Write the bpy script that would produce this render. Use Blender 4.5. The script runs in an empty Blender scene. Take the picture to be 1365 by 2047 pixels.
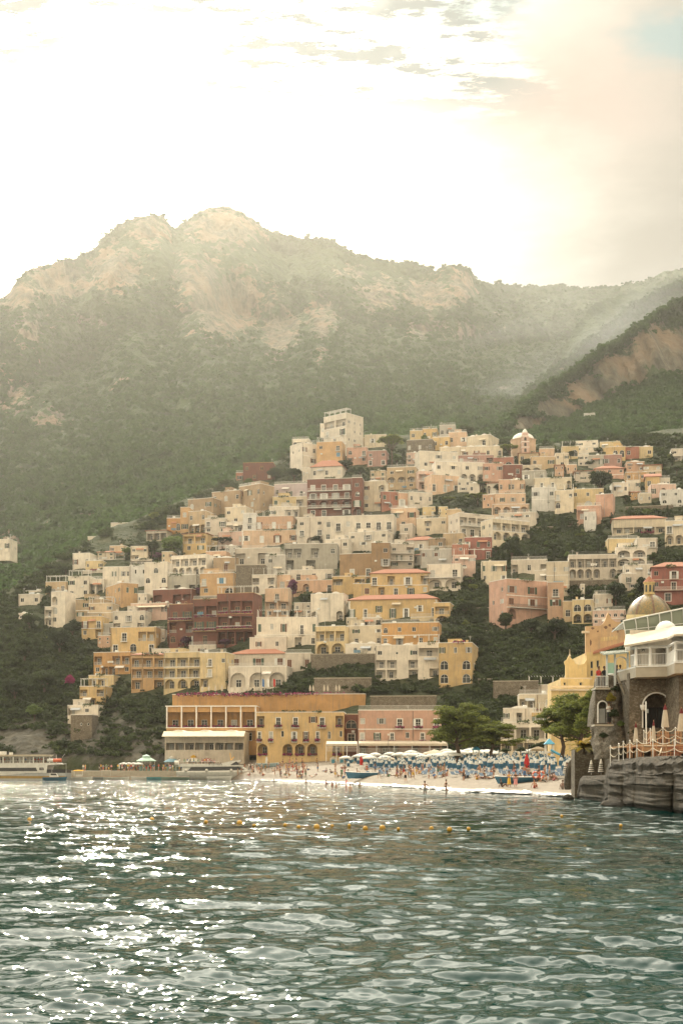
import bpy, bmesh, math, random
import numpy as np
from mathutils import Vector, Matrix
from mathutils.geometry import tessellate_polygon

SC = bpy.context.scene
COL = SC.collection
random.seed(7)
RNG = np.random.default_rng(7)

# ---------------------------------------------------------------- camera
F = 2843.0           # focal length in photograph pixels (50 mm on 36 mm high frame, 2047 px)
HY = 1538.0          # horizon row of the photograph
CZ = 2.5             # eye height above the water
cam_d = bpy.data.cameras.new('camera')
cam_d.lens = 50.0; cam_d.sensor_fit = 'VERTICAL'; cam_d.sensor_height = 36.0; cam_d.sensor_width = 24.0
cam_d.shift_y = (HY - 1023.5) / 2047.0
cam_d.clip_start = 0.5; cam_d.clip_end = 20000
cam = bpy.data.objects.new('camera', cam_d); COL.objects.link(cam)
cam.location = (0, 0, CZ); cam.rotation_euler = (math.radians(90), 0, 0)
SC.camera = cam

# ---------------------------------------------------------------- sun, sky
SUN_AZ = math.radians(-8.2)      # to the left of the view axis
SUN_EL = math.radians(27.0)
sun_d = bpy.data.lights.new('sun', 'SUN'); sun_d.energy = 3.2; sun_d.angle = math.radians(0.5); sun_d.color = (1.0, 0.90, 0.72)
sun = bpy.data.objects.new('sun', sun_d); COL.objects.link(sun)
sdir = Vector((math.sin(SUN_AZ) * math.cos(SUN_EL), math.cos(SUN_AZ) * math.cos(SUN_EL), math.sin(SUN_EL)))
sun.rotation_euler = sdir.to_track_quat('Z', 'Y').to_euler()
sun.location = (-100, 600, 500)

W = bpy.data.worlds.new('World'); SC.world = W; W.use_nodes = True
def build_world():
    nt = W.node_tree; N = nt.nodes; L = nt.links; N.clear()
    def n(t, **k):
        x = N.new(t)
        for a, b in k.items(): setattr(x, a, b)
        return x
    def m(op, a, b=None, c=None):
        x = n('ShaderNodeMath', operation=op)
        for i, v in enumerate((a, b, c)):
            if v is None: continue
            if isinstance(v, (int, float)): x.inputs[i].default_value = v
            else: L.new(v, x.inputs[i])
        return x.outputs[0]
    def sstep(v, a, b, lo=0.0, hi=1.0):
        x = n('ShaderNodeMapRange', interpolation_type='SMOOTHSTEP')
        L.new(v, x.inputs['Value'])
        for k, q in (('From Min', a), ('From Max', b), ('To Min', lo), ('To Max', hi)): x.inputs[k].default_value = q
        return x.outputs[0]
    def mix(f, a, b):
        x = n('ShaderNodeMix', data_type='RGBA')
        if isinstance(f, (int, float)): x.inputs[0].default_value = f
        else: L.new(f, x.inputs[0])
        for i, v in ((6, a), (7, b)):
            if isinstance(v, tuple): x.inputs[i].default_value = (*v, 1)
            else: L.new(v, x.inputs[i])
        return x.outputs[2]
    out = n('ShaderNodeOutputWorld'); bg = n('ShaderNodeBackground'); bg.inputs['Strength'].default_value = 0.10
    sky = n('ShaderNodeTexSky', sky_type='NISHITA', sun_disc=False, sun_elevation=SUN_EL, sun_rotation=SUN_AZ,
            air_density=1.0, dust_density=2.0, ozone_density=1.0)
    tc = n('ShaderNodeTexCoord'); sp = n('ShaderNodeSeparateXYZ'); L.new(tc.outputs['Generated'], sp.inputs[0])
    zc = m('MAXIMUM', sp.outputs['Z'], 0.03)
    # cloud deck: direction projected on a flat layer overhead
    X = m('DIVIDE', sp.outputs['X'], zc); Y = m('DIVIDE', sp.outputs['Y'], zc)
    cv = n('ShaderNodeCombineXYZ'); L.new(X, cv.inputs[0]); L.new(Y, cv.inputs[1])
    def noise(scale, detail, rough, vec=None, off=(0, 0, 0), scl=(1, 1, 1)):
        mp = n('ShaderNodeMapping'); L.new(vec or cv.outputs[0], mp.inputs['Vector'])
        mp.inputs['Location'].default_value = off; mp.inputs['Scale'].default_value = scl
        t = n('ShaderNodeTexNoise'); t.inputs['Scale'].default_value = scale; t.inputs['Detail'].default_value = detail
        t.inputs['Roughness'].default_value = rough; L.new(mp.outputs[0], t.inputs['Vector'])
        return t.outputs['Fac']
    return nt, n, m, sstep, mix, noise, sp, sky, bg, out, L, cv, tc
wn = build_world()
def finish_world():
    nt, n, m, sstep, mix, noise, sp, sky, bg, out, L, cv, tc = wn
    az = m('ARCTAN2', sp.outputs['X'], sp.outputs['Y'])           # bearing, 0 = straight inland
    el = m('ARCSINE', sp.outputs['Z'])
    def bump2(a0, sa, e0, se):
        d = m('ADD', m('POWER', m('DIVIDE', m('SUBTRACT', azw, a0), sa), 2.0), m('POWER', m('DIVIDE', m('SUBTRACT', elw, e0), se), 2.0))
        return m('POWER', 2.718, m('MULTIPLY', d, -1.0))
    warp = noise(1.6, 5, 0.6, off=(5.1, 0.7, 0)); warp2 = noise(2.3, 5, 0.6, off=(1.1, 4.7, 0))
    azw = m('ADD', az, m('MULTIPLY', m('SUBTRACT', warp, 0.5), 0.16)); elw = m('ADD', el, m('MULTIPLY', m('SUBTRACT', warp2, 0.5), 0.07))
    c0 = mix(0.85, sky.outputs[0], (1.6, 3.1, 3.2))
    # bright veil on the sun's side, thinning out to the east and towards the zenith
    glow = sstep(m('ADD', azw, m('MULTIPLY', el, -0.15)), 0.19, -0.10)
    cloud = mix(glow, (4.3, 3.95, 3.4), (19.0, 17.8, 15.2))
    veil = cloud
    # peach bank high in the east
    peach = bump2(0.135, 0.075, 0.435, 0.045)
    c1 = mix(m('MULTIPLY', peach, 0.85), veil, (5.4, 3.75, 3.15))
    # clear blue holes
    hole = m('MAXIMUM', bump2(0.235, 0.05, 0.458, 0.022), m('MULTIPLY', bump2(0.095, 0.05, 0.495, 0.017), 1.1))
    c2 = mix(sstep(hole, 0.25, 0.85), c1, c0)
    # ragged fleece: grey gaps between the white tufts, only high up
    fl = noise(13.0, 9, 0.70, off=(0.3, 1.7, 0), scl=(0.50, 1.1, 1)); patch = noise(2.2, 3, 0.5, off=(2.3, 0.9, 0))
    high = m('MULTIPLY', m('MULTIPLY', sstep(el, 0.418, 0.452), sstep(patch, 0.34, 0.46)), sstep(azw, 0.15, 0.09))
    gap = m('MULTIPLY', sstep(fl, 0.49, 0.545), high)
    c2 = mix(m('MULTIPLY', gap, 0.96), c2, (1.9, 2.3, 2.4))
    tuft = m('MULTIPLY', m('MULTIPLY', sstep(fl, 0.50, 0.44), high), sstep(azw, 0.16, 0.11))
    c2 = mix(tuft, c2, (11.0, 10.5, 9.4))
    c2 = mix(m('MULTIPLY', sstep(el, 0.495, 0.57), m('MULTIPLY', sstep(el, 1.5, 1.2), sstep(m('ABSOLUTE', az), 2.4, 1.5))), c2, mix(m('MULTIPLY', sstep(az, 0.75, 0.0), sstep(az, -1.3, -0.5)), (20.0, 19.0, 16.2), (88.0, 83.0, 70.0)))      # unseen bright deck above the frame, added for white reflections on the water
    c2 = mix(m('MULTIPLY', sstep(m('ABSOLUTE', az), 1.35, 2.0), sstep(el, -0.1, 0.05)), c2, (17.5, 14.6, 10.4))      # warm fill added to the sky behind the viewer to light the facades
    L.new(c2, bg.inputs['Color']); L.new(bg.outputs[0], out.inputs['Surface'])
finish_world()

# ---------------------------------------------------------------- render, exposure
SC.view_settings.view_transform = 'Standard'; SC.view_settings.look = 'None'
SC.view_settings.gamma = 1.0; SC.view_settings.use_curve_mapping = False
SC.view_settings.exposure = 0.0
SC.render.engine = 'CYCLES'
cy = SC.cycles
cy.max_bounces = 5; cy.diffuse_bounces = 2; cy.glossy_bounces = 2; cy.transmission_bounces = 2; cy.volume_bounces = 0; cy.transparent_max_bounces = 4
cy.caustics_reflective = False; cy.caustics_refractive = False
cy.sample_clamp_indirect = 6.0
cy.use_denoising = True
cy.use_adaptive_sampling = True; cy.adaptive_threshold = 0.02
SC.render.use_persistent_data = False

# ---------------------------------------------------------------- helpers
def U(px): return (np.asarray(px, float) - 682.5) / F
def P(px, py, Y): return Vector(((px - 682.5) / F * Y, Y, CZ + (HY - py) / F * Y))
def PXY(px, Y): return (px - 682.5) / F * Y
def itp(x, pts): return np.interp(x, [p[0] for p in pts], [p[1] for p in pts])

def _h(i, j, k, seed):
    n = (i * 374761393 + j * 668265263 + k * 2147483647 + seed * 1274126177) & 0xFFFFFFFF
    n = ((n ^ (n >> 13)) * 1274126177) & 0xFFFFFFFF
    n = ((n ^ (n >> 16)) * 2246822519) & 0xFFFFFFFF
    return ((n ^ (n >> 15)) & 0xFFFF) / 32767.5 - 1.0
def vnoise(x, y, z=0.0, seed=0):
    x, y, z = np.broadcast_arrays(np.asarray(x, float), np.asarray(y, float), np.asarray(z, float))
    i = np.floor(x).astype(np.int64); j = np.floor(y).astype(np.int64); k = np.floor(z).astype(np.int64)
    fx, fy, fz = x - i, y - j, z - k
    fx = fx * fx * fx * (fx * (fx * 6 - 15) + 10); fy = fy * fy * fy * (fy * (fy * 6 - 15) + 10); fz = fz * fz * fz * (fz * (fz * 6 - 15) + 10)
    def c(a, b, d): return _h(i + a, j + b, k + d, seed)
    x00 = c(0, 0, 0) * (1 - fx) + c(1, 0, 0) * fx; x10 = c(0, 1, 0) * (1 - fx) + c(1, 1, 0) * fx
    x01 = c(0, 0, 1) * (1 - fx) + c(1, 0, 1) * fx; x11 = c(0, 1, 1) * (1 - fx) + c(1, 1, 1) * fx
    return (x00 * (1 - fy) + x10 * fy) * (1 - fz) + (x01 * (1 - fy) + x11 * fy) * fz
def fbm(x, y, z=0.0, o=4, seed=0, g=0.5):
    s, a, t = 0.0, 1.0, 0.0
    for q in range(o):
        s = s + a * vnoise(x * 2 ** q, y * 2 ** q, z * 2 ** q if not np.isscalar(z) or z else z, seed + q * 17); t += a; a *= g
    return s / t

def link(name, me, mat=None, parent=None):
    o = bpy.data.objects.new(name, me); COL.objects.link(o)
    if mat is not None and len(me.materials) == 0:
        for q in (mat if isinstance(mat, (list, tuple)) else [mat]): me.materials.append(q)
    if parent is not None: o.parent = parent
    return o
def empty(name, loc=(0, 0, 0), rz=0.0):
    o = bpy.data.objects.new(name, None); COL.objects.link(o); o.location = loc; o.rotation_euler = (0, 0, rz)
    o.empty_display_size = 0.2
    return o
def tag(o, label=None, cat=None, group=None, kind=None):
    if label: o['label'] = label
    if cat: o['category'] = cat
    if group: o['group'] = group
    if kind: o['kind'] = kind
    return o
def kids(o): return [c for c in COL.objects if c.parent == o]
class Proto:
    """a thing with parts and sub-parts that can be copied"""
    def __init__(s, root):
        s.root = root; s.parts = []; s.used = False
    def add(s, o, parent=None): s.parts.append((o, parent)); return o
    def put(s, loc, rz=0.0, scale=1.0, label=None, group=None):
        if not s.used:
            s.used = True; r = s.root
        else:
            r = s.root.copy(); COL.objects.link(r); mp = {}
            for o, par in s.parts:
                c = o.copy(); COL.objects.link(c); c.parent = mp[par] if par is not None else r; mp[o] = c
        r.location = loc; r.rotation_euler = (0, 0, rz)
        r.scale = (scale,) * 3 if isinstance(scale, (int, float)) else scale
        if label: r['label'] = label
        if group: r['group'] = group
        return r

class MB:
    """collects verts / faces, built as ONE mesh"""
    def __init__(s): s.v = []; s.f = []; s.m = []
    def add(s, vs, fs, mi=0):
        b = len(s.v); s.v += [tuple(v) for v in vs]; s.f += [tuple(i + b for i in f) for f in fs]; s.m += [mi] * len(fs); return s
    def box(s, x0, y0, z0, x1, y1, z1, mi=0, M=None):
        v = [Vector(p) for p in ((x0, y0, z0), (x1, y0, z0), (x1, y1, z0), (x0, y1, z0), (x0, y0, z1), (x1, y0, z1), (x1, y1, z1), (x0, y1, z1))]
        if M is not None: v = [M @ p for p in v]
        return s.add(v, [(0, 3, 2, 1), (4, 5, 6, 7), (0, 1, 5, 4), (1, 2, 6, 5), (2, 3, 7, 6), (3, 0, 4, 7)], mi)
    def tube(s, pts, rad, n=6, mi=0, cap=True):
        pts = [Vector(p) for p in pts]
        R = rad if isinstance(rad, (list, tuple)) else [rad] * len(pts)
        vs = []; fs = []
        for i, p in enumerate(pts):
            d = (pts[min(i + 1, len(pts) - 1)] - pts[max(i - 1, 0)])
            d = d.normalized() if d.length > 1e-9 else Vector((0, 0, 1))
            a = d.orthogonal().normalized() if abs(d.z) < 0.95 else Vector((1, 0, 0)).cross(d).normalized()
            if abs(d.z) < 0.95: a = d.cross(Vector((0, 0, 1))).normalized()
            b = d.cross(a)
            for k in range(n):
                t = 2 * math.pi * k / n
                vs.append(p + (a * math.cos(t) + b * math.sin(t)) * R[i])
        for i in range(len(pts) - 1):
            for k in range(n):
                fs.append((i * n + k, i * n + (k + 1) % n, (i + 1) * n + (k + 1) % n, (i + 1) * n + k))
        if cap: fs.append(tuple(range(n))[::-1]); fs.append(tuple(range((len(pts) - 1) * n, len(pts) * n)))
        return s.add(vs, fs, mi)
    def lathe(s, prof, n=16, c=(0, 0, 0), mi=0, a0=0.0, a1=2 * math.pi, sx=1.0, sy=1.0):
        full = abs(a1 - a0 - 2 * math.pi) < 1e-6; cols = n if full else n + 1
        vs = []; fs = []
        for r, z in prof:
            for k in range(cols):
                t = a0 + (a1 - a0) * k / n; vs.append((c[0] + r * math.cos(t) * sx, c[1] + r * math.sin(t) * sy, c[2] + z))
        for i in range(len(prof) - 1):
            for k in range(n):
                k2 = (k + 1) % cols
                fs.append((i * cols + k, i * cols + k2, (i + 1) * cols + k2, (i + 1) * cols + k))
        return s.add(vs, fs, mi)
    def prism(s, poly, h0, h1, axis='y', mi=0, M=None):
        """extrude a 2D polygon (a,b) from h0 to h1; axis y: (a,h,b), z: (a,b,h), x: (h,a,b)"""
        def q(a, b, h): return Vector((a, h, b) if axis == 'y' else (a, b, h) if axis == 'z' else (h, a, b))
        n = len(poly); vs = [q(a, b, h0) for a, b in poly] + [q(a, b, h1) for a, b in poly]
        if M is not None: vs = [M @ v for v in vs]
        fs = [(i, (i + 1) % n, n + (i + 1) % n, n + i) for i in range(n)]
        tri = tessellate_polygon([[Vector((a, b, 0)) for a, b in poly]])
        fs += [tuple(t) for t in tri] + [tuple(i + n for i in t)[::-1] for t in tri]
        return s.add(vs, fs, mi)
    def mesh(s, name, smooth=False):
        me = bpy.data.meshes.new(name); me.from_pydata(s.v, [], s.f)
        if any(s.m): me.polygons.foreach_set('material_index', s.m)
        if smooth: me.polygons.foreach_set('use_smooth', [True] * len(me.polygons))
        me.update(); return me
    def build(s, name, mat, parent=None, smooth=False):
        return link(name, s.mesh(name, smooth), mat, parent)

def np_mesh(name, V, Q, smooth=True, attrs=None):
    V = np.ascontiguousarray(V, np.float32); Q = np.ascontiguousarray(Q, np.int32)
    me = bpy.data.meshes.new(name); nv, nf, k = len(V), len(Q), Q.shape[1]
    me.vertices.add(nv); me.vertices.foreach_set('co', V.ravel())
    me.loops.add(nf * k); me.loops.foreach_set('vertex_index', Q.ravel())
    me.polygons.add(nf); me.polygons.foreach_set('loop_start', np.arange(nf, dtype=np.int32) * k)
    try: me.polygons.foreach_set('loop_total', np.full(nf, k, np.int32))
    except Exception: pass
    me.polygons.foreach_set('use_smooth', np.full(nf, smooth, bool))
    for an, arr in (attrs or {}).items():
        a = me.attributes.new(an, 'FLOAT', 'POINT'); a.data.foreach_set('value', np.ascontiguousarray(arr, np.float32).ravel())
    me.update(calc_edges=True); me.validate()
    return me
def grid_quads(r, c, flip=False):
    i = np.arange(r - 1)[:, None] * c + np.arange(c - 1)[None, :]
    q = np.stack([i, i + 1, i + c + 1, i + c], -1).reshape(-1, 4)
    return q[:, ::-1] if flip else q

# ---------------------------------------------------------------- materials
MATS = {}
class NT:
    def __init__(s, name):
        s.mat = bpy.data.materials.new(name); s.mat.use_nodes = True; s.nt = s.mat.node_tree; s.N = s.nt.nodes; s.L = s.nt.links
        s.b = s.N['Principled BSDF']; s.out = s.N['Material Output']; MATS[name] = s.mat
        s.pos = s.n('ShaderNodeNewGeometry').outputs['Position']
    def n(s, t, **k):
        x = s.N.new(t)
        for a, v in k.items(): setattr(x, a, v)
        return x
    def noise(s, scale, detail=4, rough=0.55, scl=(1, 1, 1), vec=None, dist=0.0):
        mp = s.n('ShaderNodeMapping'); s.L.new(vec or s.pos, mp.inputs[0]); mp.inputs['Scale'].default_value = scl
        t = s.n('ShaderNodeTexNoise'); t.inputs['Scale'].default_value = scale; t.inputs['Detail'].default_value = detail; t.inputs['Roughness'].default_value = rough
        t.inputs['Distortion'].default_value = dist
        s.L.new(mp.outputs[0], t.inputs['Vector']); return t.outputs['Fac']
    def voro(s, scale, scl=(1, 1, 1), feature='F1'):
        mp = s.n('ShaderNodeMapping'); s.L.new(s.pos, mp.inputs[0]); mp.inputs['Scale'].default_value = scl
        t = s.n('ShaderNodeTexVoronoi', feature=feature); t.inputs['Scale'].default_value = scale; s.L.new(mp.outputs[0], t.inputs['Vector']); return t
    def ramp(s, v, stops):
        r = s.n('ShaderNodeValToRGB'); s.L.new(v, r.inputs[0]); e = r.color_ramp.elements
        while len(e) < len(stops): e.new(0.5)
        for q, (p, c) in zip(e, stops): q.position = p; q.color = (*c, 1) if isinstance(c, tuple) else (c, c, c, 1)
        return r.outputs[0]
    def mix(s, f, a, b, mode='MIX'):
        x = s.n('ShaderNodeMix', data_type='RGBA', blend_type=mode)
        for i, v in ((0, f), (6, a), (7, b)):
            if isinstance(v, (int, float)): x.inputs[i].default_value = v if i == 0 else (v, v, v, 1)
            elif isinstance(v, tuple): x.inputs[i].default_value = (*v, 1)
            else: s.L.new(v, x.inputs[i])
        return x.outputs[2]
    def math(s, op, a, b=None):
        x = s.n('ShaderNodeMath', operation=op)
        for i, v in enumerate((a, b)):
            if v is None: continue
            if isinstance(v, (int, float)): x.inputs[i].default_value = v
            else: s.L.new(v, x.inputs[i])
        return x.outputs[0]
    def attr(s, name): return s.n('ShaderNodeAttribute', attribute_name=name).outputs['Fac']
    def col(s, c):
        if isinstance(c, tuple): s.b.inputs['Base Color'].default_value = (*c, 1)
        else: s.L.new(c, s.b.inputs['Base Color'])
        return s
    def set(s, **k):
        for a, v in k.items():
            i = s.b.inputs[a.replace('_', ' ')]
            if isinstance(v, (int, float, tuple)): i.default_value = v
            else: s.L.new(v, i)
        return s
    def bump(s, h, strength=0.5, dist=0.1):
        b = s.n('ShaderNodeBump'); b.inputs['Strength'].default_value = strength; b.inputs['Distance'].default_value = dist
        s.L.new(h, b.inputs['Height']); s.L.new(b.outputs[0], s.b.inputs['Normal']); return s
def plain(name, c, rough=0.6, metal=0.0, var=0.12, scale=1.5):
    if name in MATS: return MATS[name]
    t = NT(name)
    a = tuple(x * (1 - var) for x in c); b = tuple(min(1, x * (1 + var)) for x in c)
    t.col(t.ramp(t.noise(scale, 4), [(0.3, a), (0.7, b)])).set(Roughness=rough, Metallic=metal)
    return t.mat
def stucco(name, c):
    t = NT(name)
    oi = t.n('ShaderNodeObjectInfo').outputs['Random']
    n1 = t.noise(0.35, 6, 0.65); n2 = t.noise(1.3, 6, 0.7, scl=(1.8, 1.8, 0.16)); n3 = t.noise(0.7, 7, 0.72)
    a = t.mix(t.ramp(n1, [(0.3, 0.0), (0.7, 1.0)]), tuple(x * 0.72 for x in c), tuple(min(0.9, x * 1.08) for x in c))
    g = sum(c) / 3 * 0.5
    a = t.mix(t.ramp(n2, [(0.50, 0.0), (0.72, 0.62)]), a, (g * 1.06, g, g * 0.90))
    a = t.mix(t.ramp(n3, [(0.60, 0.0), (0.66, 0.45)]), a, (g * 1.3 + .05, g * 1.2 + .04, g * 1.0 + .03))
    hs = t.n('ShaderNodeHueSaturation'); t.L.new(a, hs.inputs['Color'])
    t.L.new(t.math('MULTIPLY_ADD', oi, 0.24) if False else t.ramp(oi, [(0.0, 0.86), (1.0, 1.1)]), hs.inputs['Value'])
    t.col(hs.outputs[0]).set(Roughness=0.92)
    t.bump(t.noise(9.0, 4), 0.25, 0.03)
    return t.mat
# ---------------------------------------------------------------- terrain functions
Y0P = [(-700, 430), (-200, 412), (150, 396), (350, 379), (500, 366), (700, 352), (880, 343), (1000, 337), (1150, 329), (1365, 318), (1800, 300)]
YSP = [(440, 345), (480, 330), (560, 295), (640, 265), (700, 240), (800, 205), (900, 172), (1000, 152), (1100, 140), (1160, 133), (1300, 122), (1600, 110)]
CRP = [(-700, 1330), (-250, 1270), (0, 1190), (130, 1105), (230, 1052), (340, 1010), (480, 950), (560, 915), (620, 880), (760, 872), (850, 866), (960, 872), (1050, 884), (1130, 885), (1250, 868), (1365, 850), (1800, 800)]
SL, Z0 = 0.467, 5.5
def y0(px): return itp(px, Y0P)
def depth_at(px, py):
    """distance of the town slope seen at a photograph pixel"""
    t = (HY - py) / F
    return (SL * y0(px) - Z0 + CZ) / (SL - t)
def hill_z(px, Y):
    a = y0(px); yc = depth_at(px, itp(px, CRP))
    z = Z0 + SL * (Y - a)
    return np.where(Y > yc, Z0 + SL * (yc - a) - 0.25 * (Y - yc), z)
def blob(px, py, L):
    r = 0.0
    for cx, cy_, rx, ry, s in L:
        r = np.maximum(r, s * np.exp(-(((px - cx) / rx) ** 2 + ((py - cy_) / ry) ** 2)))
    return r

def mountain_mat():
    t = NT('mountain_cover')
    wn_ = t.noise(0.035, 6, 0.62); fine = t.noise(0.16, 5, 0.7)
    veg = t.ramp(wn_, [(0.3, (0.014, 0.034, 0.008)), (0.5, (0.026, 0.054, 0.012)), (0.72, (0.048, 0.078, 0.020))])
    veg = t.mix(t.ramp(fine, [(0.35, 0.0), (0.7, 0.25)]), veg, (0.055, 0.078, 0.024))
    streak = t.noise(0.05, 7, 0.68, scl=(1, 1, 0.2))
    rock = t.ramp(streak, [(0.28, (0.045, 0.044, 0.030)), (0.45, (0.10, 0.094, 0.064)), (0.56, (0.17, 0.15, 0.104)), (0.74, (0.07, 0.066, 0.047))])
    rock = t.mix(t.ramp(t.noise(0.17, 5, .7, scl=(1, 1, .10)), [(.42, 0.0), (.62, .6)]), rock, (.055, .05, .036))
    rock = t.mix(t.ramp(t.noise(0.02, 3), [(0.45, 0.0), (0.65, 0.55)]), rock, (0.30, 0.20, 0.12))
    f = t.math('ADD', t.attr('rock'), t.math('MULTIPLY', t.math('SUBTRACT', t.noise(0.06, 7, 0.72), 0.5), 2.6))
    f = t.ramp(f, [(0.42, 0.0), (0.58, 1.0)])
    t.col(t.mix(f, veg, rock)).set(Roughness=1.0)
    h = t.math('ADD', t.voro(0.16).outputs['Distance'], t.math('MULTIPLY', t.noise(0.35, 5, 0.7), 0.7))
    t.bump(h, 0.9, 5.0)
    return t.mat
def slope_mat():
    t = NT('town_slope')
    a = t.ramp(t.noise(0.12, 6, 0.65), [(0.3, (0.020, 0.030, 0.011)), (0.5, (0.036, 0.048, 0.017)), (0.7, (0.07, 0.072, 0.032))])
    streak = t.noise(0.22, 6, 0.68, scl=(1, 1, 0.35))
    r = t.ramp(streak, [(0.3, (0.035, 0.034, 0.027)), (0.5, (0.085, 0.080, 0.062)), (0.7, (0.155, 0.145, 0.112))])
    f = t.math('ADD', t.attr('rock'), t.math('MULTIPLY', t.math('SUBTRACT', t.noise(0.3, 6, 0.7), 0.5), 1.1))
    t.col(t.mix(t.ramp(f, [(0.42, 0.0), (0.58, 1.0)]), a, r)).set(Roughness=1.0)
    t.bump(t.math('ADD', t.noise(0.8, 6, 0.7), t.voro(0.5).outputs['Distance']), 0.9, 1.2)
    return t.mat
MOUNT = mountain_mat(); SLOPE = slope_mat()

# ---------------------------------------------------------------- town hillside
def make_hillside():
    px = np.concatenate([np.arange(-700, -60, 20), np.arange(-60, 1430, 4.0), np.arange(1440, 1800, 20)])
    s = np.linspace(-0.055, 1.25, 250)
    PXg, Sg = np.meshgrid(px, s)
    a = y0(PXg); yc = depth_at(PXg, itp(PXg, CRP))
    Yg = a + (yc - a) * Sg
    z = hill_z(PXg, Yg)
    z = np.where(Sg < 0, Z0 + (Yg - a) * 1.9, z)
    rough = np.clip(Sg * 14, 0, 1)
    X = U(PXg) * Yg
    pyg = HY - (z - CZ) / Yg * F
    rock = blob(PXg, pyg, [(60, 1490, 120, 60, 1.0), (200, 1470, 110, 60, .95), (300, 1500, 90, 40, .9), (250, 1410, 70, 35, .5), (1005, 1345, 40, 25, .6),
                           (985, 1290, 50, 40, .55), (500, 1155, 40, 40, .6), (680, 1320, 80, 30, .7), (30, 1400, 60, 30, .5), (640, 1510, 260, 25, .8)])
    cl = np.clip(rock, 0, 1)
    dz = fbm(X / 14, Yg / 14, 0.0, 4, 3) * 1.6 + fbm(X / 3.5, Yg / 3.5, 0.0, 3, 8) * 0.6
    dy = (fbm(X / 9, z / 30, 0.0, 4, 21) * 5.0 - np.abs(fbm(X / 4, z / 9, 0.0, 4, 33)) * 3.0) * cl
    V = np.stack([X, Yg + dy * rough, z + (dz * 0.7 - 0.35) * rough], -1).reshape(-1, 3)
    me = np_mesh('hillside', V, grid_quads(*PXg.shape), True, {'rock': rock})
    o = link('hillside', me, SLOPE); tag(o, kind='structure')
make_hillside()

# ---------------------------------------------------------------- the far mountain and the two spurs on the east side
CREST = [(-1500, 900), (-700, 790), (-300, 700), (-100, 640), (0, 597), (20, 585), (35, 562), (50, 546), (100, 527), (140, 516), (180, 507), (205, 482), (215, 470), (240, 452), (262, 438), (285, 432), (303, 429), (322, 433), (338, 445), (350, 459),
         (365, 447), (400, 423), (430, 416), (455, 413), (480, 421), (500, 434), (525, 452), (545, 461), (575, 472), (600, 476), (640, 479), (665, 485), (700, 500), (740, 514), (780, 523), (815, 523), (845, 533), (870, 541), (900, 531), (920, 530), (940, 541), (953, 560),
         (975, 566), (1010, 571), (1060, 572), (1100, 571), (1150, 573), (1210, 575), (1255, 570), (1290, 561), (1330, 543), (1365, 536), (1450, 500), (1700, 420), (2600, 380)]
def make_mountain():
    px = np.concatenate([np.arange(-1500, -60, 30), np.arange(-60, 1430, 2.5), np.arange(1440, 2600, 30)])
    n = 420; s = np.linspace(0, 1.12, n)
    PXg, Sg = np.meshgrid(px, s)
    pyc = itp(PXg, CREST) + fbm(PXg / 22, 0.3, 0.0, 3, 5) * 3.0
    pyb = itp(PXg, CRP) + 45; Yb = depth_at(PXg, itp(PXg, CRP)) + 25
    Ye = itp(PXg, [(-1500, 1700), (0, 1750), (300, 2000), (450, 2150), (900, 2200), (1100, 2500), (1365, 2500), (2600, 2300)])
    sc = np.clip(Sg, 0, 1)
    # gentle wooded lower slope, steep cliff belt, rounded top
    belt = 0.66 + 0.10 * fbm(PXg / 130, 0.7, 0.0, 3, 11)
    dep = np.where(sc < belt, 0.80 * (sc / belt) ** 1.15, 0.80 + 0.20 * np.maximum((sc - belt) / (1 - belt), 0) ** 2.2)
    Yg = Yb + (Ye - Yb) * dep
    py = pyb + (pyc - pyb) * sc
    z = CZ + (HY - py) / F * Yg
    over = np.maximum(Sg - 1, 0)
    Yg = Yg + over * 2600; z = z - over * 1500
    X = U(PXg) * Yg
    rock = blob(PXg, py, [(450, 455, 90, 45, .95), (300, 460, 60, 40, .75), (230, 540, 70, 60, .85), (120, 560, 90, 50, .85), (30, 590, 50, 40, .8), (460, 610, 95, 75, .95), (560, 660, 50, 60, .85),
                          (400, 560, 60, 70, .8), (180, 640, 60, 22, .55), (640, 640, 45, 60, .7), (760, 590, 60, 45, .7), (860, 590, 70, 40, .85), (920, 575, 40, 40, .8), (850, 660, 70, 22, .6), (930, 665, 50, 20, .6), (700, 545, 50, 25, .5),
                          (60, 660, 50, 60, .55), (30, 800, 60, 60, .55), (100, 840, 50, 26, .65), (240, 770, 26, 20, .5), (110, 1060, 62, 34, .52), (170, 1040, 50, 26, .45), (20, 1100, 30, 60, .7), (60, 1150, 40, 50, .6), (30, 960, 80, 18, .35), (640, 720, 26, 36, .5),
                          (1000, 640, 40, 20, .4), (1010, 780, 30, 22, .45)])
    w = np.clip(sc * 5, 0, 1) * np.clip((1.0 - sc) * 14, 0.0, 1)
    gull = 1 - np.abs(fbm(X / 230 + z / 700, z / 900, 0.3, 4, 41)) * 2
    dy = (gull * 95 * (0.35 + sc) + fbm(X / 60, z / 120, 0.0, 5, 51) * 36 + rock * (fbm(X / 22, z / 90, 0.0, 4, 61) * 34)) * w
    dz = (fbm(X / 13, Yg / 20, 0.0, 3, 71, 0.65) * 6.5) * np.clip(sc * 4, 0.2, 1)
    can = vnoise(X / 6.5, Yg / 9.0, z / 9.0, 91) * 3.2 * (1 - rock) * np.clip(sc * 10, 0, 1)
    # smooth displacement keeps each row on its line of sight so that the skyline stays where it is
    k = (Yg + dy) / Yg
    V = np.stack([X * k, Yg + dy, CZ + (z - CZ) * k + dz * np.clip((1.02 - sc) * 20, .35, 1) + can], -1).reshape(-1, 3)
    o = link('mountain', np_mesh('mountain', V, grid_quads(*PXg.shape), True, {'rock': rock}), MOUNT); tag(o, kind='structure')
    return V.reshape(*PXg.shape, 3), PXg, py, Sg, rock
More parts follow.
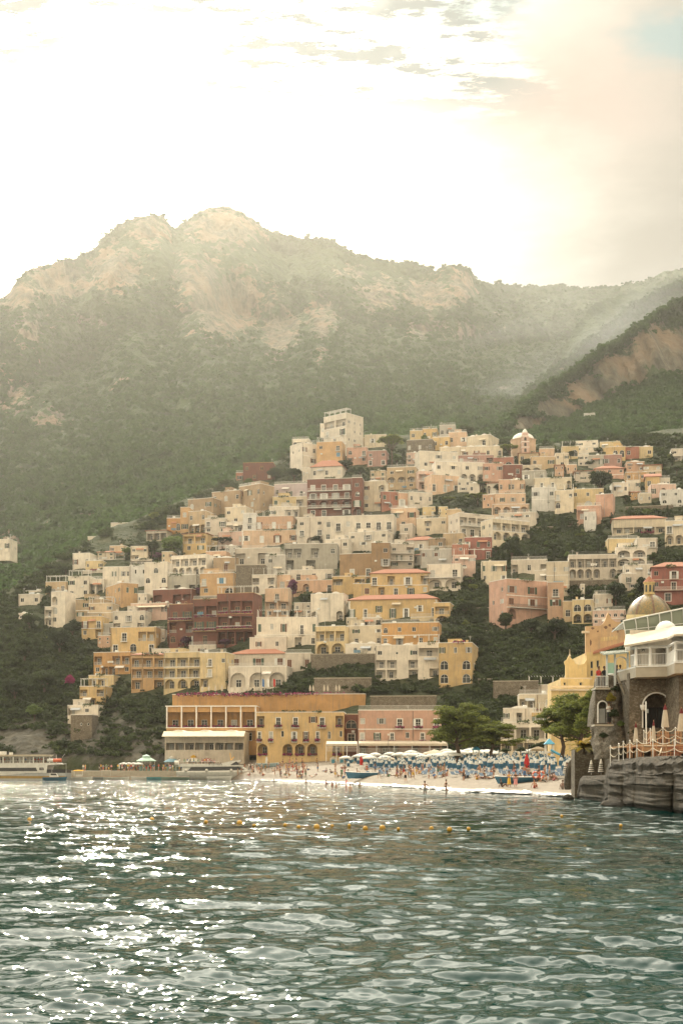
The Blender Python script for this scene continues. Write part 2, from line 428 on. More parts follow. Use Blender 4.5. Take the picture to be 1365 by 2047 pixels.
MT = make_mountain()

def make_spur(name, crest, base, depth_b, depth_c, rockL, seed, belt, cliff):
    px = np.concatenate([np.arange(crest[0][0], 1430, 2.5), np.arange(1440, 2400, 25)])
    s = np.linspace(0, 1.15, 260); PXg, Sg = np.meshgrid(px, s)
    pyc = itp(PXg, crest) + fbm(PXg / 14, 0.3, 0.0, 3, seed) * 3.5; pyb = itp(PXg, base)
    sc = np.clip(Sg, 0, 1)
    Yb = itp(PXg, depth_b); Yc = itp(PXg, depth_c)
    dep = np.where(sc < belt, 0.86 * (sc / belt) ** 1.1, 0.86 + 0.14 * np.maximum((sc - belt) / (1 - belt), 0) ** 1.3) if cliff else sc ** 1.15
    py = pyb + (pyc - pyb) * sc; Yg = Yb + (Yc - Yb) * dep
    z = CZ + (HY - py) / F * Yg
    over = np.maximum(Sg - 1, 0); Yg = Yg + over * 900; z = z - over * 420
    X = U(PXg) * Yg
    rock = blob(PXg, py, rockL) if rockL else np.zeros_like(PXg)
    w = np.clip(sc * 6, 0, 1) * np.clip((1 - sc) * 16, 0.0, 1)
    dy = ((1 - np.abs(fbm(X / 80, z / 300, 0.0, 4, seed + 1)) * 2) * 26 + fbm(X / 20, z / 50, 0.0, 4, seed + 2) * 10 + rock * fbm(X / 7, z / 34, 0.0, 4, seed + 3) * 13) * w
    can = (vnoise(X / 4.5, Yg / 7, z / 6, seed + 4) * 2.0 + fbm(X / 11, Yg / 15, z / 12, 3, seed + 5) * 3.0) * (1 - rock) * np.clip(sc * 8, 0, 1)
    k = (Yg + dy) / Yg
    V = np.stack([X * k, Yg + dy, CZ + (z - CZ) * k + can], -1)
    o = link(name, np_mesh(name, V.reshape(-1, 3), grid_quads(*PXg.shape), True, {'rock': rock}), MOUNT); tag(o, kind='structure')
    return V, PXg, py, Sg, rock
R1 = make_spur('cliff_spur', [(930, 905), (960, 882), (990, 860), (1020, 836), (1050, 806), (1075, 785), (1100, 770), (1140, 746), (1165, 726), (1200, 702), (1230, 683), (1265, 658), (1300, 636), (1335, 612), (1365, 596), (1450, 540), (1700, 430), (2400, 300)],
               [(930, 940), (1100, 935), (2400, 925)], [(930, 690), (1100, 665), (1365, 655), (2400, 650)], [(930, 800), (1100, 960), (1365, 1080), (2400, 1120)],
               [(1335, 705, 120, 55, 1.0), (1245, 738, 80, 42, 1.0), (1175, 780, 64, 36, 1.0), (1115, 818, 60, 30, 1.0), (1055, 850, 50, 22, .95), (1010, 868, 36, 14, .7), (1310, 655, 50, 24, .6)], 101, 0.55, True)
R2 = make_spur('wooded_spur', [(930, 905), (985, 850), (1040, 795), (1080, 760), (1120, 730), (1155, 700), (1190, 672), (1230, 640), (1262, 612), (1300, 596), (1330, 575), (1365, 559), (1500, 490), (2400, 330)],
               [(930, 960), (2400, 900)], [(930, 1000), (2400, 1150)], [(930, 1250), (1365, 1450), (2400, 1350)], [(1090, 780, 20, 14, .5), (1130, 740, 26, 12, .45)], 131, 0.6, False)
R3 = make_spur('far_wooded_spur', [(1000, 900), (1060, 800), (1120, 700), (1160, 640), (1180, 612), (1205, 598), (1240, 588), (1290, 575), (1330, 566), (1365, 556), (1500, 500), (2400, 350)],
               [(1000, 950), (2400, 900)], [(1000, 1300), (2400, 1400)], [(1000, 1600), (1365, 1900), (2400, 1900)], [], 161, 0.6, False)

# ---------------------------------------------------------------- beach
def beach_mat():
    t = NT('beach_shingle')
    a = t.ramp(t.noise(1.2, 6, 0.75), [(0.3, (0.12, 0.098, 0.07)), (0.7, (0.235, 0.195, 0.145))])
    wet = t.ramp(t.n('ShaderNodeSeparateXYZ').outputs['Z'] if False else t.attr('wet'), [(0.2, 0.0), (0.9, 1.0)])
    t.col(t.mix(wet, a, (0.12, 0.095, 0.07))).set(Roughness=t.ramp(t.attr('wet'), [(0.3, 0.9), (0.9, 0.30)]))
    t.bump(t.voro(6.0).outputs['Distance'], 0.6, 0.06)
    return t.mat
def beach_z(px, Y):
    a = itp(px, YSP); b = y0(px) + 3
    k = np.clip((Y - a) / (b - a), 0, 1)
    return np.where(Y < a, (Y - a) * 0.09, 0.02 + (Z0 - 0.35) * (0.18 * np.clip(k * 8, 0, 1) + 0.82 * k))
def beach_Y(px, py):
    """distance at which the beach shows at a photograph pixel"""
    ys = np.linspace(itp(px, YSP) - 10, y0(px), 600)
    p = HY - (beach_z(px, ys) - CZ) / ys * F
    i = int(np.argmin(np.abs(p - py))); return float(ys[i])
def make_beach():
    px = np.arange(430, 1500, 6.0); s = np.linspace(-0.12, 1.0, 120); PXg, Sg = np.meshgrid(px, s)
    a = itp(PXg, YSP); b = y0(PXg) + 3; Yg = a + (b - a) * Sg; z = beach_z(PXg, Yg)
    X = U(PXg) * Yg
    z = z + fbm(X / 4, Yg / 4, 0.0, 3, 5) * 0.05 * np.clip(Sg * 10, 0, 1)
    wet = np.clip(1 - np.abs(Yg - a) / 6.0, 0, 1)
    o = link('beach', np_mesh('beach', np.stack([X, Yg, z], -1).reshape(-1, 3), grid_quads(*PXg.shape), True, {'wet': wet}), beach_mat()); tag(o, kind='structure')
make_beach()

# ---------------------------------------------------------------- sea
def sea_mat():
    t = NT('sea_water')
    n = t.noise(0.05, 3)
    t.col(t.ramp(n, [(0.3, (0.001, 0.018, 0.016)), (0.7, (0.002, 0.034, 0.029))])).set(Roughness=0.05, IOR=1.19)
    # wavelets finer than the mesh: slopes straight from three bands of noise
    acc = None
    for sc, amp, scl, at in ((4.6, 0.42, (0.8, 1.0, 1.0), None), (1.25, 1.9, (0.7, 1.0, 1.0), 'far'), (0.45, 1.7, (0.6, 1.0, 1.0), 'farther')):
        mp = t.n('ShaderNodeMapping'); t.L.new(t.pos, mp.inputs[0]); mp.inputs['Scale'].default_value = scl
        q = t.n('ShaderNodeTexNoise'); q.inputs['Scale'].default_value = sc; q.inputs['Detail'].default_value = 2; q.inputs['Roughness'].default_value = 0.72
        t.L.new(mp.outputs[0], q.inputs['Vector'])
        v = t.n('ShaderNodeVectorMath', operation='SUBTRACT'); t.L.new(q.outputs['Color'], v.inputs[0]); v.inputs[1].default_value = (0.5, 0.5, 0.5)
        w = t.n('ShaderNodeVectorMath', operation='MULTIPLY'); t.L.new(v.outputs[0], w.inputs[0]); w.inputs[1].default_value = (amp, amp, 0)
        if at:
            x = t.n('ShaderNodeVectorMath', operation='SCALE'); t.L.new(w.outputs[0], x.inputs[0]); t.L.new(t.attr(at), x.inputs['Scale']); w = x
        if acc is None: acc = w.outputs[0]
        else:
            p = t.n('ShaderNodeVectorMath', operation='ADD'); t.L.new(acc, p.inputs[0]); t.L.new(w.outputs[0], p.inputs[1]); acc = p.outputs[0]
    g = t.n('ShaderNodeNewGeometry').outputs['Normal']
    p = t.n('ShaderNodeVectorMath', operation='ADD'); t.L.new(g, p.inputs[0]); t.L.new(acc, p.inputs[1])
    nn = t.n('ShaderNodeVectorMath', operation='NORMALIZE'); t.L.new(p.outputs[0], nn.inputs[0]); t.L.new(nn.outputs[0], t.b.inputs['Normal'])
    return t.mat
def wave_z(X, Y, dx, dy):
    r = np.random.default_rng(11); z = np.zeros_like(X)
    N = 84; lam = np.exp(np.linspace(math.log(0.18), math.log(6.0), N)) * r.uniform(0.93, 1.07, N)
    for l in lam:
        th = r.normal(0, 0.46) + (-0.35 if l > 1.5 else 0.0); k = 2 * math.pi / l
        kx, ky = k * math.sin(th), k * math.cos(th)
        sl = 0.043 if l < 0.9 else 0.025 if l < 2.2 else 0.016
        ph = r.uniform(0, 2 * math.pi)
        wgt = np.clip(1.25 - (np.abs(ky) * dy + np.abs(kx) * dx) / 1.6, 0, 1)
        q = kx * X + ky * Y + ph
        z += (sl / k) * wgt * (np.sin(q) + 0.22 * np.sin(2 * q + 1.57))
    return z
def make_sea():
    px = np.concatenate([np.linspace(-6000, -90, 40), np.arange(-70, 1440, 1.6), np.linspace(1460, 7000, 40)])
    py = np.concatenate([np.linspace(3000, 2085, 14), np.arange(2080, 1700, -0.9), np.arange(1700, 1549, -0.6)])
    Yr = CZ * F / (py - HY); Yr = np.concatenate([[-80, -30, -6, 1.5], Yr, [900, 1400, 3000]])
    n = len(Yr)
    YG = np.repeat(Yr[:, None], len(px), 1); UG = np.repeat(U(px)[None, :], n, 0)
    X = UG * np.maximum(YG, 12.0)
    dyr = np.abs(np.gradient(Yr))[:, None] * np.ones_like(X); dx = np.abs(np.gradient(X, axis=1))
    z = wave_z(X, YG, dx, dyr)
    # calm towards the shore line
    V = np.stack([X, YG, z], -1).reshape(-1, 3)
    o = link('sea', np_mesh('sea', V, grid_quads(*X.shape), True, {'far': np.clip((YG - 22) / 40, 0, 1), 'farther': np.clip((YG - 45) / 80, 0, 1)}), sea_mat()); tag(o, kind='structure')
make_sea()

# shore foam; sun glare on the wet shingle is built into the white sheet
def make_foam():
    t = NT('foam_glare_white'); t.col(t.ramp(t.noise(1.6, 6, 0.75), [(0.35, (0.36, 0.35, 0.32)), (0.62, (0.76, 0.75, 0.71))])).set(Roughness=0.55)
    px = np.arange(480, 1175, 0.8); s = np.linspace(0, 1, 60); PXg, Sg = np.meshgrid(px, s)
    a = itp(PXg, YSP)
    wd = itp(PXg, [(480, 3.0), (650, 9), (800, 12), (900, 12), (1000, 11), (1160, 11)])
    lo = a - wd; hi = a + itp(PXg, [(480, 1.5), (700, 3.2), (1000, 4.5), (1160, 4.5)]) * (1 + .5 * fbm(PXg / 34, 0.5, 0.0, 4, 19))
    Yg = lo + (hi - lo) * Sg; X = U(PXg) * Yg
    z = np.maximum(beach_z(PXg, Yg), 0) + 0.02 + 0.04 * np.clip(Sg * 3, 0, 1) + 0.03 * np.sin(np.pi * Sg) * (1 + fbm(X / 1.1, Yg / 1.6, 0.0, 4, 29)) + 0.06 * np.exp(-((Sg - .30 - .06 * fbm(X / 8, .3, 0.0, 2, 3)) / .05) ** 2) + 0.05 * np.exp(-((Sg - .62 - .05 * fbm(X / 7, .9, 0.0, 2, 5)) / .05) ** 2)
    z = np.where(Sg >= 0.999, z - 0.25, z)
    cover = np.minimum(Sg * 1.9, 1.0) - 0.72 - np.clip((Sg - .7) * 3, 0, .9) + 1.25 * fbm(X / 1.3, Yg / 4.5, 0.0, 5, 39, .6) + .25 * fbm(X / 9, Yg / 14, 0.0, 2, 49)
    Q = grid_quads(*PXg.shape); ok = cover.ravel()[Q].mean(1) > 0.0
    o = link('foam_glare', np_mesh('foam_glare', np.stack([X, Yg, z], -1).reshape(-1, 3), Q[ok], True), t.mat); tag(o, 'white foam of small waves with painted sun glare on the wet shingle', 'foam', kind='stuff')
make_foam()

# ---------------------------------------------------------------- haze
def make_haze():
    t = bpy.data.materials.new('haze_air'); t.use_nodes = True; nt = t.node_tree; nt.nodes.clear()
    o = nt.nodes.new('ShaderNodeOutputMaterial'); v = nt.nodes.new('ShaderNodeVolumePrincipled')
    v.inputs['Color'].default_value = (1.0, 0.985, 0.90, 1); v.inputs['Density'].default_value = HAZE; v.inputs['Anisotropy'].default_value = 0.72
    nt.links.new(v.outputs[0], o.inputs['Volume'])
    ob = MB().box(-9000, -400, -6, 9000, 6000, 905).build('haze', t); tag(ob, 'thin warm haze in the air between the sea and the mountain', 'haze', kind='stuff')
def make_smoke():
    """wisps of smoke hanging in the side valley behind the cliff spur"""
    t = bpy.data.materials.new('smoke_air'); t.use_nodes = True; nt = t.node_tree; nt.nodes.clear(); L = nt.links
    o = nt.nodes.new('ShaderNodeOutputMaterial'); v = nt.nodes.new('ShaderNodeVolumePrincipled'); v.inputs['Color'].default_value = (.93, .97, 1.0, 1); v.inputs['Anisotropy'].default_value = 0.35
    tc = nt.nodes.new('ShaderNodeTexCoord'); mp = nt.nodes.new('ShaderNodeMapping'); mp.inputs['Rotation'].default_value = (0, math.radians(28), 0); mp.inputs['Scale'].default_value = (0.0045, 0.003, 0.011); L.new(tc.outputs['Object'], mp.inputs[0])
    n = nt.nodes.new('ShaderNodeTexNoise'); n.inputs['Scale'].default_value = 1.0; n.inputs['Detail'].default_value = 4; n.inputs['Distortion'].default_value = .6; L.new(mp.outputs[0], n.inputs['Vector'])
    r = nt.nodes.new('ShaderNodeMapRange'); r.inputs['From Min'].default_value = .46; r.inputs['From Max'].default_value = .80; r.inputs['To Max'].default_value = .0040; L.new(n.outputs['Fac'], r.inputs['Value'])
    g = nt.nodes.new('ShaderNodeVectorMath'); g.operation = 'LENGTH'; m2 = nt.nodes.new('ShaderNodeMapping'); m2.inputs['Scale'].default_value = (1 / 200, 1 / 140, 1 / 110); L.new(tc.outputs['Object'], m2.inputs[0]); L.new(m2.outputs[0], g.inputs[0])
    f = nt.nodes.new('ShaderNodeMapRange'); f.interpolation_type = 'SMOOTHSTEP'; f.inputs['From Min'].default_value = 1.0; f.inputs['From Max'].default_value = .25; L.new(g.outputs['Value'], f.inputs['Value'])
    k = nt.nodes.new('ShaderNodeMath'); k.operation = 'MULTIPLY'; L.new(r.outputs[0], k.inputs[0]); L.new(f.outputs[0], k.inputs[1]); L.new(k.outputs[0], v.inputs['Density']); L.new(v.outputs[0], o.inputs['Volume'])
    mb = MB(); mb.lathe([(0, -110)] + [(200 * math.cos(a), 110 * math.sin(a)) for a in np.linspace(-1.45, 1.45, 12)] + [(0, 110)], 24, sy=.7)
    ob = mb.build('smoke', t); ob.location = P(1165, 655, 1330); ob.rotation_euler = (0, math.radians(-24), 0); tag(ob, 'thin pale smoke drifting in the side valley behind the cliff spur', 'smoke', kind='stuff')
HAZE = 0.000055

def spur_depth(px, py):
    """distance of the cliff spur seen at a photograph pixel"""
    V, PXg = R1[0], R1[1]; j = int(np.argmin(np.abs(PXg[0] - px))); c = V[:, j]; p = HY - (c[:, 2] - CZ) / c[:, 1] * F
    return float(c[int(np.argmin(np.abs(p - py))), 1])
# ---------------------------------------------------------------- town house kit
PAL = {'W': (0.71, 0.65, 0.545), 'w': (0.60, 0.59, 0.545), 'C': (0.66, 0.58, 0.44), 'K': (0.60, 0.54, 0.45), 'Y': (0.60, 0.43, 0.21), 'y': (0.64, 0.51, 0.29),
       'O': (0.54, 0.315, 0.13), 'o': (0.57, 0.37, 0.19), 'P': (0.56, 0.35, 0.265), 'p': (0.62, 0.45, 0.37), 'S': (0.58, 0.38, 0.26), 's': (0.64, 0.46, 0.32),
       'R': (0.185, 0.074, 0.052), 'r': (0.38, 0.17, 0.12), 'G': (0.40, 0.38, 0.32), 'g': (0.48, 0.46, 0.41), 'B': (0.30, 0.20, 0.11), 'b': (0.38, 0.28, 0.18),
       'T': (0.50, 0.38, 0.24), 't': (0.55, 0.44, 0.30), 'M': (0.40, 0.24, 0.20), 'L': (0.52, 0.44, 0.45), 'H': (0.33, 0.13, 0.105)}
WALL = {k: stucco('wall_' + str(i), c) for i, (k, c) in enumerate(PAL.items())}
def stone_mat(name, a, b, sc=2.6):
    t = NT(name); v = t.voro(sc, (1, 1, 1.5)); e = t.n('ShaderNodeTexVoronoi', feature='DISTANCE_TO_EDGE'); e.inputs['Scale'].default_value = sc
    mp = t.n('ShaderNodeMapping'); t.L.new(t.pos, mp.inputs[0]); mp.inputs['Scale'].default_value = (1, 1, 1.5); t.L.new(mp.outputs[0], e.inputs['Vector'])
    c = t.mix(t.noise(0.4, 5), a, b); bw = t.n('ShaderNodeRGBToBW'); t.L.new(v.outputs['Color'], bw.inputs[0]); c = t.mix(0.8, c, t.ramp(bw.outputs[0], [(0.2, 0.25), (0.8, 0.75)]), 'SOFT_LIGHT')
    joint = t.ramp(e.outputs['Distance'], [(0.0, 0.35), (0.12, 1.0)])
    c = t.mix(t.ramp(t.noise(1.1, 7, .75), [(.45, 0.0), (.7, .7)]), c, tuple(x * .45 for x in a)); c = t.mix(joint, tuple(x * 0.55 for x in a), c)
    t.col(c).set(Roughness=0.95); t.bump(joint, 0.6, 0.06)
    return t.mat
STONE = stone_mat('rubble_stone', (0.15, 0.128, 0.095), (0.25, 0.215, 0.165), 4.6)
STONE_F = stone_mat('rubble_stone_fine', (0.11, 0.095, 0.07), (0.23, 0.195, 0.145), 6.5)
WALL['#'] = STONE
def tile_mat():
    t = NT('roof_tile'); w = t.n('ShaderNodeTexWave', wave_type='BANDS', bands_direction='X'); w.inputs['Scale'].default_value = 1.6; w.inputs['Distortion'].default_value = 0.6
    t.L.new(t.pos, w.inputs['Vector'])
    t.col(t.mix(t.noise(1.5, 5), (0.33, 0.13, 0.075), (0.46, 0.22, 0.14))).set(Roughness=0.9); t.bump(w.outputs['Fac'], 0.8, 0.12); return t.mat
TILE = tile_mat()
FLATROOF = plain('roof_screed', (0.46, 0.42, 0.37), 0.95, scale=0.6)
TRIM = plain('white_trim', (0.72, 0.70, 0.65), 0.7)
TRIMC = plain('cream_trim', (0.62, 0.52, 0.38), 0.8)
GLASS = NT('window_glass').col((0.016, 0.018, 0.017)).set(Roughness=0.25, IOR=1.35).mat
GLASS2 = NT('window_glass_grey').col((0.06, 0.07, 0.066)).set(Roughness=0.3, IOR=1.35).mat
CURT = plain('curtained_pane', (0.42, 0.43, 0.40), 0.35)
PANES = [GLASS, GLASS, GLASS2, GLASS, GLASS2, GLASS, CURT]
SH_BROWN = plain('shutter_brown', (0.13, 0.055, 0.03), 0.7); SH_GREEN = plain('shutter_green', (0.035, 0.075, 0.05), 0.7); SH_GREY = plain('shutter_grey', (0.30, 0.31, 0.30), 0.7)
SH_BLUE = plain('shutter_blue', (0.10, 0.24, 0.36), 0.7); SH_WHITE = plain('shutter_white', (0.62, 0.63, 0.60), 0.6)
SHUT = {'n': SH_BROWN, 'g': SH_GREEN, 'y': SH_GREY, 'b': SH_BLUE, 'w': SH_WHITE}
IRON = plain('iron_rail', (0.10, 0.10, 0.095), 0.6); RAILW = plain('white_rail', (0.60, 0.59, 0.55), 0.6)
AWN = plain('awning_cloth', (0.62, 0.55, 0.42), 0.85); AWNG = plain('awning_grey', (0.42, 0.45, 0.47), 0.8)
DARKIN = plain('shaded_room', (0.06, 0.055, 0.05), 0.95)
def flower_mat(name, a, b, g):
    t = NT(name); r = t.n('ShaderNodeNewGeometry').outputs['Random Per Island']
    t.col(t.ramp(r, [(0.0, a), (0.45, b), (0.75, g), (1.0, g)])).set(Roughness=0.9); return t.mat
GREENERY = flower_mat('terrace_leaf', (0.03, 0.055, 0.015), (0.05, 0.08, 0.02), (0.08, 0.10, 0.03)); WOODP = plain('brown_pipe', (.16, .10, .07), .7); TERRAC = plain('rust_awning', (.40, .20, .12), .85)
MAGENTA = flower_mat('bougainvillea_bloom', (0.20, 0.015, 0.07), (0.30, 0.03, 0.12), (0.05, 0.06, 0.03))
PURPLE = flower_mat('purple_creeper_leaf', (0.12, 0.02, 0.06), (0.17, 0.035, 0.09), (0.05, 0.05, 0.03))

def arch_pts(w, h, n=8, rise=None):
    """outline of an arched opening, centred, sill at 0, going round"""
    r = w / 2; rise = r if rise is None else rise; s = h - rise
    p = [(-r, 0), (r, 0), (r, s)]
    for k in range(1, n): a = math.pi * k / n; p.append((r * math.cos(a), s + rise * math.sin(a)))
    return p + [(-r, s)]
def rect_pts(w, h): return [(-w / 2, 0), (w / 2, 0), (w / 2, h), (-w / 2, h)]
def oval_pts(w, h, n=12): return [(w / 2 * math.cos(2 * math.pi * k / n), h / 2 + h / 2 * math.sin(2 * math.pi * k / n)) for k in range(n)]

class Face:
    """a wall plane with real openings; local s along the wall, z up, d into the house"""
    def __init__(s, O, ex, en, W, z0, z1): s.O = O; s.ex = ex; s.en = en; s.W = W; s.z0 = z0; s.z1 = z1; s.op = []
    def p(s, a, z, d=0.0): return s.O + s.ex * a + Vector((0, 0, z)) + s.en * d
    def opening(s, c, sill, pts, depth, back=False):
        q = [(c + a, sill + b) for a, b in pts]
        m = 0.06
        if min(a for a, b in q) < m or max(a for a, b in q) > s.W - m or min(b for a, b in q) < s.z0 + m or max(b for a, b in q) > s.z1 - m: return False
        x0, x1, y0_, y1 = min(a for a, b in q), max(a for a, b in q), min(b for a, b in q), max(b for a, b in q)
        for o in s.op:
            if x0 < o[3][1] + 0.05 and x1 > o[3][0] - 0.05 and y0_ < o[3][3] + 0.05 and y1 > o[3][2] - 0.05: return False
        s.op.append((q, depth, back, (x0, x1, y0_, y1))); return True
    def build(s, mb):
        outer = [(0, s.z0), (s.W, s.z0), (s.W, s.z1), (0, s.z1)]
        loops = [[Vector((a, b, 0)) for a, b in outer]] + [[Vector((a, b, 0)) for a, b in o[0]][::-1] for o in s.op]
        tri = tessellate_polygon(loops); flat = [v for l in loops for v in l]
        mb.add([s.p(v.x, v.y) for v in flat], [tuple(t) for t in tri])
        for q, d, back, _ in s.op:
            n = len(q)
            mb.add([s.p(a, b) for a, b in q] + [s.p(a, b, d) for a, b in q], [(i, (i + 1) % n, n + (i + 1) % n, n + i) for i in range(n)])
            if back: mb.add([s.p(a, b, d) for a, b in q], [tuple(range(n))])

SHARED = {}
def shared(key, fn):
    if key not in SHARED: SHARED[key] = fn()
    return SHARED[key]
def rq(v): return max(0.1, round(v * 10) / 10)
def frame_mesh(kind, w, h):
    """window frame, centred, sill at z = 0, front at y = 0 (y grows into the wall)"""
    def f():
        mb = MB(); out = arch_pts(w, h) if kind == 'a' else oval_pts(w, h) if kind == 'o' else rect_pts(w, h)
        t = 0.09; cx, cz_ = 0, h / 2
        inn = [(a * (1 - 2 * t / w), cz_ + (b - cz_) * (1 - 2 * t / h)) for a, b in out]; n = len(out)
        v = [(a, 0, b) for a, b in out] + [(a, 0, b) for a, b in inn] + [(a, 0.09, b) for a, b in inn]
        mb.add(v, [(i, (i + 1) % n, n + (i + 1) % n, n + i) for i in range(n)] + [(n + i, n + (i + 1) % n, 2 * n + (i + 1) % n, 2 * n + i) for i in range(n)])
        if kind != 'o' and w > 0.75:
            mb.box(-0.035, 0.01, t, 0.035, 0.05, h - t - (0.0 if kind != 'a' else 0.02))
        if h > 1.6: mb.box(-w / 2 + t, 0.012, h * 0.62, w / 2 - t, 0.045, h * 0.62 + 0.06)
        return mb.mesh('window_frame')
    return shared(('fr', kind, w, h), f)
def pane_mesh(kind, w, h):
    def f():
        out = arch_pts(w, h) if kind == 'a' else oval_pts(w, h) if kind == 'o' else rect_pts(w, h)
        mb = MB(); s_ = 0.97; n = len(out)
        mb.add([(a * s_, 0.07, h / 2 + (b - h / 2) * s_) for a, b in out], [tuple(range(n))]); return mb.mesh('window_pane')
    return shared(('pn', kind, w, h), f)
def surround_mesh(w, h, kind):
    def f():
        mb = MB(); out = arch_pts(w, h) if kind == 'a' else rect_pts(w, h); k = 0.13; n = len(out)
        o2 = [(a * (1 + 2 * k / w), h / 2 + (b - h / 2) * (1 + 2 * k / h)) for a, b in out]
        v = [(a, -0.03, b) for a, b in o2] + [(a, -0.03, b) for a, b in out] + [(a, 0.02, b) for a, b in o2]
        mb.add(v, [(i, (i + 1) % n, n + (i + 1) % n, n + i) for i in range(n)] + [(2 * n + i, 2 * n + (i + 1) % n, (i + 1) % n, i) for i in range(n)])
        return mb.mesh('window_surround')
    return shared(('sr', kind, w, h), f)
def shutter_mesh(w, h):
    """one louvred leaf of half the width, hinge side at x = 0"""
    def f():
        mb = MB(); mb.box(0.02, -0.02, 0.0, w / 2, 0.03, h); k = 0.12
        v = [(0.06, -0.021, 0.1), (w / 2 - .04, -0.021, 0.1)]
        return mb.mesh('window_shutter')
    return shared(('sh', w, h), f)
def rail_mesh(w, h=0.95, solid=False):
    def f():
        mb = MB(); mb.box(-w / 2, -0.03, h - 0.05, w / 2, 0.03, h); mb.box(-w / 2, -0.02, 0.06, w / 2, 0.02, 0.10)
        if solid: mb.box(-w / 2, -0.05, 0.0, w / 2, 0.05, h - 0.06)
        else:
            n = max(2, int(w / 0.17))
            for k in range(n + 1):
                x = -w / 2 + 0.02 + (w - 0.04) * k / n; mb.box(x - 0.018, -0.018, 0.0, x + 0.018, 0.018, h - 0.05)
        return mb.mesh('balcony_rail')
    return shared(('rl', round(w, 1), h, solid), f)
def flower_mesh(w, seed, dep=0.5, hgt=0.6):
    def f():
        r = np.random.default_rng(seed); n = int(max(12, w * 26)); mb = MB()
        for k in range(n):
            c = Vector((r.uniform(-w / 2, w / 2), r.uniform(-dep / 2, dep / 2), r.uniform(-hgt * 0.7, hgt * 0.45) * (0.55 + 0.45 * math.sin(k * 0.9)))); s = r.uniform(0.10, 0.20)
            a = Vector(r.normal(size=3)).normalized() * s; b = a.orthogonal().normalized() * s
            mb.add([c - a - b, c + a - b, c + a + b, c - a + b], [(0, 1, 2, 3)])
        return mb.mesh('flower_box')
    return shared(('fl', round(w, 1), seed % 3, dep, hgt), f)

def place(o, face, a, z, d=0.0):
    ex, en = face.ex, face.en; p = face.p(a, z, d)
    o.matrix_basis = Matrix(((ex.x, en.x, 0, p.x), (ex.y, en.y, 0, p.y), (0, 0, 1, p.z), (0, 0, 0, 1)))
def part(name, me, mat, root, face, a, z, d=0.0):
    if not me.materials: me.materials.append(mat)
    o = bpy.data.objects.new(name, me); COL.objects.link(o); o.parent = root
    if me.materials[0] is not mat: o.material_slots[0].link = 'OBJECT'; o.material_slots[0].material = mat
    if isinstance(face, Face): place(o, face, a, z, d)
    return o
def sub(name, me, mat, par, loc=(0, 0, 0)):
    if not me.materials: me.materials.append(mat)
    o = bpy.data.objects.new(name, me); COL.objects.link(o); o.parent = par; o.location = loc
    if me.materials[0] is not mat: o.material_slots[0].link = 'OBJECT'; o.material_slots[0].material = mat
    return o

def add_window(root, fc, c, sill, w, h, kind, R, trim=TRIM, dep=0.16, pane=None):
    w, h = rq(w), rq(h); out = arch_pts(w, h) if kind == 'a' else oval_pts(w, h) if kind == 'o' else rect_pts(w, h)
    if not fc.opening(c, sill, out, dep): return None
    o = part('window', frame_mesh(kind, w, h), trim, root, fc, c, sill, dep - 0.06)
    sub('pane', pane_mesh(kind, w, h), pane or R.choice(PANES), o)
    if kind == 'r' and w > .7 and R.random() < .34:      # louvred leaves folded back against the wall
        m_ = R.choice((SH_GREEN, SH_BROWN, SH_GREY, SH_WHITE, SH_GREEN)); lw = round(w * .40, 2)
        for lx in (w / 2 + .03, -w / 2 - .03 - lw): sub('shutter', shared(('os', lw, h), lambda: MB().box(0, -.05, 0, lw, -.006, h).mesh('open_shutter')), m_, o, (lx, -(dep - .06), 0))
    return o
def add_balcony(root, fc, a0, a1, z, proj, railm, flowers=None, solid=False, R=random, slab=TRIM):
    w = a1 - a0
    mb = MB(); mb.box(-w / 2, -proj, -0.16, w / 2, -0.004, 0.0)
    o = part('balcony', mb.mesh('balcony_slab'), slab, root, fc, (a0 + a1) / 2, z, 0.0)
    ra = sub('railing', rail_mesh(round(w, 1), 0.95, solid), railm, o, (0, -proj + 0.05, 0))
    if flowers is not None:
        sub('flowers', flower_mesh(round(w, 1), R.randrange(99)), flowers, o, (0, -proj - 0.05, 0.45))
    return o

def solve_front(x0, x1, yb, Yc, yaw):
    u0, u1, uc = (x0 - 682.5) / F, (x1 - 682.5) / F, ((x0 + x1) / 2 - 682.5) / F
    Xc = uc * Yc; ca, sa = math.cos(yaw), math.sin(yaw)
    def at(u): k = (u * Yc - Xc) / (ca + u * sa); return Vector((Xc + k * ca, Yc - k * sa, 0))
    return at(u0), at(u1)

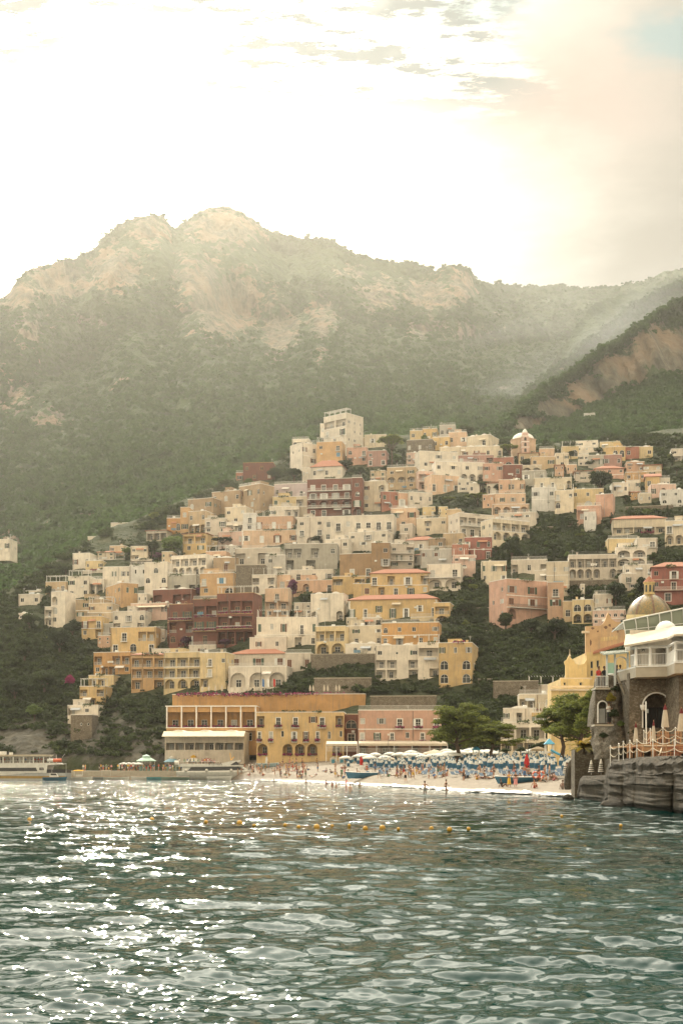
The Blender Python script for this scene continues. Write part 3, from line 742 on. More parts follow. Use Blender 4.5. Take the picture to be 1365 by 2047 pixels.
def house_block(root, x0, x1, xs, yt, yb, col, grid, R, o, first=True):
    """one box of a house. pixel extents give its bearing and height, the slope gives its distance"""
    COVER.append((min(x0, xs or x0), max(x1, xs or 0), yt, yb))
    Yc = o.get('Y') or float(depth_at((x0 + x1) / 2, yb)) + o.get('dY', 0)
    if 'a' in o: yaw = math.radians(o['a'])
    elif xs:
        e = (xs - x1) if xs > x1 else (xs - x0)
        m = o.get('m', 9.0); yaw = math.asin(max(-0.8, min(0.8, (e / F * Yc) / m)))
    else: yaw = math.radians(R.uniform(2, 14))
    A, B = solve_front(x0, x1, yb, Yc, yaw)
    zb = CZ + (HY - yb) / F * Yc; zt = CZ + (HY - yt) / F * Yc; H = zt - zb
    W_ = (B - A).length; ex = (B - A) / W_; en = Vector((-ex.y, ex.x, 0)); 
    if en.y < 0: en = -en
    D = o.get('D', 8.0)
    if xs:
        u = (xs - 682.5) / F; C_ = B if xs > x1 else A
        den = en.x - u * en.y
        if abs(den) > 1e-4:
            mm = (u * C_.y - C_.x) / den
            if 1.5 < mm < 40: D = mm
    found = o.get('f', 3.5); o = dict(o); o['_sur'] = R.random() < .4
    mat = WALL[col]; trim = o.get('trim', TRIM)
    ro = o.get('roof') or R.choice('fffffffrrrvp')
    O = A + Vector((0, 0, zb))
    front = Face(O, ex, en, W_, -found, H); right = Face(O + ex * W_, en, -ex, D, -found, H); left = Face(O + en * D, -en, ex, D, -found, H)
    sh = SHUT[o.get('sh', 'n')]; railm = IRON if o.get('rail') == 'i' else RAILW
    rows = grid.split('/') if grid else []
    top = o.get('top', 0.10 if ro != 't' else 0.06) * H if len(rows) > 1 else o.get('top', 0.16) * H
    usable = H - top; nf = max(1, len(rows)); fh = usable / nf
    for i, row in enumerate(rows):
        fl = usable - fh * (i + 1)            # floor level of this storey
        cont = '_' in row; flw = '*' in row; awn = '~' in row; colm = '|' in row
        cells = [ch for ch in row if ch not in '_*~|']
        n = len(cells)
        if not n: continue
        cw = W_ / n
        for k, ch in enumerate(cells):
            c = cw * (k + 0.5) + R.uniform(-.03, .03) * cw
            if ch == '.': continue
            if ch in 'wW':
                add_window(root, front, c, fl + fh * 0.36, min(cw * 0.52, 1.5 if ch == 'w' else 2.8), min(fh * 0.44, 2.0), 'r', R, trim)
            elif ch == 'o': add_window(root, front, c, fl + fh * 0.40, min(cw * .35, 0.9), min(fh * .3, 0.9), 'o', R, trim)
            elif ch == 'a': add_window(root, front, c, fl + fh * 0.22, min(cw * 0.6, 1.7), fh * 0.56, 'a', R, trim)
            elif ch == 'A': add_window(root, front, c, fl + fh * 0.12, min(cw * 0.74, 3.4), fh * 0.70, 'a', R, trim)
            elif ch == 's':
                ww = add_window(root, front, c, fl + fh * 0.20, min(cw * 0.54, 1.8), min(fh * 0.58, 2.7), 'r', R, trim)
                if ww:
                    sw, sq = rq(min(cw * 0.54, 1.8)) - 0.16, rq(min(fh * 0.58, 2.7)) - 0.16
                    for lx in (0.0, -sw / 2 - 0.02): sub('shutter', shutter_mesh(sw, sq), sh, ww, (lx, 0.0, 0.08))
            elif ch in 'dD':
                ww = add_window(root, front, c, fl + 0.10, min(cw * 0.54, 1.7), min(fh * 0.70, 2.9), 'r', R, trim)
                if ww:
                    ww.name = 'french_door'
                    if o.get('sur', o['_sur']): sub('surround', surround_mesh(rq(min(cw * 0.54, 1.7)), rq(min(fh * 0.70, 2.9)), 'r'), TRIM, ww, (0, -0.1, 0))
                    if ch == 'd' and not cont and fl > 0.8: add_balcony(root, front, c - min(cw * .46, 1.1), c + min(cw * .46, 1.1), fl + 0.06, 0.75, railm, MAGENTA if flw else None, False, R, trim)
            elif ch in 'lrLR':
                dp = 1.6 if ch in 'lr' else 2.6
                w = cw * (0.80 if ch in 'lL' else 0.88); h = fh * (0.84 if ch in 'lL' else 0.80)
                w = min(w, W_ - 0.3)
                pts = arch_pts(w, h, 10, min(w / 2, h * .55)) if ch in 'lL' else rect_pts(w, h)
                if front.opening(c, fl + 0.12, pts, dp, True):
                    dw = min(w * 0.46, 1.6); dh = min(h * 0.8, 2.2)
                    q = part('terrace_door', frame_mesh('r', rq(dw), rq(dh)), trim, root, front, c + R.uniform(-.12, .12) * w, fl + 0.14, dp - 0.12)
                    sub('pane', pane_mesh('r', rq(dw), rq(dh)), R.choice(PANES), q)
                    if fl > 0.8 or o.get('lrail'): part('railing', rail_mesh(round(w - 0.06, 1), 0.9), railm, root, front, c, fl + 0.13, 0.12)
                    if flw: part('flower_box', flower_mesh(round(w * .9, 1), R.randrange(99)), MAGENTA, root, front, c, fl + 0.55, -0.12)
        if cont and fl > 0.5:
            a0, a1 = o.get('cont', (0.02, 0.98))
            add_balcony(root, front, W_ * a0, W_ * a1, fl + 0.03, 1.2, railm, MAGENTA if flw else None, o.get('solid', False), R, trim)
        if awn:
            ww = W_ * 0.9; mb = MB(); mb.add([(-ww / 2, -0.01, 0), (ww / 2, -0.01, 0), (ww / 2, -1.5, -0.55), (-ww / 2, -1.5, -0.55), (-ww / 2, -1.5, -0.75), (ww / 2, -1.5, -0.75), (-ww / 2, -0.01, -0.05), (ww / 2, -0.01, -0.05)],
                             [(0, 1, 2, 3), (3, 2, 5, 4), (0, 3, 4, 6), (1, 7, 5, 2), (6, 4, 5, 7)])
            part('awning', mb.mesh('awning'), AWN, root, front, W_ / 2, fl + fh * 0.93, 0.0)
    # side walls
    for fc, vis in ((right, yaw > 0.12), (left, yaw < -0.12)):
        if not vis or o.get('blind'): continue
        n = max(1, int(fc.W / 3.6))
        for i in range(nf):
            fl = usable - fh * (i + 1)
            for k in range(n):
                if R.random() < 0.68: add_window(root, fc, fc.W * (k + 0.5) / n, fl + fh * 0.36, 0.9, min(fh * .42, 1.3), 'r', R, trim)
    mb = MB()
    for fc in (front, right, left): fc.build(mb)
    bk = Face(O + ex * W_ + en * D, -ex, -en, W_, -found, H); bk.build(mb)
    part('wall', mb.mesh('house_wall'), mat, root, None, 0, 0)
    M = Matrix(((ex.x, en.x, 0, O.x), (ex.y, en.y, 0, O.y), (0, 0, 1, O.z), (0, 0, 0, 1)))
    rb = MB()
    if ro == 't':
        e = 0.45; rh = o.get('rh', min(2.2, 0.16 * D + 0.5)); inx = min(W_ * 0.3, D * .5) if o.get('hip', True) else 0.0
        v = [(-e, -e, H - .05), (W_ + e, -e, H - .05), (W_ + e, D + e, H - .05), (-e, D + e, H - .05), (inx - (e if not inx else 0), D / 2, H + rh), (W_ - inx + (e if not inx else 0), D / 2, H + rh),
             (-e, -e, H - .22), (W_ + e, -e, H - .22), (W_ + e, D + e, H - .22), (-e, D + e, H - .22)]
        rb.add([M @ Vector(p) for p in v], [(0, 1, 5, 4), (1, 2, 5), (2, 3, 4, 5), (3, 0, 4), (6, 7, 1, 0), (7, 8, 2, 1), (8, 9, 3, 2), (9, 6, 0, 3), (9, 8, 7, 6)])
        part('roof', rb.mesh('tile_roof'), TILE, root, None, 0, 0)
    else:
        rb.box(0.02, 0.02, H - 0.75, W_ - 0.02, D - 0.02, H - 0.6, M=M)
        if ro == 'v':           # shallow whitewashed vaults
            nv = max(1, int(W_ / 5)); cw = W_ / nv
            for k in range(nv):
                seg = [(cw * k + cw * .06 + cw * .88 * q / 8, H - 0.62 + 1.3 * math.sin(math.pi * q / 8)) for q in range(9)]
                vs = [M @ Vector((a, 0.3, b)) for a, b in seg] + [M @ Vector((a, D - 0.3, b)) for a, b in seg]
                rb.add(vs, [(q, q + 1, 10 + q, 9 + q) for q in range(8)] + [tuple(range(9))])
        part('roof', rb.mesh('flat_roof'), TRIM if ro == 'v' else FLATROOF, root, None, 0, 0)
        # coping round the parapet
        cb = MB(); t = 0.22; k = 0.07
        cb.box(-k, -k, H - 0.02, W_ + k, t, H + 0.14, M=M); cb.box(-k, D - t, H - 0.02, W_ + k, D + k, H + 0.14, M=M)
        cb.box(-k, t + .002, H - 0.02, t, D - t - .002, H + 0.14, M=M); cb.box(W_ - t, t + .002, H - 0.02, W_ + k, D - t - .002, H + 0.14, M=M)
        part('coping', cb.mesh('coping'), trim, root, None, 0, 0)
        if ro == 'r':
            for fc in (front,): part('roof_railing', rail_mesh(round(W_ - .2, 1), 1.0), railm, root, front, W_ / 2, H + 0.15, 0.1)
        if ro == 'p':           # timber pergola on the terrace
            pb = MB(); n = max(2, int(W_ / 3))
            for q in range(n + 1):
                x = 0.3 + (W_ - 0.6) * q / n; pb.box(x - .07, 0.3, H + .1, x + .07, 0.44, H + 2.3, M=M); pb.box(x - .07, min(D - .6, 3.4), H - .5, x + .07, min(D - .46, 3.54), H + 2.3, M=M)
            n2 = max(4, int(W_ / 0.7))
            for q in range(n2 + 1): x = 0.2 + (W_ - 0.4) * q / n2; pb.box(x - .04, 0.1, H + 2.31, x + .04, min(D - .3, 3.8), H + 2.43, M=M)
            part('pergola', pb.mesh('pergola'), RAILW, root, None, 0, 0)
    if o.get('band', R.random() < .35 and nf > 1 and W_ > 6):
        for q in range(1, nf):
            fl = usable - fh * q; bb = MB(); bb.box(-0.05, -0.06, fl - 0.1, W_ + 0.05, -0.003, fl + 0.1, M=M); part('string_course', bb.mesh('string_course'), trim, root, None, 0, 0)
    for q in range(o.get('cols', 0)):
        cb = MB(); x = 0.2 + (W_ - 0.4) * q / max(1, o['cols'] - 1); cb.box(x - .16, -.5, -.2, x + .16, -.2, H - .1, M=M); part('column', cb.mesh('column'), TRIM, root, None, 0, 0)
    if o.get('cols'): cb = MB(); cb.box(-.2, -.6, H - .1, W_ + .2, -.003, H + .18, M=M); part('column_beam', cb.mesh('column_beam'), TRIM, root, None, 0, 0)
    if o.get('canopy'):
        cb = MB(); v = [(-.3, -2.6, H - 1.0), (W_ + .3, -2.6, H - 1.0), (W_ + .3, 0.3, H + .3), (-.3, .3, H + .3)]; v += [(x, y, z - .14) for x, y, z in v]; cb.add([M @ Vector(q) for q in v], [(0, 1, 2, 3), (7, 6, 5, 4), (0, 4, 5, 1), (1, 5, 6, 2), (3, 7, 4, 0)]); part('awning', cb.mesh('canopy_awning'), AWN, root, None, 0, 0)
    if o.get('quoin'):
        for xx in (0.0, W_ - 0.5):
            bb = MB(); z = 0.1; j = 0
            while z < H - 0.5: bb.box(xx + (0.0 if (xx == 0 or j % 2) else 0.12), -0.05, z, xx + (0.5 if (xx > 0 or j % 2) else 0.38), -0.003, z + 0.38, M=M); z += 0.46; j += 1
            part('corner_stones', bb.mesh('corner_stones'), trim, root, None, 0, 0)
    # roof-top bits
    if o.get('bits', 1) and W_ > 8 and ro in 'fr' and R.random() < .42:
        w0, h0, x = R.uniform(2.4, W_ * .45), R.uniform(1.7, 2.5), R.uniform(.3, W_ * .5); rb2 = MB(); rb2.box(x, D * .35, H - .6, x + w0, D - .3, H + h0 - .4, M=M); rb2.box(x - .12, D * .35 - .12, H + h0 - .397, x + w0 + .12, D - .18, H + h0 - .25, M=M); part('roof_room', rb2.mesh('roof_room'), mat, root, None, 0, 0)
        f_ = Face(M @ Vector((x, D * .35 - .01, H)), ex, en, w0, -.6, h0); q = part('window', frame_mesh('r', .9, 1.1), trim, root, f_, w0 * .5, .1, -.06); sub('pane', pane_mesh('r', .9, 1.1), R.choice(PANES), q)
    if o.get('bits', 1) and W_ > 5 and ro in 'frv':
        if R.random() < 0.75:
            cb = MB(); x = R.uniform(0.8, W_ - 0.8); y = R.uniform(1, D * .6); cb.box(x - .3, y - .25, H - .6, x + .3, y + .25, H + 0.9, M=M); cb.box(x - .38, y - .33, H + .902, x + .38, y + .33, H + 1.02, M=M)
            part('chimney', cb.mesh('chimney'), mat, root, None, 0, 0)
        if R.random() < 0.6:
            ab = MB(); x = R.uniform(0.8, W_ - 0.8); y = R.uniform(1, D * .6); q = M @ Vector((x, y, H - .6)); hh = R.uniform(2.2, 3.4)
            ab.tube([q, q + Vector((0, 0, hh))], 0.03, 4)
            for j in range(4): w2 = 0.5 - 0.08 * j; ab.tube([q + Vector((-w2, 0, hh - .15 - .16 * j)), q + Vector((w2, 0, hh - .15 - .16 * j))], 0.015, 3)
            part('aerial', ab.mesh('aerial'), RAILW, root, None, 0, 0)
        if R.random() < 0.35:
            tb = MB(); x = R.uniform(1.2, W_ - 1.2); y = R.uniform(1.2, max(1.3, D * .6)); q = M @ Vector((x, y, H - .6)); tb.lathe([(0.0, 1.6), (0.5, 1.58), (0.6, 1.4), (0.6, 0.1), (0.55, 0.0)], 12, q)
            part('water_tank', tb.mesh('water_tank'), SH_WHITE, root, None, 0, 0)
    for k in range(R.choice((0, 1, 1, 2)) if W_ > 5 and o.get('bits', 1) else 0):          # rain pipes
        pb = MB(); x = R.choice((0.25, W_ - 0.25, R.uniform(.3, .7) * W_)); pb.tube([(0, -.07, 0), (0, -.07, H - .15)], .06, 5); part('rain_pipe', pb.mesh('rain_pipe'), R.choice((IRON, SH_GREY, WOODP)), root, front, x, 0)
    if R.random() < .16 and W_ > 6 and o.get('bits', 1):                                     # washing on a line
        lb = MB(); w0 = R.uniform(2.0, 3.2); n0 = int(w0 / .5)
        for k in range(n0): lb.box(-w0 / 2 + k * .5, -.62, -R.uniform(.5, .95), -w0 / 2 + k * .5 + .42, -.6, 0)
        lb.tube([(-w0 / 2 - .2, -.61, .01), (w0 / 2 + .2, -.61, .01)], .015, 4); part('laundry', lb.mesh('laundry'), R.choice((SH_WHITE, TRIM, SH_BLUE)), root, front, R.uniform(.3, .7) * W_, max(1.2, usable - fh * R.randint(0, nf - 1) - fh * .62))
    if R.random() < .3 and W_ > 5 and o.get('bits', 1):                                      # cloth awning over an opening
        w0 = R.uniform(1.8, 3.4); lb = MB(); lb.add([(-w0 / 2, -.01, 0), (w0 / 2, -.01, 0), (w0 / 2, -1.1, -.6), (-w0 / 2, -1.1, -.6), (w0 / 2, -1.1, -.78), (-w0 / 2, -1.1, -.78), (-w0 / 2, -.01, -.05), (w0 / 2, -.01, -.05)], [(0, 1, 2, 3), (3, 2, 4, 5), (0, 3, 5, 6), (1, 7, 4, 2), (6, 5, 4, 7)])
        part('awning', lb.mesh('small_awning'), R.choice((AWN, AWNG, TRIM, TERRAC)), root, front, R.uniform(.25, .75) * W_, usable - fh * R.randint(0, nf - 1) - fh * .08)
    if R.random() < .35 and W_ > 5:                                                          # creeper or pot plants along a terrace
        w0 = R.uniform(1.5, W_ * .5); part('terrace_plants', flower_mesh(round(w0, 1), R.randrange(99), .7, 1.1), R.choice((GREENERY, GREENERY, GREENERY, MAGENTA)), root, front, R.uniform(.3, .7) * W_, R.choice((H + .25, H + .2, .35)), .1 if ro in 'frpv' else -.3)
    if R.random() < o.get('ac', 0.3) and H > 5:
        ab = MB().box(-0.4, -0.32, 0, 0.4, -0.003, 0.55); part('air_conditioner', ab.mesh('air_conditioner'), SH_WHITE, root, front, R.uniform(0.15, .85) * W_, R.uniform(.3, .6) * H)
    return front, A, B, zb, zt, M, W_, D, H

COVER = []; PLACED = []
NH = [0]
def house(name, label, cat, blocks, group=None):
    """blocks: (x0, x1, xs, yt, yb, colour, storeys, options)"""
    NH[0] += 1; R = random.Random(NH[0] * 77 + 5)
    b = blocks[0]; o0 = b[7] if len(b) > 7 else {}
    root = empty(name); tag(root, label, cat, group)
    PLACED.append((min(q[0] for q in blocks), max(q[1] for q in blocks), min(q[3] for q in blocks), max(q[4] for q in blocks), label))
    out = []
    for b in blocks:
        o = b[7] if len(b) > 7 else {}
        out.append(house_block(root, b[0], b[1], b[2], b[3], b[4], b[5], b[6], R, o))
    # bring the origin to the foot of the first block
    A, B, zb = out[0][1], out[0][2], out[0][3]; p = Vector(((A.x + B.x) / 2, (A.y + B.y) / 2, zb))
    root.location = p
    for c in root_children(root): c.matrix_basis = Matrix.Translation(-p) @ c.matrix_basis
    return root, out
def root_children(root): return list(root.children)
# ---------------------------------------------------------------- the houses of the town, read from the photograph
G_ = 'houses on the town hillside'
def T(name, label, *blocks, cat='house', group=G_): return house(name, label, cat, list(blocks), group)

# --- top of the hill
T('house', 'tall white tower house crowning the hill, arched openings at its base', (647, 692, 726, 830, 908, 'W', 'rr/d.d/.w./.aa', {'roof': 'p', 'm': 12, 'rail': 'i'}), (640, 652, 0, 847, 890, 'W', 'w/w', {'dY': 3}))
T('house', 'low cream flat roofed house just right of the white tower house', (728, 772, 0, 869, 892, 'C', '.w.w', {}))
T('house', 'tan orange house with blue shutter below the white tower house', (633, 684, 0, 883, 931, 'o', 'w.d/..s/.w.', {'sh': 'b', 'dY': -4}))
T('house', 'white cube house with square windows left of the tan orange house', (604, 633, 580, 887, 932, 'W', 'w.w/.w', {'dY': -6}))
T('house', 'white arched roof terrace house at the left crest of the hill', (584, 618, 0, 878, 905, 'W', 'aaa/w.w', {'roof': 'r'}))
T('house', 'pink house with tan upper floor right of the tower house', (693, 734, 0, 894, 927, 'P', 'a.d/w.w', {}), (695, 733, 0, 875, 896, 'T', 'w.', {'dY': 2}))
T('house', 'dull mauve house beneath the big umbrella pine', (734, 772, 0, 901, 930, 'M', 'w.w/d.d', {}))
T('house', 'red house with orange trim standing alone at the left crest', (486, 546, 0, 925, 963, 'R', 'w.w./.w.w', {'trim': WALL['O'], 'dY': 2}), (472, 488, 0, 945, 964, 'r', 'w', {'dY': 4}))
T('house', 'white house under a low red tiled roof above the red hotel', (622, 684, 0, 932, 957, 'W', 'w.w.w', {'roof': 't', 'rh': 3.4}))
T('hotel', 'dark red hotel with white balconies and arches, upper town', (614, 704, 0, 957, 1032, 'R', 'dddd_/dddd_/llll_/dd.d_', {'D': 9, 'solid': False}), (703, 724, 0, 955, 1030, 'R', 'w/a/d/l', {'dY': -2}), cat='hotel')
T('house', 'lilac house with roof railing left of the dark red hotel', (548, 632, 0, 967, 996, 'L', 'w.d.d.w', {'roof': 'r', 'dY': -1}))
T('house', 'pale yellow low house with dark shutters below the lilac house', (545, 594, 0, 993, 1013, 'y', 's.s.', {'sh': 'g', 'dY': -1}), (592, 640, 0, 992, 1028, 'C', 'r.w/.w', {'dY': -3}))
T('house', 'white terrace house with railing below the pale yellow low house', (538, 598, 0, 1013, 1034, 'K', 'w.rr', {'roof': 'r', 'dY': -5}))
T('house', 'long weathered stone building stepping down the left crest', (478, 521, 548, 970, 1022, 'b', 'w.w.w/..w.', {'m': 9, 'D': 8}), (424, 480, 0, 982, 1026, 'b', 'w.a.w/w..w', {'a': 24}), (376, 426, 0, 997, 1040, 'b', 'a.w/..w', {'a': 24}))
T('house', 'cream house with dark windows beneath the weathered stone building', (450, 492, 0, 1014, 1048, 'C', 'w.w/.w.', {'a': 18, 'dY': -4}))
T('house', 'narrow pale blue white house beside the square salmon house', (486, 512, 0, 1026, 1064, 'w', 'd/w', {'dY': -2}))
T('house', 'square salmon house with three white shuttered windows', (510, 586, 0, 1032, 1062, 'S', 's.s.s', {'sh': 'w', 'sur': 1, 'dY': 2}))
T('house', 'wide salmon house with awnings below the square salmon house', (484, 594, 0, 1060, 1090, 's', 'w.s.s.w', {'sh': 'w', 'quoin': 1}))
T('house', 'long pink house at the left end of the wide salmon house', (436, 485, 0, 1063, 1092, 'p', 'w.w.w', {}))
T('house', 'pale house with small terraces above the long pink house', (410, 452, 0, 1036, 1068, 'K', 'd.d/w.w', {}))
T('house', 'glazed terrace house left of the narrow blue white house', (452, 486, 0, 1044, 1064, 'W', 'rr', {'rail': 'i'}))
T('house', 'grey white house with two arches right of the salmon houses', (594, 648, 0, 1034, 1088, 'K', 'w.w/d.d/.ll', {}))
T('hotel', 'long white hotel of dark windows and shallow arches, town centre', (646, 787, 0, 1031, 1086, 'W', 'wdwdddd/wddwll.', {'rail': 'i', 'roof': 'r'}), cat='hotel')
T('house', 'white terrace house with glass balcony below the long white hotel', (697, 774, 0, 1063, 1094, 'W', 'w.d.w/.w..', {'a': 20, 'dY': -4}))
T('house', 'white low house with arches left of the brown house', (650, 697, 0, 1078, 1114, 'W', 'w.w/.w.', {'dY': -3}))
T('house', 'long grey beige house with deep window bays, town centre', (568, 674, 0, 1087, 1139, 'G', 'rr.r.w/R.R..', {'dY': -2}), (530, 571, 0, 1110, 1149, 'g', 'w./..', {'dY': -5}))
T('restaurant', 'pale terrace restaurant with a long railing beneath the salmon houses', (470, 560, 0, 1096, 1128, 'K', 'r.r.', {'roof': 'r', 'dY': -3}), cat='restaurant')
T('house', 'brown house with white shuttered windows and taller right wing', (679, 744, 0, 1107, 1153, 'B', '..../.d.d', {'sur': 1, 'dY': -2}), (742, 780, 0, 1085, 1152, 'B', '.w/.d/..', {'dY': -1}))
T('house', 'cream house with rounded gable right of the dark red hotel', (724, 770, 0, 962, 1020, 'C', 'w.l/a.w/w.w', {'roof': 'v'}))
T('house', 'orange house with green shutters below the tan arcaded house', (763, 798, 751, 983, 1018, 'r', 's.s/.a.', {'sh': 'g', 'm': 10}), (797, 836, 0, 986, 1014, 'S', 'd.d', {'a': -14}))
T('house', 'peach house with tall brown shutters below the orange house', (781, 831, 0, 1016, 1058, 's', 's.s/.w.', {'sh': 'g', 'dY': -2}), (799, 824, 0, 1048, 1068, 'K', 'w', {'dY': -8}))
# --- right of the crest
T('house', 'ochre house with solar panel at the skyline', (819, 846, 0, 861, 880, 'y', 'w.', {}), (844, 873, 0, 857, 880, 'Y', 'w.w', {}))
T('house', 'pale green tower house at the skyline left of a round pine', (878, 910, 0, 850, 876, 'g', 'www', {'roof': 'r'}))
T('house', 'small ochre house below the skyline ochre house', (864, 898, 0, 874, 897, 'Y', 'w.w', {}))
T('house', 'rough stone ruin of a house right of the big umbrella pine', (813, 864, 0, 879, 907, '#', 'w.w.w', {'bits': 0}))
T('house', 'orange tan house in front of the round skyline pine', (896, 932, 0, 864, 892, 's', 'w.w', {}))
T('house', 'cream vaulted house with big blank arch at the skyline', (932, 978, 997, 871, 900, 'C', '.a', {'roof': 'v', 'm': 9}))
T('house', 'long cream house of small windows beneath the skyline houses', (878, 1004, 0, 893, 917, 'C', 'w.w.d.w.w.a', {'dY': -3}))
T('house', 'white stepped villa complex with three tall arches', (838, 915, 0, 903, 938, 'W', '..w.w/w..', {'a': -12}), (870, 968, 0, 924, 962, 'W', 'w.w.w.w/.d.lll', {'a': -8, 'dY': -5}))
T('house', 'mauve house between white villa complex and long cream house', (914, 986, 0, 910, 928, 'M', 'w.w.r', {}))
T('house', 'small pink house right of the three tall white arches', (965, 1006, 0, 926, 962, 'P', 'w.w/w..', {}))
T('house', 'red house with one big arch and a lower red cube', (986, 1026, 0, 914, 944, 'r', '.A', {}), (1005, 1044, 0, 929, 955, 'R', '.w', {'dY': -4}))
T('house', 'tan arcaded house under the big umbrella pine', (773, 831, 0, 934, 978, 'T', 'w.w/lll/w.w', {}))
T('house', 'long pinkish tan house with green doors below the white villa complex', (862, 917, 0, 950, 984, 's', 'd.d.d', {'sh': 'g', 'a': -18}), (836, 866, 0, 942, 978, 'p', 'r/r', {'a': -12}))
T('house', 'huddle of little white arched houses below the three arches', (914, 938, 0, 958, 984, 'W', 'a.a/w', {}), (937, 958, 0, 966, 987, 'K', 'w.', {'roof': 'v'}))
T('house', 'white long low house with dark windows right of the orange house', (818, 864, 0, 985, 1008, 'K', 'w.w.w', {'dY': -3, 'a': -15}))
T('palazzo', 'peach palazzo with an arcade of four arches', (978, 1050, 0, 987, 1010, 's', 'w.w.w.w', {'D': 8}), (984, 1057, 0, 1008, 1028, 's', 'llll', {'dY': -5}), (996, 1072, 0, 1025, 1039, 'K', 'w.w.w.', {'dY': -9}), cat='palazzo')
T('hotel', 'long cream balcony hotel descending to the right, right town', (918, 986, 0, 1028, 1074, 'K', 'rrrr_/dddd_', {'a': -26}), (984, 1058, 0, 1040, 1082, 'C', 'rrrr/llll', {'a': -26, 'roof': 'r'}), (892, 920, 0, 1018, 1068, 'T', 'a/L', {}), cat='hotel')
T('house', 'cream yellow blocky house left of the long balcony hotel', (832, 893, 0, 1036, 1066, 'C', '.r.w/.w..', {}))
T('house', 'ochre house with dark balcony door above the maroon house', (885, 927, 0, 1066, 1094, 'T', '..d', {'rail': 'i'}))
T('house', 'brick orange house left of the maroon house', (903, 936, 0, 1088, 1122, 'r', '.w./d..', {'dY': -3}))
T('house', 'maroon pink house with green shutters and an arched window', (928, 982, 0, 1074, 1118, 'H', 's.s.a/l..d', {'sh': 'g'}))
T('house', 'pink house with small windows under the maroon house', (905, 950, 0, 1110, 1140, 'p', 'w.w/.w.', {'dY': -6}))
T('house', 'pale grey beige house with three red shutters', (840, 903, 0, 1098, 1130, 'g', 's.s.S/...', {'sh': 'n', 'roof': 'r'}))
T('house', 'white house with blue railing over two arches', (853, 920, 0, 1128, 1177, 'W', 'd.d_/ll', {'rail': 'w', 'cont': (-0.06, 1.0)}))
T('house', 'cream house with striped awning right of the brown house', (780, 827, 0, 1087, 1136, 'K', 'w.r_/.d.d_/w.w', {}))
T('house', 'tan house under a red tiled roof above the red shuttered house', (812, 870, 0, 1079, 1104, 'K', 'w.w.w', {'roof': 't', 'dY': 3}))
T('house', 'small brown house left of the ochre balcony house', (856, 888, 0, 1076, 1100, 'b', '.w', {}))
# --- east side of the valley
T('house', 'cream house over a pale blue house front, right valley', (1066, 1142, 0, 955, 980, 'C', '.d.d..l', {'rail': 'i'}), (1062, 1110, 0, 975, 1017, 'w', 'w.w/..', {'dY': -3}), (1108, 1146, 0, 980, 1018, 'C', 'd.w/A..', {'dY': -4}))
T('house', 'pale yellow house with two arches left of the big pink house', (1143, 1206, 0, 977, 1015, 'y', 'w.w.w/.AA', {}))
T('house', 'big blank pink red house with a white corner line', (1190, 1224, 1246, 988, 1032, 'P', '', {'m': 14, 'blind': 1}), (1152, 1200, 0, 1011, 1038, 'P', 'r.', {'dY': -6}), (1166, 1190, 0, 1024, 1047, 'w', 'w.w', {'dY': -9}))
T('house', 'pink villa with tiled roof above the dark round valley tree', (1188, 1246, 0, 936, 960, 'P', 'w.w.w/.w.', {'roof': 't', 'dY': 4}))
T('house', 'large white house at the top right below the cliff', (1150, 1194, 0, 881, 903, 'W', 'w.w/w.w.w', {}))
T('house', 'yellow house left of the large white house below the cliff', (1122, 1156, 0, 892, 915, 'y', '.A', {}))
T('house', 'yellow houses with two arches right of the large white house', (1198, 1238, 0, 883, 900, 'y', 'w.w', {}), (1210, 1249, 0, 893, 917, 'Y', '.AA', {'dY': -3}))
T('house', 'rust red house at the top right, yellow house beside it', (1248, 1278, 0, 893, 916, 'r', 'w.', {}), (1277, 1304, 0, 893, 914, 'y', '.w', {}))
T('house', 'narrow white house with four windows beside a grey stone house', (1155, 1176, 0, 908, 933, 'W', 'ww/ww', {}), (1175, 1206, 0, 910, 936, 'G', 'w.w', {}))
T('house', 'pinkish stone house with ragged top, upper right valley', (1205, 1242, 0, 909, 933, 'M', 'w.w', {'bits': 0}))
T('house', 'tan house right of the domed church', (1077, 1108, 0, 897, 918, 's', 'w.', {}), (1060, 1109, 0, 913, 934, 'T', 'w.w', {'dY': -3}))
T('house', 'little cream house on terraces right of the tan house', (1110, 1136, 0, 906, 934, 'C', 'w.w/w', {}))
T('house', 'white house with two round arches below the domed church', (1043, 1082, 0, 930, 948, 'C', 'll', {}), (1043, 1090, 0, 941, 964, 'G', 'w.w', {'dY': -4}))
T('house', 'yellow gabled house among trees at the right edge', (1289, 1319, 0, 952, 980, 'Y', 'w.', {'roof': 't', 'hip': False}), (1317, 1338, 0, 956, 976, 'K', 'www', {}))
T('house', 'orange house behind the yellow gabled house', (1249, 1291, 0, 944, 962, 'o', 'w.w', {}))
T('house', 'white house with two dark windows right of the valley tree', (1223, 1255, 0, 965, 988, 'W', 'w.w', {}))
T('house', 'small white house beside the yellow gabled house', (1251, 1279, 0, 960, 978, 'W', 'w.w', {}))
T('house', 'pale pink house with arches at the right edge', (1300, 1350, 0, 968, 995, 'p', 'w.l.w', {}))
T('house', 'pale blue white house with arched windows at the right edge', (1320, 1380, 0, 979, 1009, 'w', 'w.w.w/a.a.', {}))
T('house', 'tiny cream house with two windows below the pale pink house', (1277, 1301, 0, 986, 1006, 'C', 'w.w', {}))
T('house', 'white villa at the far right above the yellow gabled house', (1341, 1380, 0, 897, 921, 'W', 'w.w/rr', {}))
T('house', 'long cream villa with red tiled roof and shaded veranda', (1223, 1330, 0, 1036, 1066, 'C', '..../rrrrr', {'roof': 't', 'rh': 1.6, 'top': .06}), (1328, 1385, 0, 1041, 1088, 'C', 'd.d/ll.', {}))
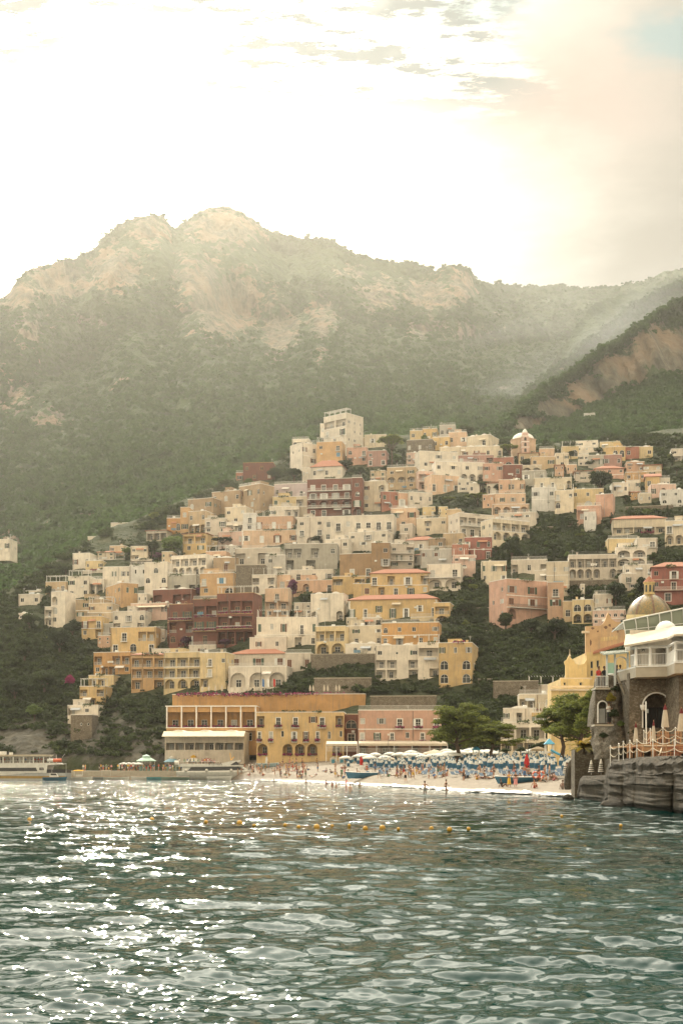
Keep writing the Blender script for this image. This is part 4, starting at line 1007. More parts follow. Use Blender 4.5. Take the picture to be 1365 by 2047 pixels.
T('house', 'yellow and white house with stacked big arches, right valley', (1214, 1274, 0, 1077, 1100, 'y', '.a.w', {'roof': 'r'}), (1272, 1313, 0, 1076, 1110, 'K', '.d/..', {}), (1230, 1292, 0, 1094, 1132, 'W', 'LL/LL', {'dY': -4}))
T('house', 'white low house beneath the stacked big arches', (1246, 1304, 0, 1129, 1154, 'W', 'w..w', {'dY': -5}))
T('house', 'small cream house with balcony door above the lantern', (1241, 1271, 0, 1147, 1180, 'K', '.d./.w', {'rail': 'i'}))
T('hotel', 'cream hotel of shaded verandas over arches, vines along it', (1136, 1232, 0, 1109, 1156, 'K', 'rrrrrr/llll.l', {'rail': 'i', 'roof': 'r'}), cat='hotel')
T('hotel', 'maroon hotel with tiled roof at the right edge', (1302, 1390, 0, 1132, 1202, 'H', 'w.d.d/w.d.a_/.d.d', {'roof': 't', 'trim': WALL['p']}), cat='hotel')
T('house', 'cream house with green shutters left of the pink villa', (962, 1012, 0, 1122, 1166, 'C', 's.s.s/w..w', {'sh': 'g'}))
T('house', 'tall cream house rising behind the pink villa', (1091, 1137, 0, 1123, 1190, 'C', '.w.w/..../.w.', {}), (1021, 1093, 0, 1119, 1150, 'K', 'r.w.r', {'roof': 'r', 'dY': 2}), (1068, 1122, 0, 1140, 1170, 'W', '.A.', {'roof': 'v', 'dY': -4}))
T('villa', 'big pink villa with brown shutters and a pale left side', (1012, 1094, 977, 1160, 1240, 'P', 's.s./s.s._/L...', {'m': 11, 'band': 1, 'rail': 'i', 'cont': (.06, 1)}), (1094, 1126, 0, 1164, 1238, 'S', 'd/s/.', {'dY': -1.5}), cat='villa')
T('house', 'yellow house with paired arches right of the pink villa', (1143, 1184, 0, 1199, 1246, 'y', 'AA/LL', {}), (1125, 1144, 0, 1202, 1246, 'T', 'w', {'dY': 1.5}))
T('house', 'pale pink house with a row of tiny arches behind the church gable', (1184, 1249, 0, 1220, 1250, 'p', 'aaaaa/w.w.w', {}))
T('house', 'low white house below the dark cypress, right valley', (1186, 1224, 0, 1188, 1214, 'K', 'w.w', {}), (1160, 1168, 0, 1168, 1196, 'W', 'w/w', {}))
T('house', 'white hillside cottage high among the trees at the right', (1320, 1358, 0, 812, 828, 'W', 'www', {'Y': spur_depth(1339, 828) - 3, 'bits': 0, 'f': 9}), (1332, 1352, 0, 809, 816, 'W', '', {'Y': spur_depth(1339, 828) + 4, 'bits': 0}))
T('house', 'grey white cottage half hidden in the trees below the cliff', (1166, 1188, 0, 826, 840, 'w', 'w.w', {'Y': spur_depth(1177, 840) - 3, 'bits': 0, 'f': 9}))
# --- centre
T('palazzo', 'upper yellow palazzo with red tiles and recessed balconies', (740, 857, 0, 1145, 1192, 'Y', 'd.r.d.r/.r.d.d.w', {'roof': 't', 'dY': 2}), (706, 742, 0, 1167, 1192, 'Y', '.s', {'dY': -2}), cat='palazzo')
T('house', 'small yellow house with laundry lines left of the upper yellow palazzo', (664, 730, 0, 1152, 1186, 'Y', 'R.R/...', {}))
T('palazzo', 'wide yellow palazzo under a red tiled roof with white balcony doors', (697, 873, 0, 1197, 1236, 'Y', 'd.d.w.d.d.w.d', {'roof': 't', 'sur': 1, 'rail': 'i', 'quoin': 1, 'top': .12}), (867, 899, 0, 1205, 1248, 'Y', 'r/L', {'dY': 2}), cat='palazzo')
T('house', 'deep orange house under a railed terrace below the wide yellow palazzo', (763, 877, 0, 1245, 1290, 'O', 'a.w.w..w/d.D..D.w', {'roof': 'r', 'dY': -1}), (820, 876, 0, 1234, 1246, 'y', 'R.R', {'dY': 3, 'bits': 0}))
T('house', 'buff house with laundry balcony over two arches', (630, 690, 0, 1252, 1308, 'y', 'rrr/Ll', {}), (690, 764, 0, 1251, 1288, 'C', '.w..w/.d..d', {}), (690, 758, 0, 1287, 1308, 'W', '.w.ww', {'dY': -2}))
T('house', 'white terraced house with porthole windows beside the yellow corner house', (750, 837, 0, 1290, 1356, 'W', 'W.o.w/rr.r/rr.r', {'roof': 'v'}), (835, 879, 0, 1285, 1354, 'W', 'R/S/.r', {'roof': 'p', 'sh': 'n', 'dY': -1}))
T('house', 'yellow corner house with big white arched windows', (877, 943, 957, 1285, 1369, 'Y', 'w.w.W/A.A/A.A', {'m': 10, 'top': .04}))
T('house', 'whitewashed house with two loggia arches left of the wide yellow palazzo', (621, 687, 0, 1187, 1244, 'W', '..../l..l', {}))
T('house', 'white and salmon house with two arches and a purple creeper', (573, 666, 0, 1139, 1160, 'W', '.d.w.d', {}), (573, 666, 0, 1160, 1186, 'S', 'l.l..d', {'dY': -.4}))
T('house', 'white house with glass screened balcony over two arches, centre left', (504, 550, 0, 1149, 1186, 'W', 'r.r/l.l', {}))
T('house', 'peach house with vine pergola between red hotel and creeper', (530, 579, 0, 1176, 1236, 's', '.d./rr/W.W', {}), (549, 580, 0, 1149, 1180, 's', 'd', {'dY': 3}))
T('house', 'orange house with blue shutters and one arch', (400, 469, 0, 1146, 1192, 'o', 'd.s./w.A', {'sh': 'b'}), (427, 477, 0, 1115, 1148, 'b', '.s.', {'dY': 3, 'roof': 'v'}))
T('house', 'white house with five arches and deep balconies, left town', (343, 413, 0, 1110, 1150, 'W', 'rrrr/lllll', {'a': 20}), (412, 452, 0, 1102, 1130, 'S', '.s', {'dY': 4}))
T('hotel', 'long dark red hotel with flower balconies and glazed terrace', (434, 506, 524, 1186, 1288, 'R', 'rrr*/rrr_*/RRRR', {'m': 14, 'trim': WALL['o'], 'a': 14, 'roof': 'p'}), (386, 435, 0, 1198, 1289, 'R', 'rr*/dd_*/.d.', {'trim': WALL['o'], 'a': 14, 'dY': -1.2, 'roof': 'r'}), (338, 387, 0, 1208, 1290, 'R', 'dd_*/r.r/a.d', {'trim': WALL['o'], 'a': 14, 'dY': -.2, 'roof': 'f'}), cat='hotel')
T('house', 'dark red house with yellow arched windows left of the red hotel', (335, 372, 0, 1214, 1288, 'R', 'w.w/a.w/l.a', {'trim': WALL['Y']}), (306, 384, 0, 1178, 1214, 'R', 'r.rr', {'a': 16, 'dY': 3}))
T('house', 'broad white house with dark shutters below the long dark red hotel', (513, 634, 0, 1234, 1298, 'W', 's.w.s..d.s/..R..r.w', {'sh': 'g', 'rail': 'i'}), (499, 572, 0, 1274, 1300, 'W', '.w..w.', {'dY': -3}))
T('villa', 'white villa with red tiled roof, hooded windows and three arches', (462, 571, 0, 1306, 1335, 'K', 's.s.s', {'roof': 't', 'rh': 1.6, 'dY': 1}), (570, 623, 0, 1306, 1340, 'K', 's.s', {'dY': 1}), (457, 573, 0, 1333, 1374, 'W', 'lll', {'dY': -.5, 'roof': 'r'}), cat='villa')
# --- west side
T('hotel', 'orange hotel with three rows of recessed balconies', (263, 330, 0, 1308, 1378, 'o', 'rrr/rrr/r.r', {'roof': 't', 'rh': .9, 'rail': 'w'}), (328, 402, 0, 1304, 1377, 'y', 'rrr/rrr/lll', {'dY': -1.5}), (400, 453, 0, 1305, 1374, 'y', '.d.w/.d../r..', {'dY': -2.5}), cat='hotel')
T('house', 'white box house on top of the orange balcony hotel', (304, 352, 0, 1297, 1314, 'W', 'w.w.w', {'dY': 5, 'bits': 0}), (378, 432, 0, 1290, 1310, 'W', '.w.', {'dY': 5, 'bits': 0}))
T('house', 'stack of orange terrace houses stepping down to a white house', (188, 261, 0, 1304, 1350, 'O', 'r.rr/wrr.w', {'rail': 'w'}), (178, 228, 0, 1350, 1374, 'y', 'rr.', {'dY': -2}), (160, 210, 0, 1372, 1410, 'Y', 'r.r/rr.', {'dY': -3}), (136, 197, 0, 1410, 1430, 'W', 'r.w.', {'dY': -5}), (142, 184, 0, 1429, 1462, '#', '.oo', {'dY': -6, 'bits': 0}))
T('hotel', 'large white hotel with blue arches and roof gardens, far left town', (137, 178, 0, 1152, 1196, 'W', 'w.w/d.w', {'dY': 2}), (176, 208, 0, 1158, 1190, 'W', 'LL', {'dY': 3}), (206, 261, 0, 1133, 1182, 'W', '..w.ww/....', {'dY': 5}), (166, 210, 0, 1140, 1162, 'K', 'r.r.', {'dY': 9}), (212, 250, 0, 1118, 1138, 'K', 'rrr', {'dY': 12, 'roof': 'p'}), cat='hotel')
T('house', 'bluish white house with glass roof terrace right of the large white hotel', (260, 291, 0, 1130, 1174, 'w', '.w.w/..', {'roof': 'r'}), (262, 304, 0, 1118, 1132, 'K', 'RRRR', {'dY': 4, 'bits': 0}))
T('house', 'tall white blank house with one arched niche', (289, 335, 0, 1124, 1190, 'W', '.a./a.a/..w', {'bits': 0}))
T('house', 'peach house with dark green shutters below the large white hotel', (243, 277, 212, 1166, 1208, 'o', '.s.s/..', {'sh': 'g', 'm': 11}))
T('house', 'tall white house with arched loggias and bare brown side', (103, 131, 152, 1183, 1250, 'W', 'l./A./w.', {'m': 11, 'blind': 1}), (90, 106, 0, 1213, 1250, 'W', 'r/r', {'dY': -1}))
T('house', 'row of grey stucco houses below the peach house', (152, 208, 0, 1198, 1238, 'T', '.w.w/w.w', {}), (178, 226, 0, 1206, 1240, 't', 'w..w/.w.', {'dY': -3}))
T('house', 'small yellow house with balconies among trees, left slope', (164, 204, 0, 1232, 1276, 'Y', 'd.d/w.r', {'rail': 'i'}))
T('house', 'pale pink terrace house with slanting awning', (262, 336, 0, 1206, 1240, 'p', 'w.r.r~/....', {'a': 14}), (226, 290, 0, 1222, 1260, 'W', 'a.d.A/r..r', {'a': 10, 'dY': -2}))
T('house', 'ochre house with white railings over a pale terrace', (222, 312, 0, 1254, 1306, 'Y', '.d.rr/d.A.d', {'a': 8, 'rail': 'w'}))
T('house', 'white villa group alone on the far left slope', (38, 80, 0, 1188, 1210, 'W', 'w.w', {}), (52, 82, 0, 1181, 1194, 'W', 'w.w', {'dY': 5}))
T('house', 'tiny white chapel like house among trees, far left', (38, 58, 0, 1226, 1238, 'W', 'a.', {'roof': 'v', 'bits': 0}))
T('house', 'white house cut by the left edge under the cliff', (-8, 20, 0, 1078, 1104, 'W', 'l.w', {}))
T('house', 'white cottage with chimney behind the large white hotel', (146, 180, 0, 1106, 1138, 'W', 'w.a', {}))
T('house', 'tan house with rooftop frame left of the large white hotel', (92, 133, 0, 1163, 1190, 'T', 'r.w', {'roof': 'p'}))
T('house', 'string of small white houses high behind the large white hotel', (176, 222, 0, 1072, 1092, 'W', 'wwww', {'dY': 60, 'bits': 0}))
T('house', 'highest string of white houses on the left slope', (222, 275, 0, 1045, 1066, 'W', 'wwlww', {'dY': 70, 'bits': 0}))
T('house', 'orange towers with arched blue window at the left crest', (334, 364, 0, 1036, 1066, 'O', '.a', {}), (361, 379, 0, 1014, 1066, 'o', 'w/w', {'dY': 1}))
T('house', 'tan arcaded house right of the orange towers', (377, 412, 0, 1022, 1066, 'T', 'w.w/lll', {'a': 18}))
T('house', 'pavilion house with glazed top floor above the light green tree', (293, 334, 0, 1060, 1080, 'K', 'RRR', {'roof': 't', 'rh': .8}))
T('house', 'bright yellow house with terraces beside the light green tree', (366, 413, 0, 1066, 1106, 'Y', 'rr/ww', {'roof': 't', 'rh': .7, 'a': 16}))
T('house', 'cream house with stepped terraces left of the light green tree', (262, 296, 0, 1092, 1120, 'C', 'w.w/r.', {}))
T('house', 'weathered grey arcade house below the five arched white house', (318, 392, 0, 1150, 1182, 'G', '..../R.R.R', {'a': 16}))
# --- sea front hotels
T('hotel', 'orange sea front hotel with columned verandas and flower terraces', (345, 730, 0, 1388, 1424, 'O', '..', {'dY': -8, 'D': 24, 'bits': 0, 'ac': 0, 'a': 3, 'f': 6}), (333, 513, 0, 1412, 1456, 'O', 'RRRRRR*', {'D': 10, 'bits': 0, 'dY': -15, 'top': .1, 'a': 3, 'cols': 7}), (333, 513, 0, 1455, 1482, 'O', 'rrrr.r', {'D': 12, 'bits': 0, 'dY': -19, 'top': .05, 'a': 3}), (330, 488, 0, 1464, 1500, 'K', '/RRRRRRRR', {'D': 12, 'dY': -25, 'bits': 0, 'top': .02, 'a': 3, 'trim': TRIM, 'canopy': 1}), cat='hotel', group=None)
T('hotel', 'yellow sea front hotel with flower balconies over four big arches', (513, 687, 0, 1424, 1512, 'Y', 'r.d.d.wd.r*/d.d.w.d.d.d.a.w*/L.LLL.L*', {'sur': 1, 'dY': -16, 'top': .03, 'D': 18, 'rail': 'i', 'bits': 0, 'a': 3}), cat='hotel', group=None)
T('house', 'narrow red house wedged between the yellow and pink hotels', (687, 717, 0, 1428, 1486, 'R', 'A/d*', {'sur': 1, 'dY': -13, 'D': 14, 'trim': TRIMC, 'a': 3}), group=None)
T('hotel', 'pink sea front hotel with flower balconies and white cornice', (716, 882, 0, 1420, 1514, 'P', 'w.w.d.d.d*/d.d.d.w.d.d*/R.RR.R.R', {'sur': 1, 'dY': -16, 'roof': 'r', 'top': .1, 'D': 16, 'a': 3}), cat='hotel', group=None)
T('house', 'stepped cream restaurant house with roof terrace behind the beach', (1037, 1102, 0, 1388, 1420, 'C', 'rr.w', {'dY': -4, 'roof': 'r'}), (1054, 1130, 0, 1369, 1392, 'K', 'w..w', {'roof': 'p', 'dY': 2}), group=None)
T('restaurant', 'white terrace restaurant of stacked verandas above the beach pines', (1005, 1070, 0, 1416, 1446, 'W', 'w.R..', {'dY': -4, 'roof': 'v'}), (1000, 1090, 0, 1444, 1478, 'W', 'RRR', {'dY': -9, 'roof': 'r'}), (1062, 1092, 0, 1424, 1450, 'Y', 'W', {'dY': -7}), (1000, 1092, 0, 1478, 1502, 'C', 'RRRR', {'dY': -13, 'bits': 0}), cat='restaurant', group=None)
# ---------------------------------------------------------------- coverage map (2 px cells) used to keep plants off the house fronts
CW_, CH_ = 700, 1024
def cover_map():
    m = np.zeros((CH_, CW_), bool)
    for x0, x1, a, b in COVER: m[max(0, int(a / 2)):int(b / 2) + 1, max(0, int(x0 / 2)):max(0, int(x1 / 2) + 1)] = True
    return m
def inpoly(x, y, poly):
    x = np.asarray(x, float); y = np.asarray(y, float); r = np.zeros(x.shape, bool); n = len(poly)
    for i in range(n):
        (xa, ya), (xb, yb) = poly[i], poly[(i + 1) % n]
        c = ((ya > y) != (yb > y)) & (x < (xb - xa) * (y - ya) / (yb - ya + 1e-9) + xa); r ^= c
    return r
TOWN = [(200, 1300), (120, 1250), (90, 1195), (150, 1120), (330, 1045), (470, 985), (560, 925), (640, 880), (760, 880), (860, 890), (1000, 905), (1240, 905), (1360, 940), (1360, 1000), (1200, 1005), (1110, 1025), (1060, 1045), (1000, 1100), (960, 1120), (930, 1165), (880, 1185), (895, 1240), (880, 1290), (740, 1290), (620, 1310), (460, 1310), (260, 1310)]
# pockets of garden inside the town where no house stands
GREEN = [[(590, 1160), (625, 1165), (625, 1215), (585, 1212)], [(520, 935), (610, 935), (610, 962), (520, 965)], [(670, 918), (780, 925), (780, 950), (670, 945)], [(870, 980), (975, 985), (975, 1025), (880, 1020)], [(1100, 1010), (1150, 1010), (1220, 1040), (1210, 1080), (1120, 1100), (1060, 1060)],
         [(920, 1075), (1050, 1060), (1060, 1120), (960, 1120)], [(255, 1060), (375, 1040), (370, 1115), (255, 1120)], [(1170, 938), (1230, 960), (1230, 1000), (1160, 985)], [(470, 1130), (532, 1130), (532, 1185), (470, 1185)], [(880, 1180), (1000, 1170), (1000, 1290), (890, 1290)], [(745, 870), (820, 870), (820, 935), (745, 935)]]
def fill_houses():
    m = cover_map(); R = random.Random(5); used = set(); n = 0
    cols = 'WWwCCKKTtspSyYog'; cname = {'W': 'white', 'w': 'pale white', 'C': 'cream', 'K': 'pale beige', 'T': 'tan', 't': 'sandy', 's': 'light peach', 'p': 'pale pink', 'S': 'salmon', 'y': 'light yellow', 'Y': 'yellow', 'o': 'orange', 'g': 'grey'}
    grids = ['w.w/.w.', 'w.w', 'd.w/w.w', 'r.w/w.d', 'w.a/.w.', 'd.d', 'l.l', 's.s/w.w', 'w..w']
    cand = []
    for y in range(905, 1300, 6):
        for x in range(100, 1350, 8): cand.append((x, y))
    R.shuffle(cand)
    for x, y in cand:
        if n >= 105: break
        w = R.randint(18, 40) if n < 60 else R.randint(14, 26); h = R.randint(16, 28) if n < 60 else R.randint(12, 19)
        c = [(x, y), (x + w, y), (x, y + h), (x + w, y + h), (x + w / 2, y + h / 2)]
        if not all(inpoly(a, b, TOWN) for a, b in c): continue
        if any(inpoly(x + w / 2, y + h * .6, g) or inpoly(x + w / 2, y + h, g) for g in GREEN): continue
        s = m[y // 2:(y + h) // 2, x // 2:(x + w) // 2]
        if s.mean() > 0.36 or m[(y + h - 5) // 2:(y + h) // 2, x // 2:(x + w) // 2].mean() > 0.45: continue
        # named after its nearest neighbour
        best = None
        for px0, px1, a, b, lab in PLACED:
            if lab.startswith('small') and 'tucked' in lab: continue
            cx, cy_ = (px0 + px1) / 2, (a + b) / 2; dx, dy = x + w / 2 - cx, y + h / 2 - cy_
            d = math.hypot(max(0, abs(dx) - (px1 - px0) / 2 - w / 2), max(0, abs(dy) - (b - a) / 2 - h / 2)) + 0.05 * math.hypot(dx, dy)
            rel = ('just below' if dy > 0 else 'just above') if abs(dx) < (px1 - px0) / 2 else ('right of' if dx > 0 else 'left of')
            col = None
            if best is None or d < best[0]: best = (d, rel, lab)
        ck = R.choice(cols); lab = best[2].split(',')[0]
        for q in (' below', ' beneath', ' above', ' left of', ' right of', ' beside', ' under', ' behind', ' among', ' on top', ' between', ' stepping', ' at the', ' with ', ' over ', ' of ', ' alone', ' rising', ' wedged', ' crowning'):
            if len(lab.split()) > 5 and q in lab and len(lab[:lab.index(q)].split()) >= 3: lab = lab[:lab.index(q)]
        label = f'small {cname[ck]} house tucked {best[1]} the {lab}'
        if label in used or len(label.split()) > 16: continue
        used.add(label); n += 1
        house('house', label, 'house', [(x, x + w, 0, y, y + h, ck, R.choice(grids), {'roof': R.choice('fffrvt'), 'rh': .9, 'sh': R.choice('ngyw')})], G_)
        m[y // 2:(y + h) // 2 + 1, x // 2:(x + w) // 2 + 1] = True
fill_houses()

# ---------------------------------------------------------------- foliage
def leaf_mat(name, a, b, c):
    t = NT(name); v = t.attr('tint')
    col = t.ramp(v, [(0.0, a), (0.5, b), (1.0, c)])
    col = t.mix(t.ramp(t.noise(0.5, 3), [(0.35, 0.0), (0.7, 0.55)]), col, tuple(x * 0.65 for x in b))
    t.col(col).set(Roughness=0.85)
    tr = t.n('ShaderNodeBsdfTranslucent'); t.L.new(t.mix(0.5, col, tuple(min(1, x * 1.6) for x in c)), tr.inputs[0])
    mx = t.n('ShaderNodeMixShader'); mx.inputs[0].default_value = 0.36; t.L.new(t.b.outputs[0], mx.inputs[1]); t.L.new(tr.outputs[0], mx.inputs[2]); t.L.new(mx.outputs[0], t.out.inputs[0])
    return t.mat
LEAF = leaf_mat('leaf_green', (0.011, 0.021, 0.007), (0.026, 0.043, 0.013), (0.060, 0.080, 0.024))
LEAF_PINE = leaf_mat('pine_needles', (0.040, 0.062, 0.014), (0.10, 0.13, 0.026), (0.20, 0.22, 0.045))
LEAF_LIGHT = leaf_mat('light_leaf', (0.05, 0.085, 0.018), (0.09, 0.14, 0.03), (0.14, 0.19, 0.05))
LEAF_GOLD = leaf_mat('golden_palm_leaf', (0.10, 0.12, 0.015), (0.22, 0.20, 0.025), (0.34, 0.22, 0.03))
LEAF_DARK = leaf_mat('cypress_leaf', (0.012, 0.022, 0.009), (0.022, 0.036, 0.014), (0.040, 0.056, 0.020))
BARK = plain('bark', (0.10, 0.07, 0.05), 0.95, scale=5)

def clump_arrays(r, centers, radii, nper, leaf, flat=0.8, up=0.35):
    """leaf quads spread over the shells of several lumps"""
    k = len(centers); C = np.repeat(np.asarray(centers, float), nper, 0); Rr = np.repeat(np.asarray(radii, float), nper)
    d = r.normal(size=(k * nper, 3)); d /= np.linalg.norm(d, axis=1)[:, None]
    d[:, 2] = np.where(d[:, 2] < -0.3, -d[:, 2] * up, d[:, 2])
    rad = Rr * r.uniform(0.55, 1.08, k * nper); p = C + d * rad[:, None] * np.array([1, 1, flat])
    nrm = d + r.normal(scale=0.55, size=d.shape); nrm /= np.linalg.norm(nrm, axis=1)[:, None]
    a = np.cross(nrm, r.normal(size=d.shape)); a /= np.linalg.norm(a, axis=1)[:, None] + 1e-9; b = np.cross(nrm, a)
    s = leaf * r.uniform(0.6, 1.25, k * nper)
    a = a * s[:, None]; b = b * s[:, None] * 0.7
    V = np.stack([p - a - b, p + a - b * .6, p + a * .8 + b, p - a * .7 + b], 1).reshape(-1, 3)
    tint = np.repeat(np.clip(np.repeat(r.uniform(0.1, 0.8, k), nper) + r.normal(scale=.17, size=k * nper), 0, 1), 4)
    return V, tint
def leaves_mesh(name, V, tint): return np_mesh(name, V, np.arange(len(V)).reshape(-1, 4), False, {'tint': tint})
def bush_var(seed, n=9, nper=16, leaf=0.16):
    r = np.random.default_rng(seed); c = r.normal(size=(n, 3)) * [0.42, 0.42, 0.22]; c[:, 2] = np.abs(c[:, 2]) + 0.25
    return clump_arrays(r, c, r.uniform(0.3, 0.5, n), nper, leaf)
def bake(name, pts, sc, variants, mat, squash=1.0, seed=1, tintk=None):
    r = np.random.default_rng(seed); Vs, Ts = [], []; vi = r.integers(0, len(variants), len(pts)); ang = r.uniform(0, 6.283, len(pts))
    tk = r.uniform(-0.28, 0.28, len(pts)) if tintk is None else tintk
    for k, (V, T_) in enumerate(variants):
        q = np.where(vi == k)[0]
        if not len(q): continue
        c, s = np.cos(ang[q])[:, None], np.sin(ang[q])[:, None]
        x = V[None, :, 0] * c - V[None, :, 1] * s; y = V[None, :, 0] * s + V[None, :, 1] * c; z = np.broadcast_to(V[None, :, 2] * squash, x.shape)
        W_ = np.stack([x, y, z], -1) * sc[q][:, None, None] + pts[q][:, None, :]
        Vs.append(W_.reshape(-1, 3)); Ts.append(np.clip(T_[None, :] + tk[q][:, None], 0, 1).ravel())
    return link(name, leaves_mesh(name, np.concatenate(Vs), np.concatenate(Ts)), mat)

def hill_pts(px, py):
    Y = depth_at(px, py); return np.stack([U(px) * Y, Y, hill_z(px, Y)], -1)
BV = [bush_var(s) for s in (1, 2, 3, 4)]
def shrubs():
    r = np.random.default_rng(21); m = cover_map()
    N = 60000; px = r.uniform(-60, 1425, N); py = r.uniform(870, 1530, N)
    ok = (py > itp(px, CRP) + 3) & (py < 1512)
    def cov(x, y): return m[np.clip((y / 2).astype(int), 0, CH_ - 1), np.clip((x / 2).astype(int), 0, CW_ - 1)]
    ok &= ~cov(px, py)
    ok &= ~((py > 1385) & (px > 330) & (px < 890))
    rock = blob(px, py, [(60, 1490, 120, 60, 1.0), (200, 1470, 110, 60, .95), (300, 1500, 90, 40, .9), (250, 1410, 70, 35, .5), (1005, 1345, 40, 25, .5), (985, 1290, 40, 30, .4)])
    ok &= r.uniform(size=N) > rock * 0.93
    px, py = px[ok], py[ok]; Y = depth_at(px, py)
    sz = r.uniform(0.7, 1.9, len(px)) * np.where(inpoly(px, py, TOWN), 0.8, 1.45)
    # shrink where a house front is right behind
    for k in (0.8, 1.5, 2.2):
        up = sz * k / Y * F * 0.75; hit = cov(px, py - up); sz = np.where(hit, sz * 0.66, sz)
    keep = (r.uniform(size=len(px)) < np.where(inpoly(px, py, TOWN), 0.42, 0.36)) & (sz > .4)
    P_ = hill_pts(px[keep], py[keep]); P_[:, 2] -= 0.3
    o = bake('shrubs', P_, sz[keep], BV, LEAF, 0.95, 5)
    tag(o, 'dark green scrub and garden shrubs growing over the town slope', 'shrubs', kind='stuff')
shrubs()
def forest():
    """the wood on the mountain and the two spurs, read as one mass"""
    r = np.random.default_rng(31); pts, sc = [], []
    for (V, PXg, py, Sg, rock), n, lo, s0 in ((MT, 17000, 560, 3.4), (R1, 9000, 590, 2.6), (R2, 2600, 540, 3.4)):
        ok = (Sg > 0.03) & (Sg < 1.015) & (PXg > -40) & (PXg < 1400) & (rock + r.normal(scale=.10, size=rock.shape) < 0.40) & (r.uniform(size=rock.shape) < 0.9)
        ok &= (py > lo - 1e3 * (Sg > .97))
        q = V[ok]; w = np.clip((1100.0 / q[:, 1]) ** 1.6, 0.12, 3); w /= w.sum(); i = r.choice(len(q), min(n, len(q)), replace=False, p=w)
        pts.append(q[i]); sc.append(r.uniform(0.7, 1.6, len(i)) * s0)
        e = (Sg > 0.985) & (Sg < 1.01) & (PXg > -40) & (PXg < 1400) & (rock < 0.7); q = V[e]; i = r.choice(len(q), min(700, len(q)), replace=False); pts.append(q[i] - [0, 0, 1.5]); sc.append(r.uniform(0.5, 1.4, len(i)) ** 1.5 * s0 * .75)
    pts = np.concatenate(pts); sc = np.concatenate(sc)
    o = bake('forest', pts, sc, [bush_var(s, 6, 8, 0.30) for s in (11, 12, 13)], LEAF_FAR, 1.0, 9, r.uniform(-.1, .1, len(pts)))
    tag(o, 'dark woodland covering the mountain flank and its spurs', 'forest', kind='stuff')
LEAF_FAR = leaf_mat('woodland_leaf', (0.014, 0.036, 0.008), (0.028, 0.062, 0.013), (0.048, 0.090, 0.021))
forest()

# ---------------------------------------------------------------- trees one can tell apart
def tree_meshes(kind, seed):
    r = np.random.default_rng(seed); tb = MB()
    if kind == 'umbrella':            # flat wide crown on a forked bare trunk, height 1
        tb.tube([(0, 0, -.05), (0.01, 0, .3), (.0, .01, .5)], [.035, .028, .024], 7)
        for k in range(6): a = k * 1.05 + r.uniform(-.2, .2); tb.tube([(0, 0, .48), (math.cos(a) * .14, math.sin(a) * .14, .66), (math.cos(a) * .30, math.sin(a) * .30, .80)], [.02, .013, .006], 5)
        c = [(math.cos(t) * q, math.sin(t) * q, .80 + r.uniform(-.03, .05) + .06 * (1 - q / .42)) for t, q in zip(r.uniform(0, 6.283, 34), np.sqrt(r.uniform(0, 1, 34)) * .42)]
        V, T_ = clump_arrays(r, c, r.uniform(.085, .13, 34), 120, .022, .62)
    elif kind == 'cypress':
        tb.tube([(0, 0, -.05), (0, 0, .5)], [.03, .015], 6)
        c = [(r.normal(scale=.03), r.normal(scale=.03), z) for z in np.linspace(.1, .95, 20)]
        V, T_ = clump_arrays(r, c, [.035 + .085 * math.sin(math.pi * min(1, (z + .12))) for x, y, z in c], 60, .018, 1.5)
    elif kind == 'pine':              # leaning seaside pine, layered lumpy crown
        tb.tube([(0, 0, -.05), (.03, 0, .18), (-.01, .02, .36), (.03, 0, .55)], [.032, .028, .024, .014], 7)
        cc = []
        for k in range(11):
            a = k * 2.4; z = .30 + .055 * k; q = .40 * (1 - .05 * k) * r.uniform(.75, 1.1); e = (math.cos(a) * q, math.sin(a) * q, z + .10)
            tb.tube([(0.01, 0, z - .04), (e[0] * .5, e[1] * .5, z + .03), e], [.014, .009, .004], 5)
            for j in range(9): cc.append((e[0] * r.uniform(.2, 1.12) + r.normal(scale=.05), e[1] * r.uniform(.2, 1.12) + r.normal(scale=.05), e[2] + r.normal(scale=.035)))
        cc += [(r.normal(scale=.1), r.normal(scale=.1), r.uniform(.75, .92)) for k in range(9)]
        V, T_ = clump_arrays(r, cc, r.uniform(.075, .125, len(cc)), 150, .0145, .75)
    elif kind == 'palm':
        tb.tube([(0, 0, -.05), (0, 0, .25)], [.06, .05], 8); vs = []
        V = []; T_ = []
        for k in range(46):
            a = r.uniform(0, 6.283); el = r.uniform(.15, 1.25); L = r.uniform(.55, .85); pts = []
            for j in range(9):
                t = j / 8; x = math.cos(el) * L * t; z = .25 + math.sin(el) * L * t - .42 * t * t * L
                pts.append(Vector((math.cos(a) * x, math.sin(a) * x, z)))
            side = Vector((-math.sin(a), math.cos(a), 0))
            for j in range(8):
                for s in (-1, 1):
                    d = side * s * .11 * math.sin(math.pi * (j + 1) / 9.5) + Vector((0, 0, -.035)); V += [pts[j], pts[j + 1], pts[j + 1] + d + (pts[j + 1] - pts[j]) * .5, pts[j] + d * .8 + (pts[j + 1] - pts[j]) * .7]; T_ += [min(1, .2 + .7 * el)] * 4
        V = np.array([tuple(v) for v in V]); T_ = np.array(T_)
    else:                             # round broadleaf, height 1
        tb.tube([(0, 0, -.05), (0, .01, .25), (.01, 0, .45)], [.04, .032, .02], 7)
        for k in range(5): a = k * 1.26; tb.tube([(0, 0, .28), (math.cos(a) * .16, math.sin(a) * .16, .5)], [.02, .008], 5)
        c = r.normal(size=(26, 3)); c /= np.linalg.norm(c, axis=1)[:, None]; c = c * r.uniform(.1, .29, 26)[:, None] + [0, 0, .58]
        V, T_ = clump_arrays(r, c, r.uniform(.12, .19, 26), 190, .026, .9)
    return tb.mesh('tree_trunk', True), leaves_mesh('tree_crown', V, T_)
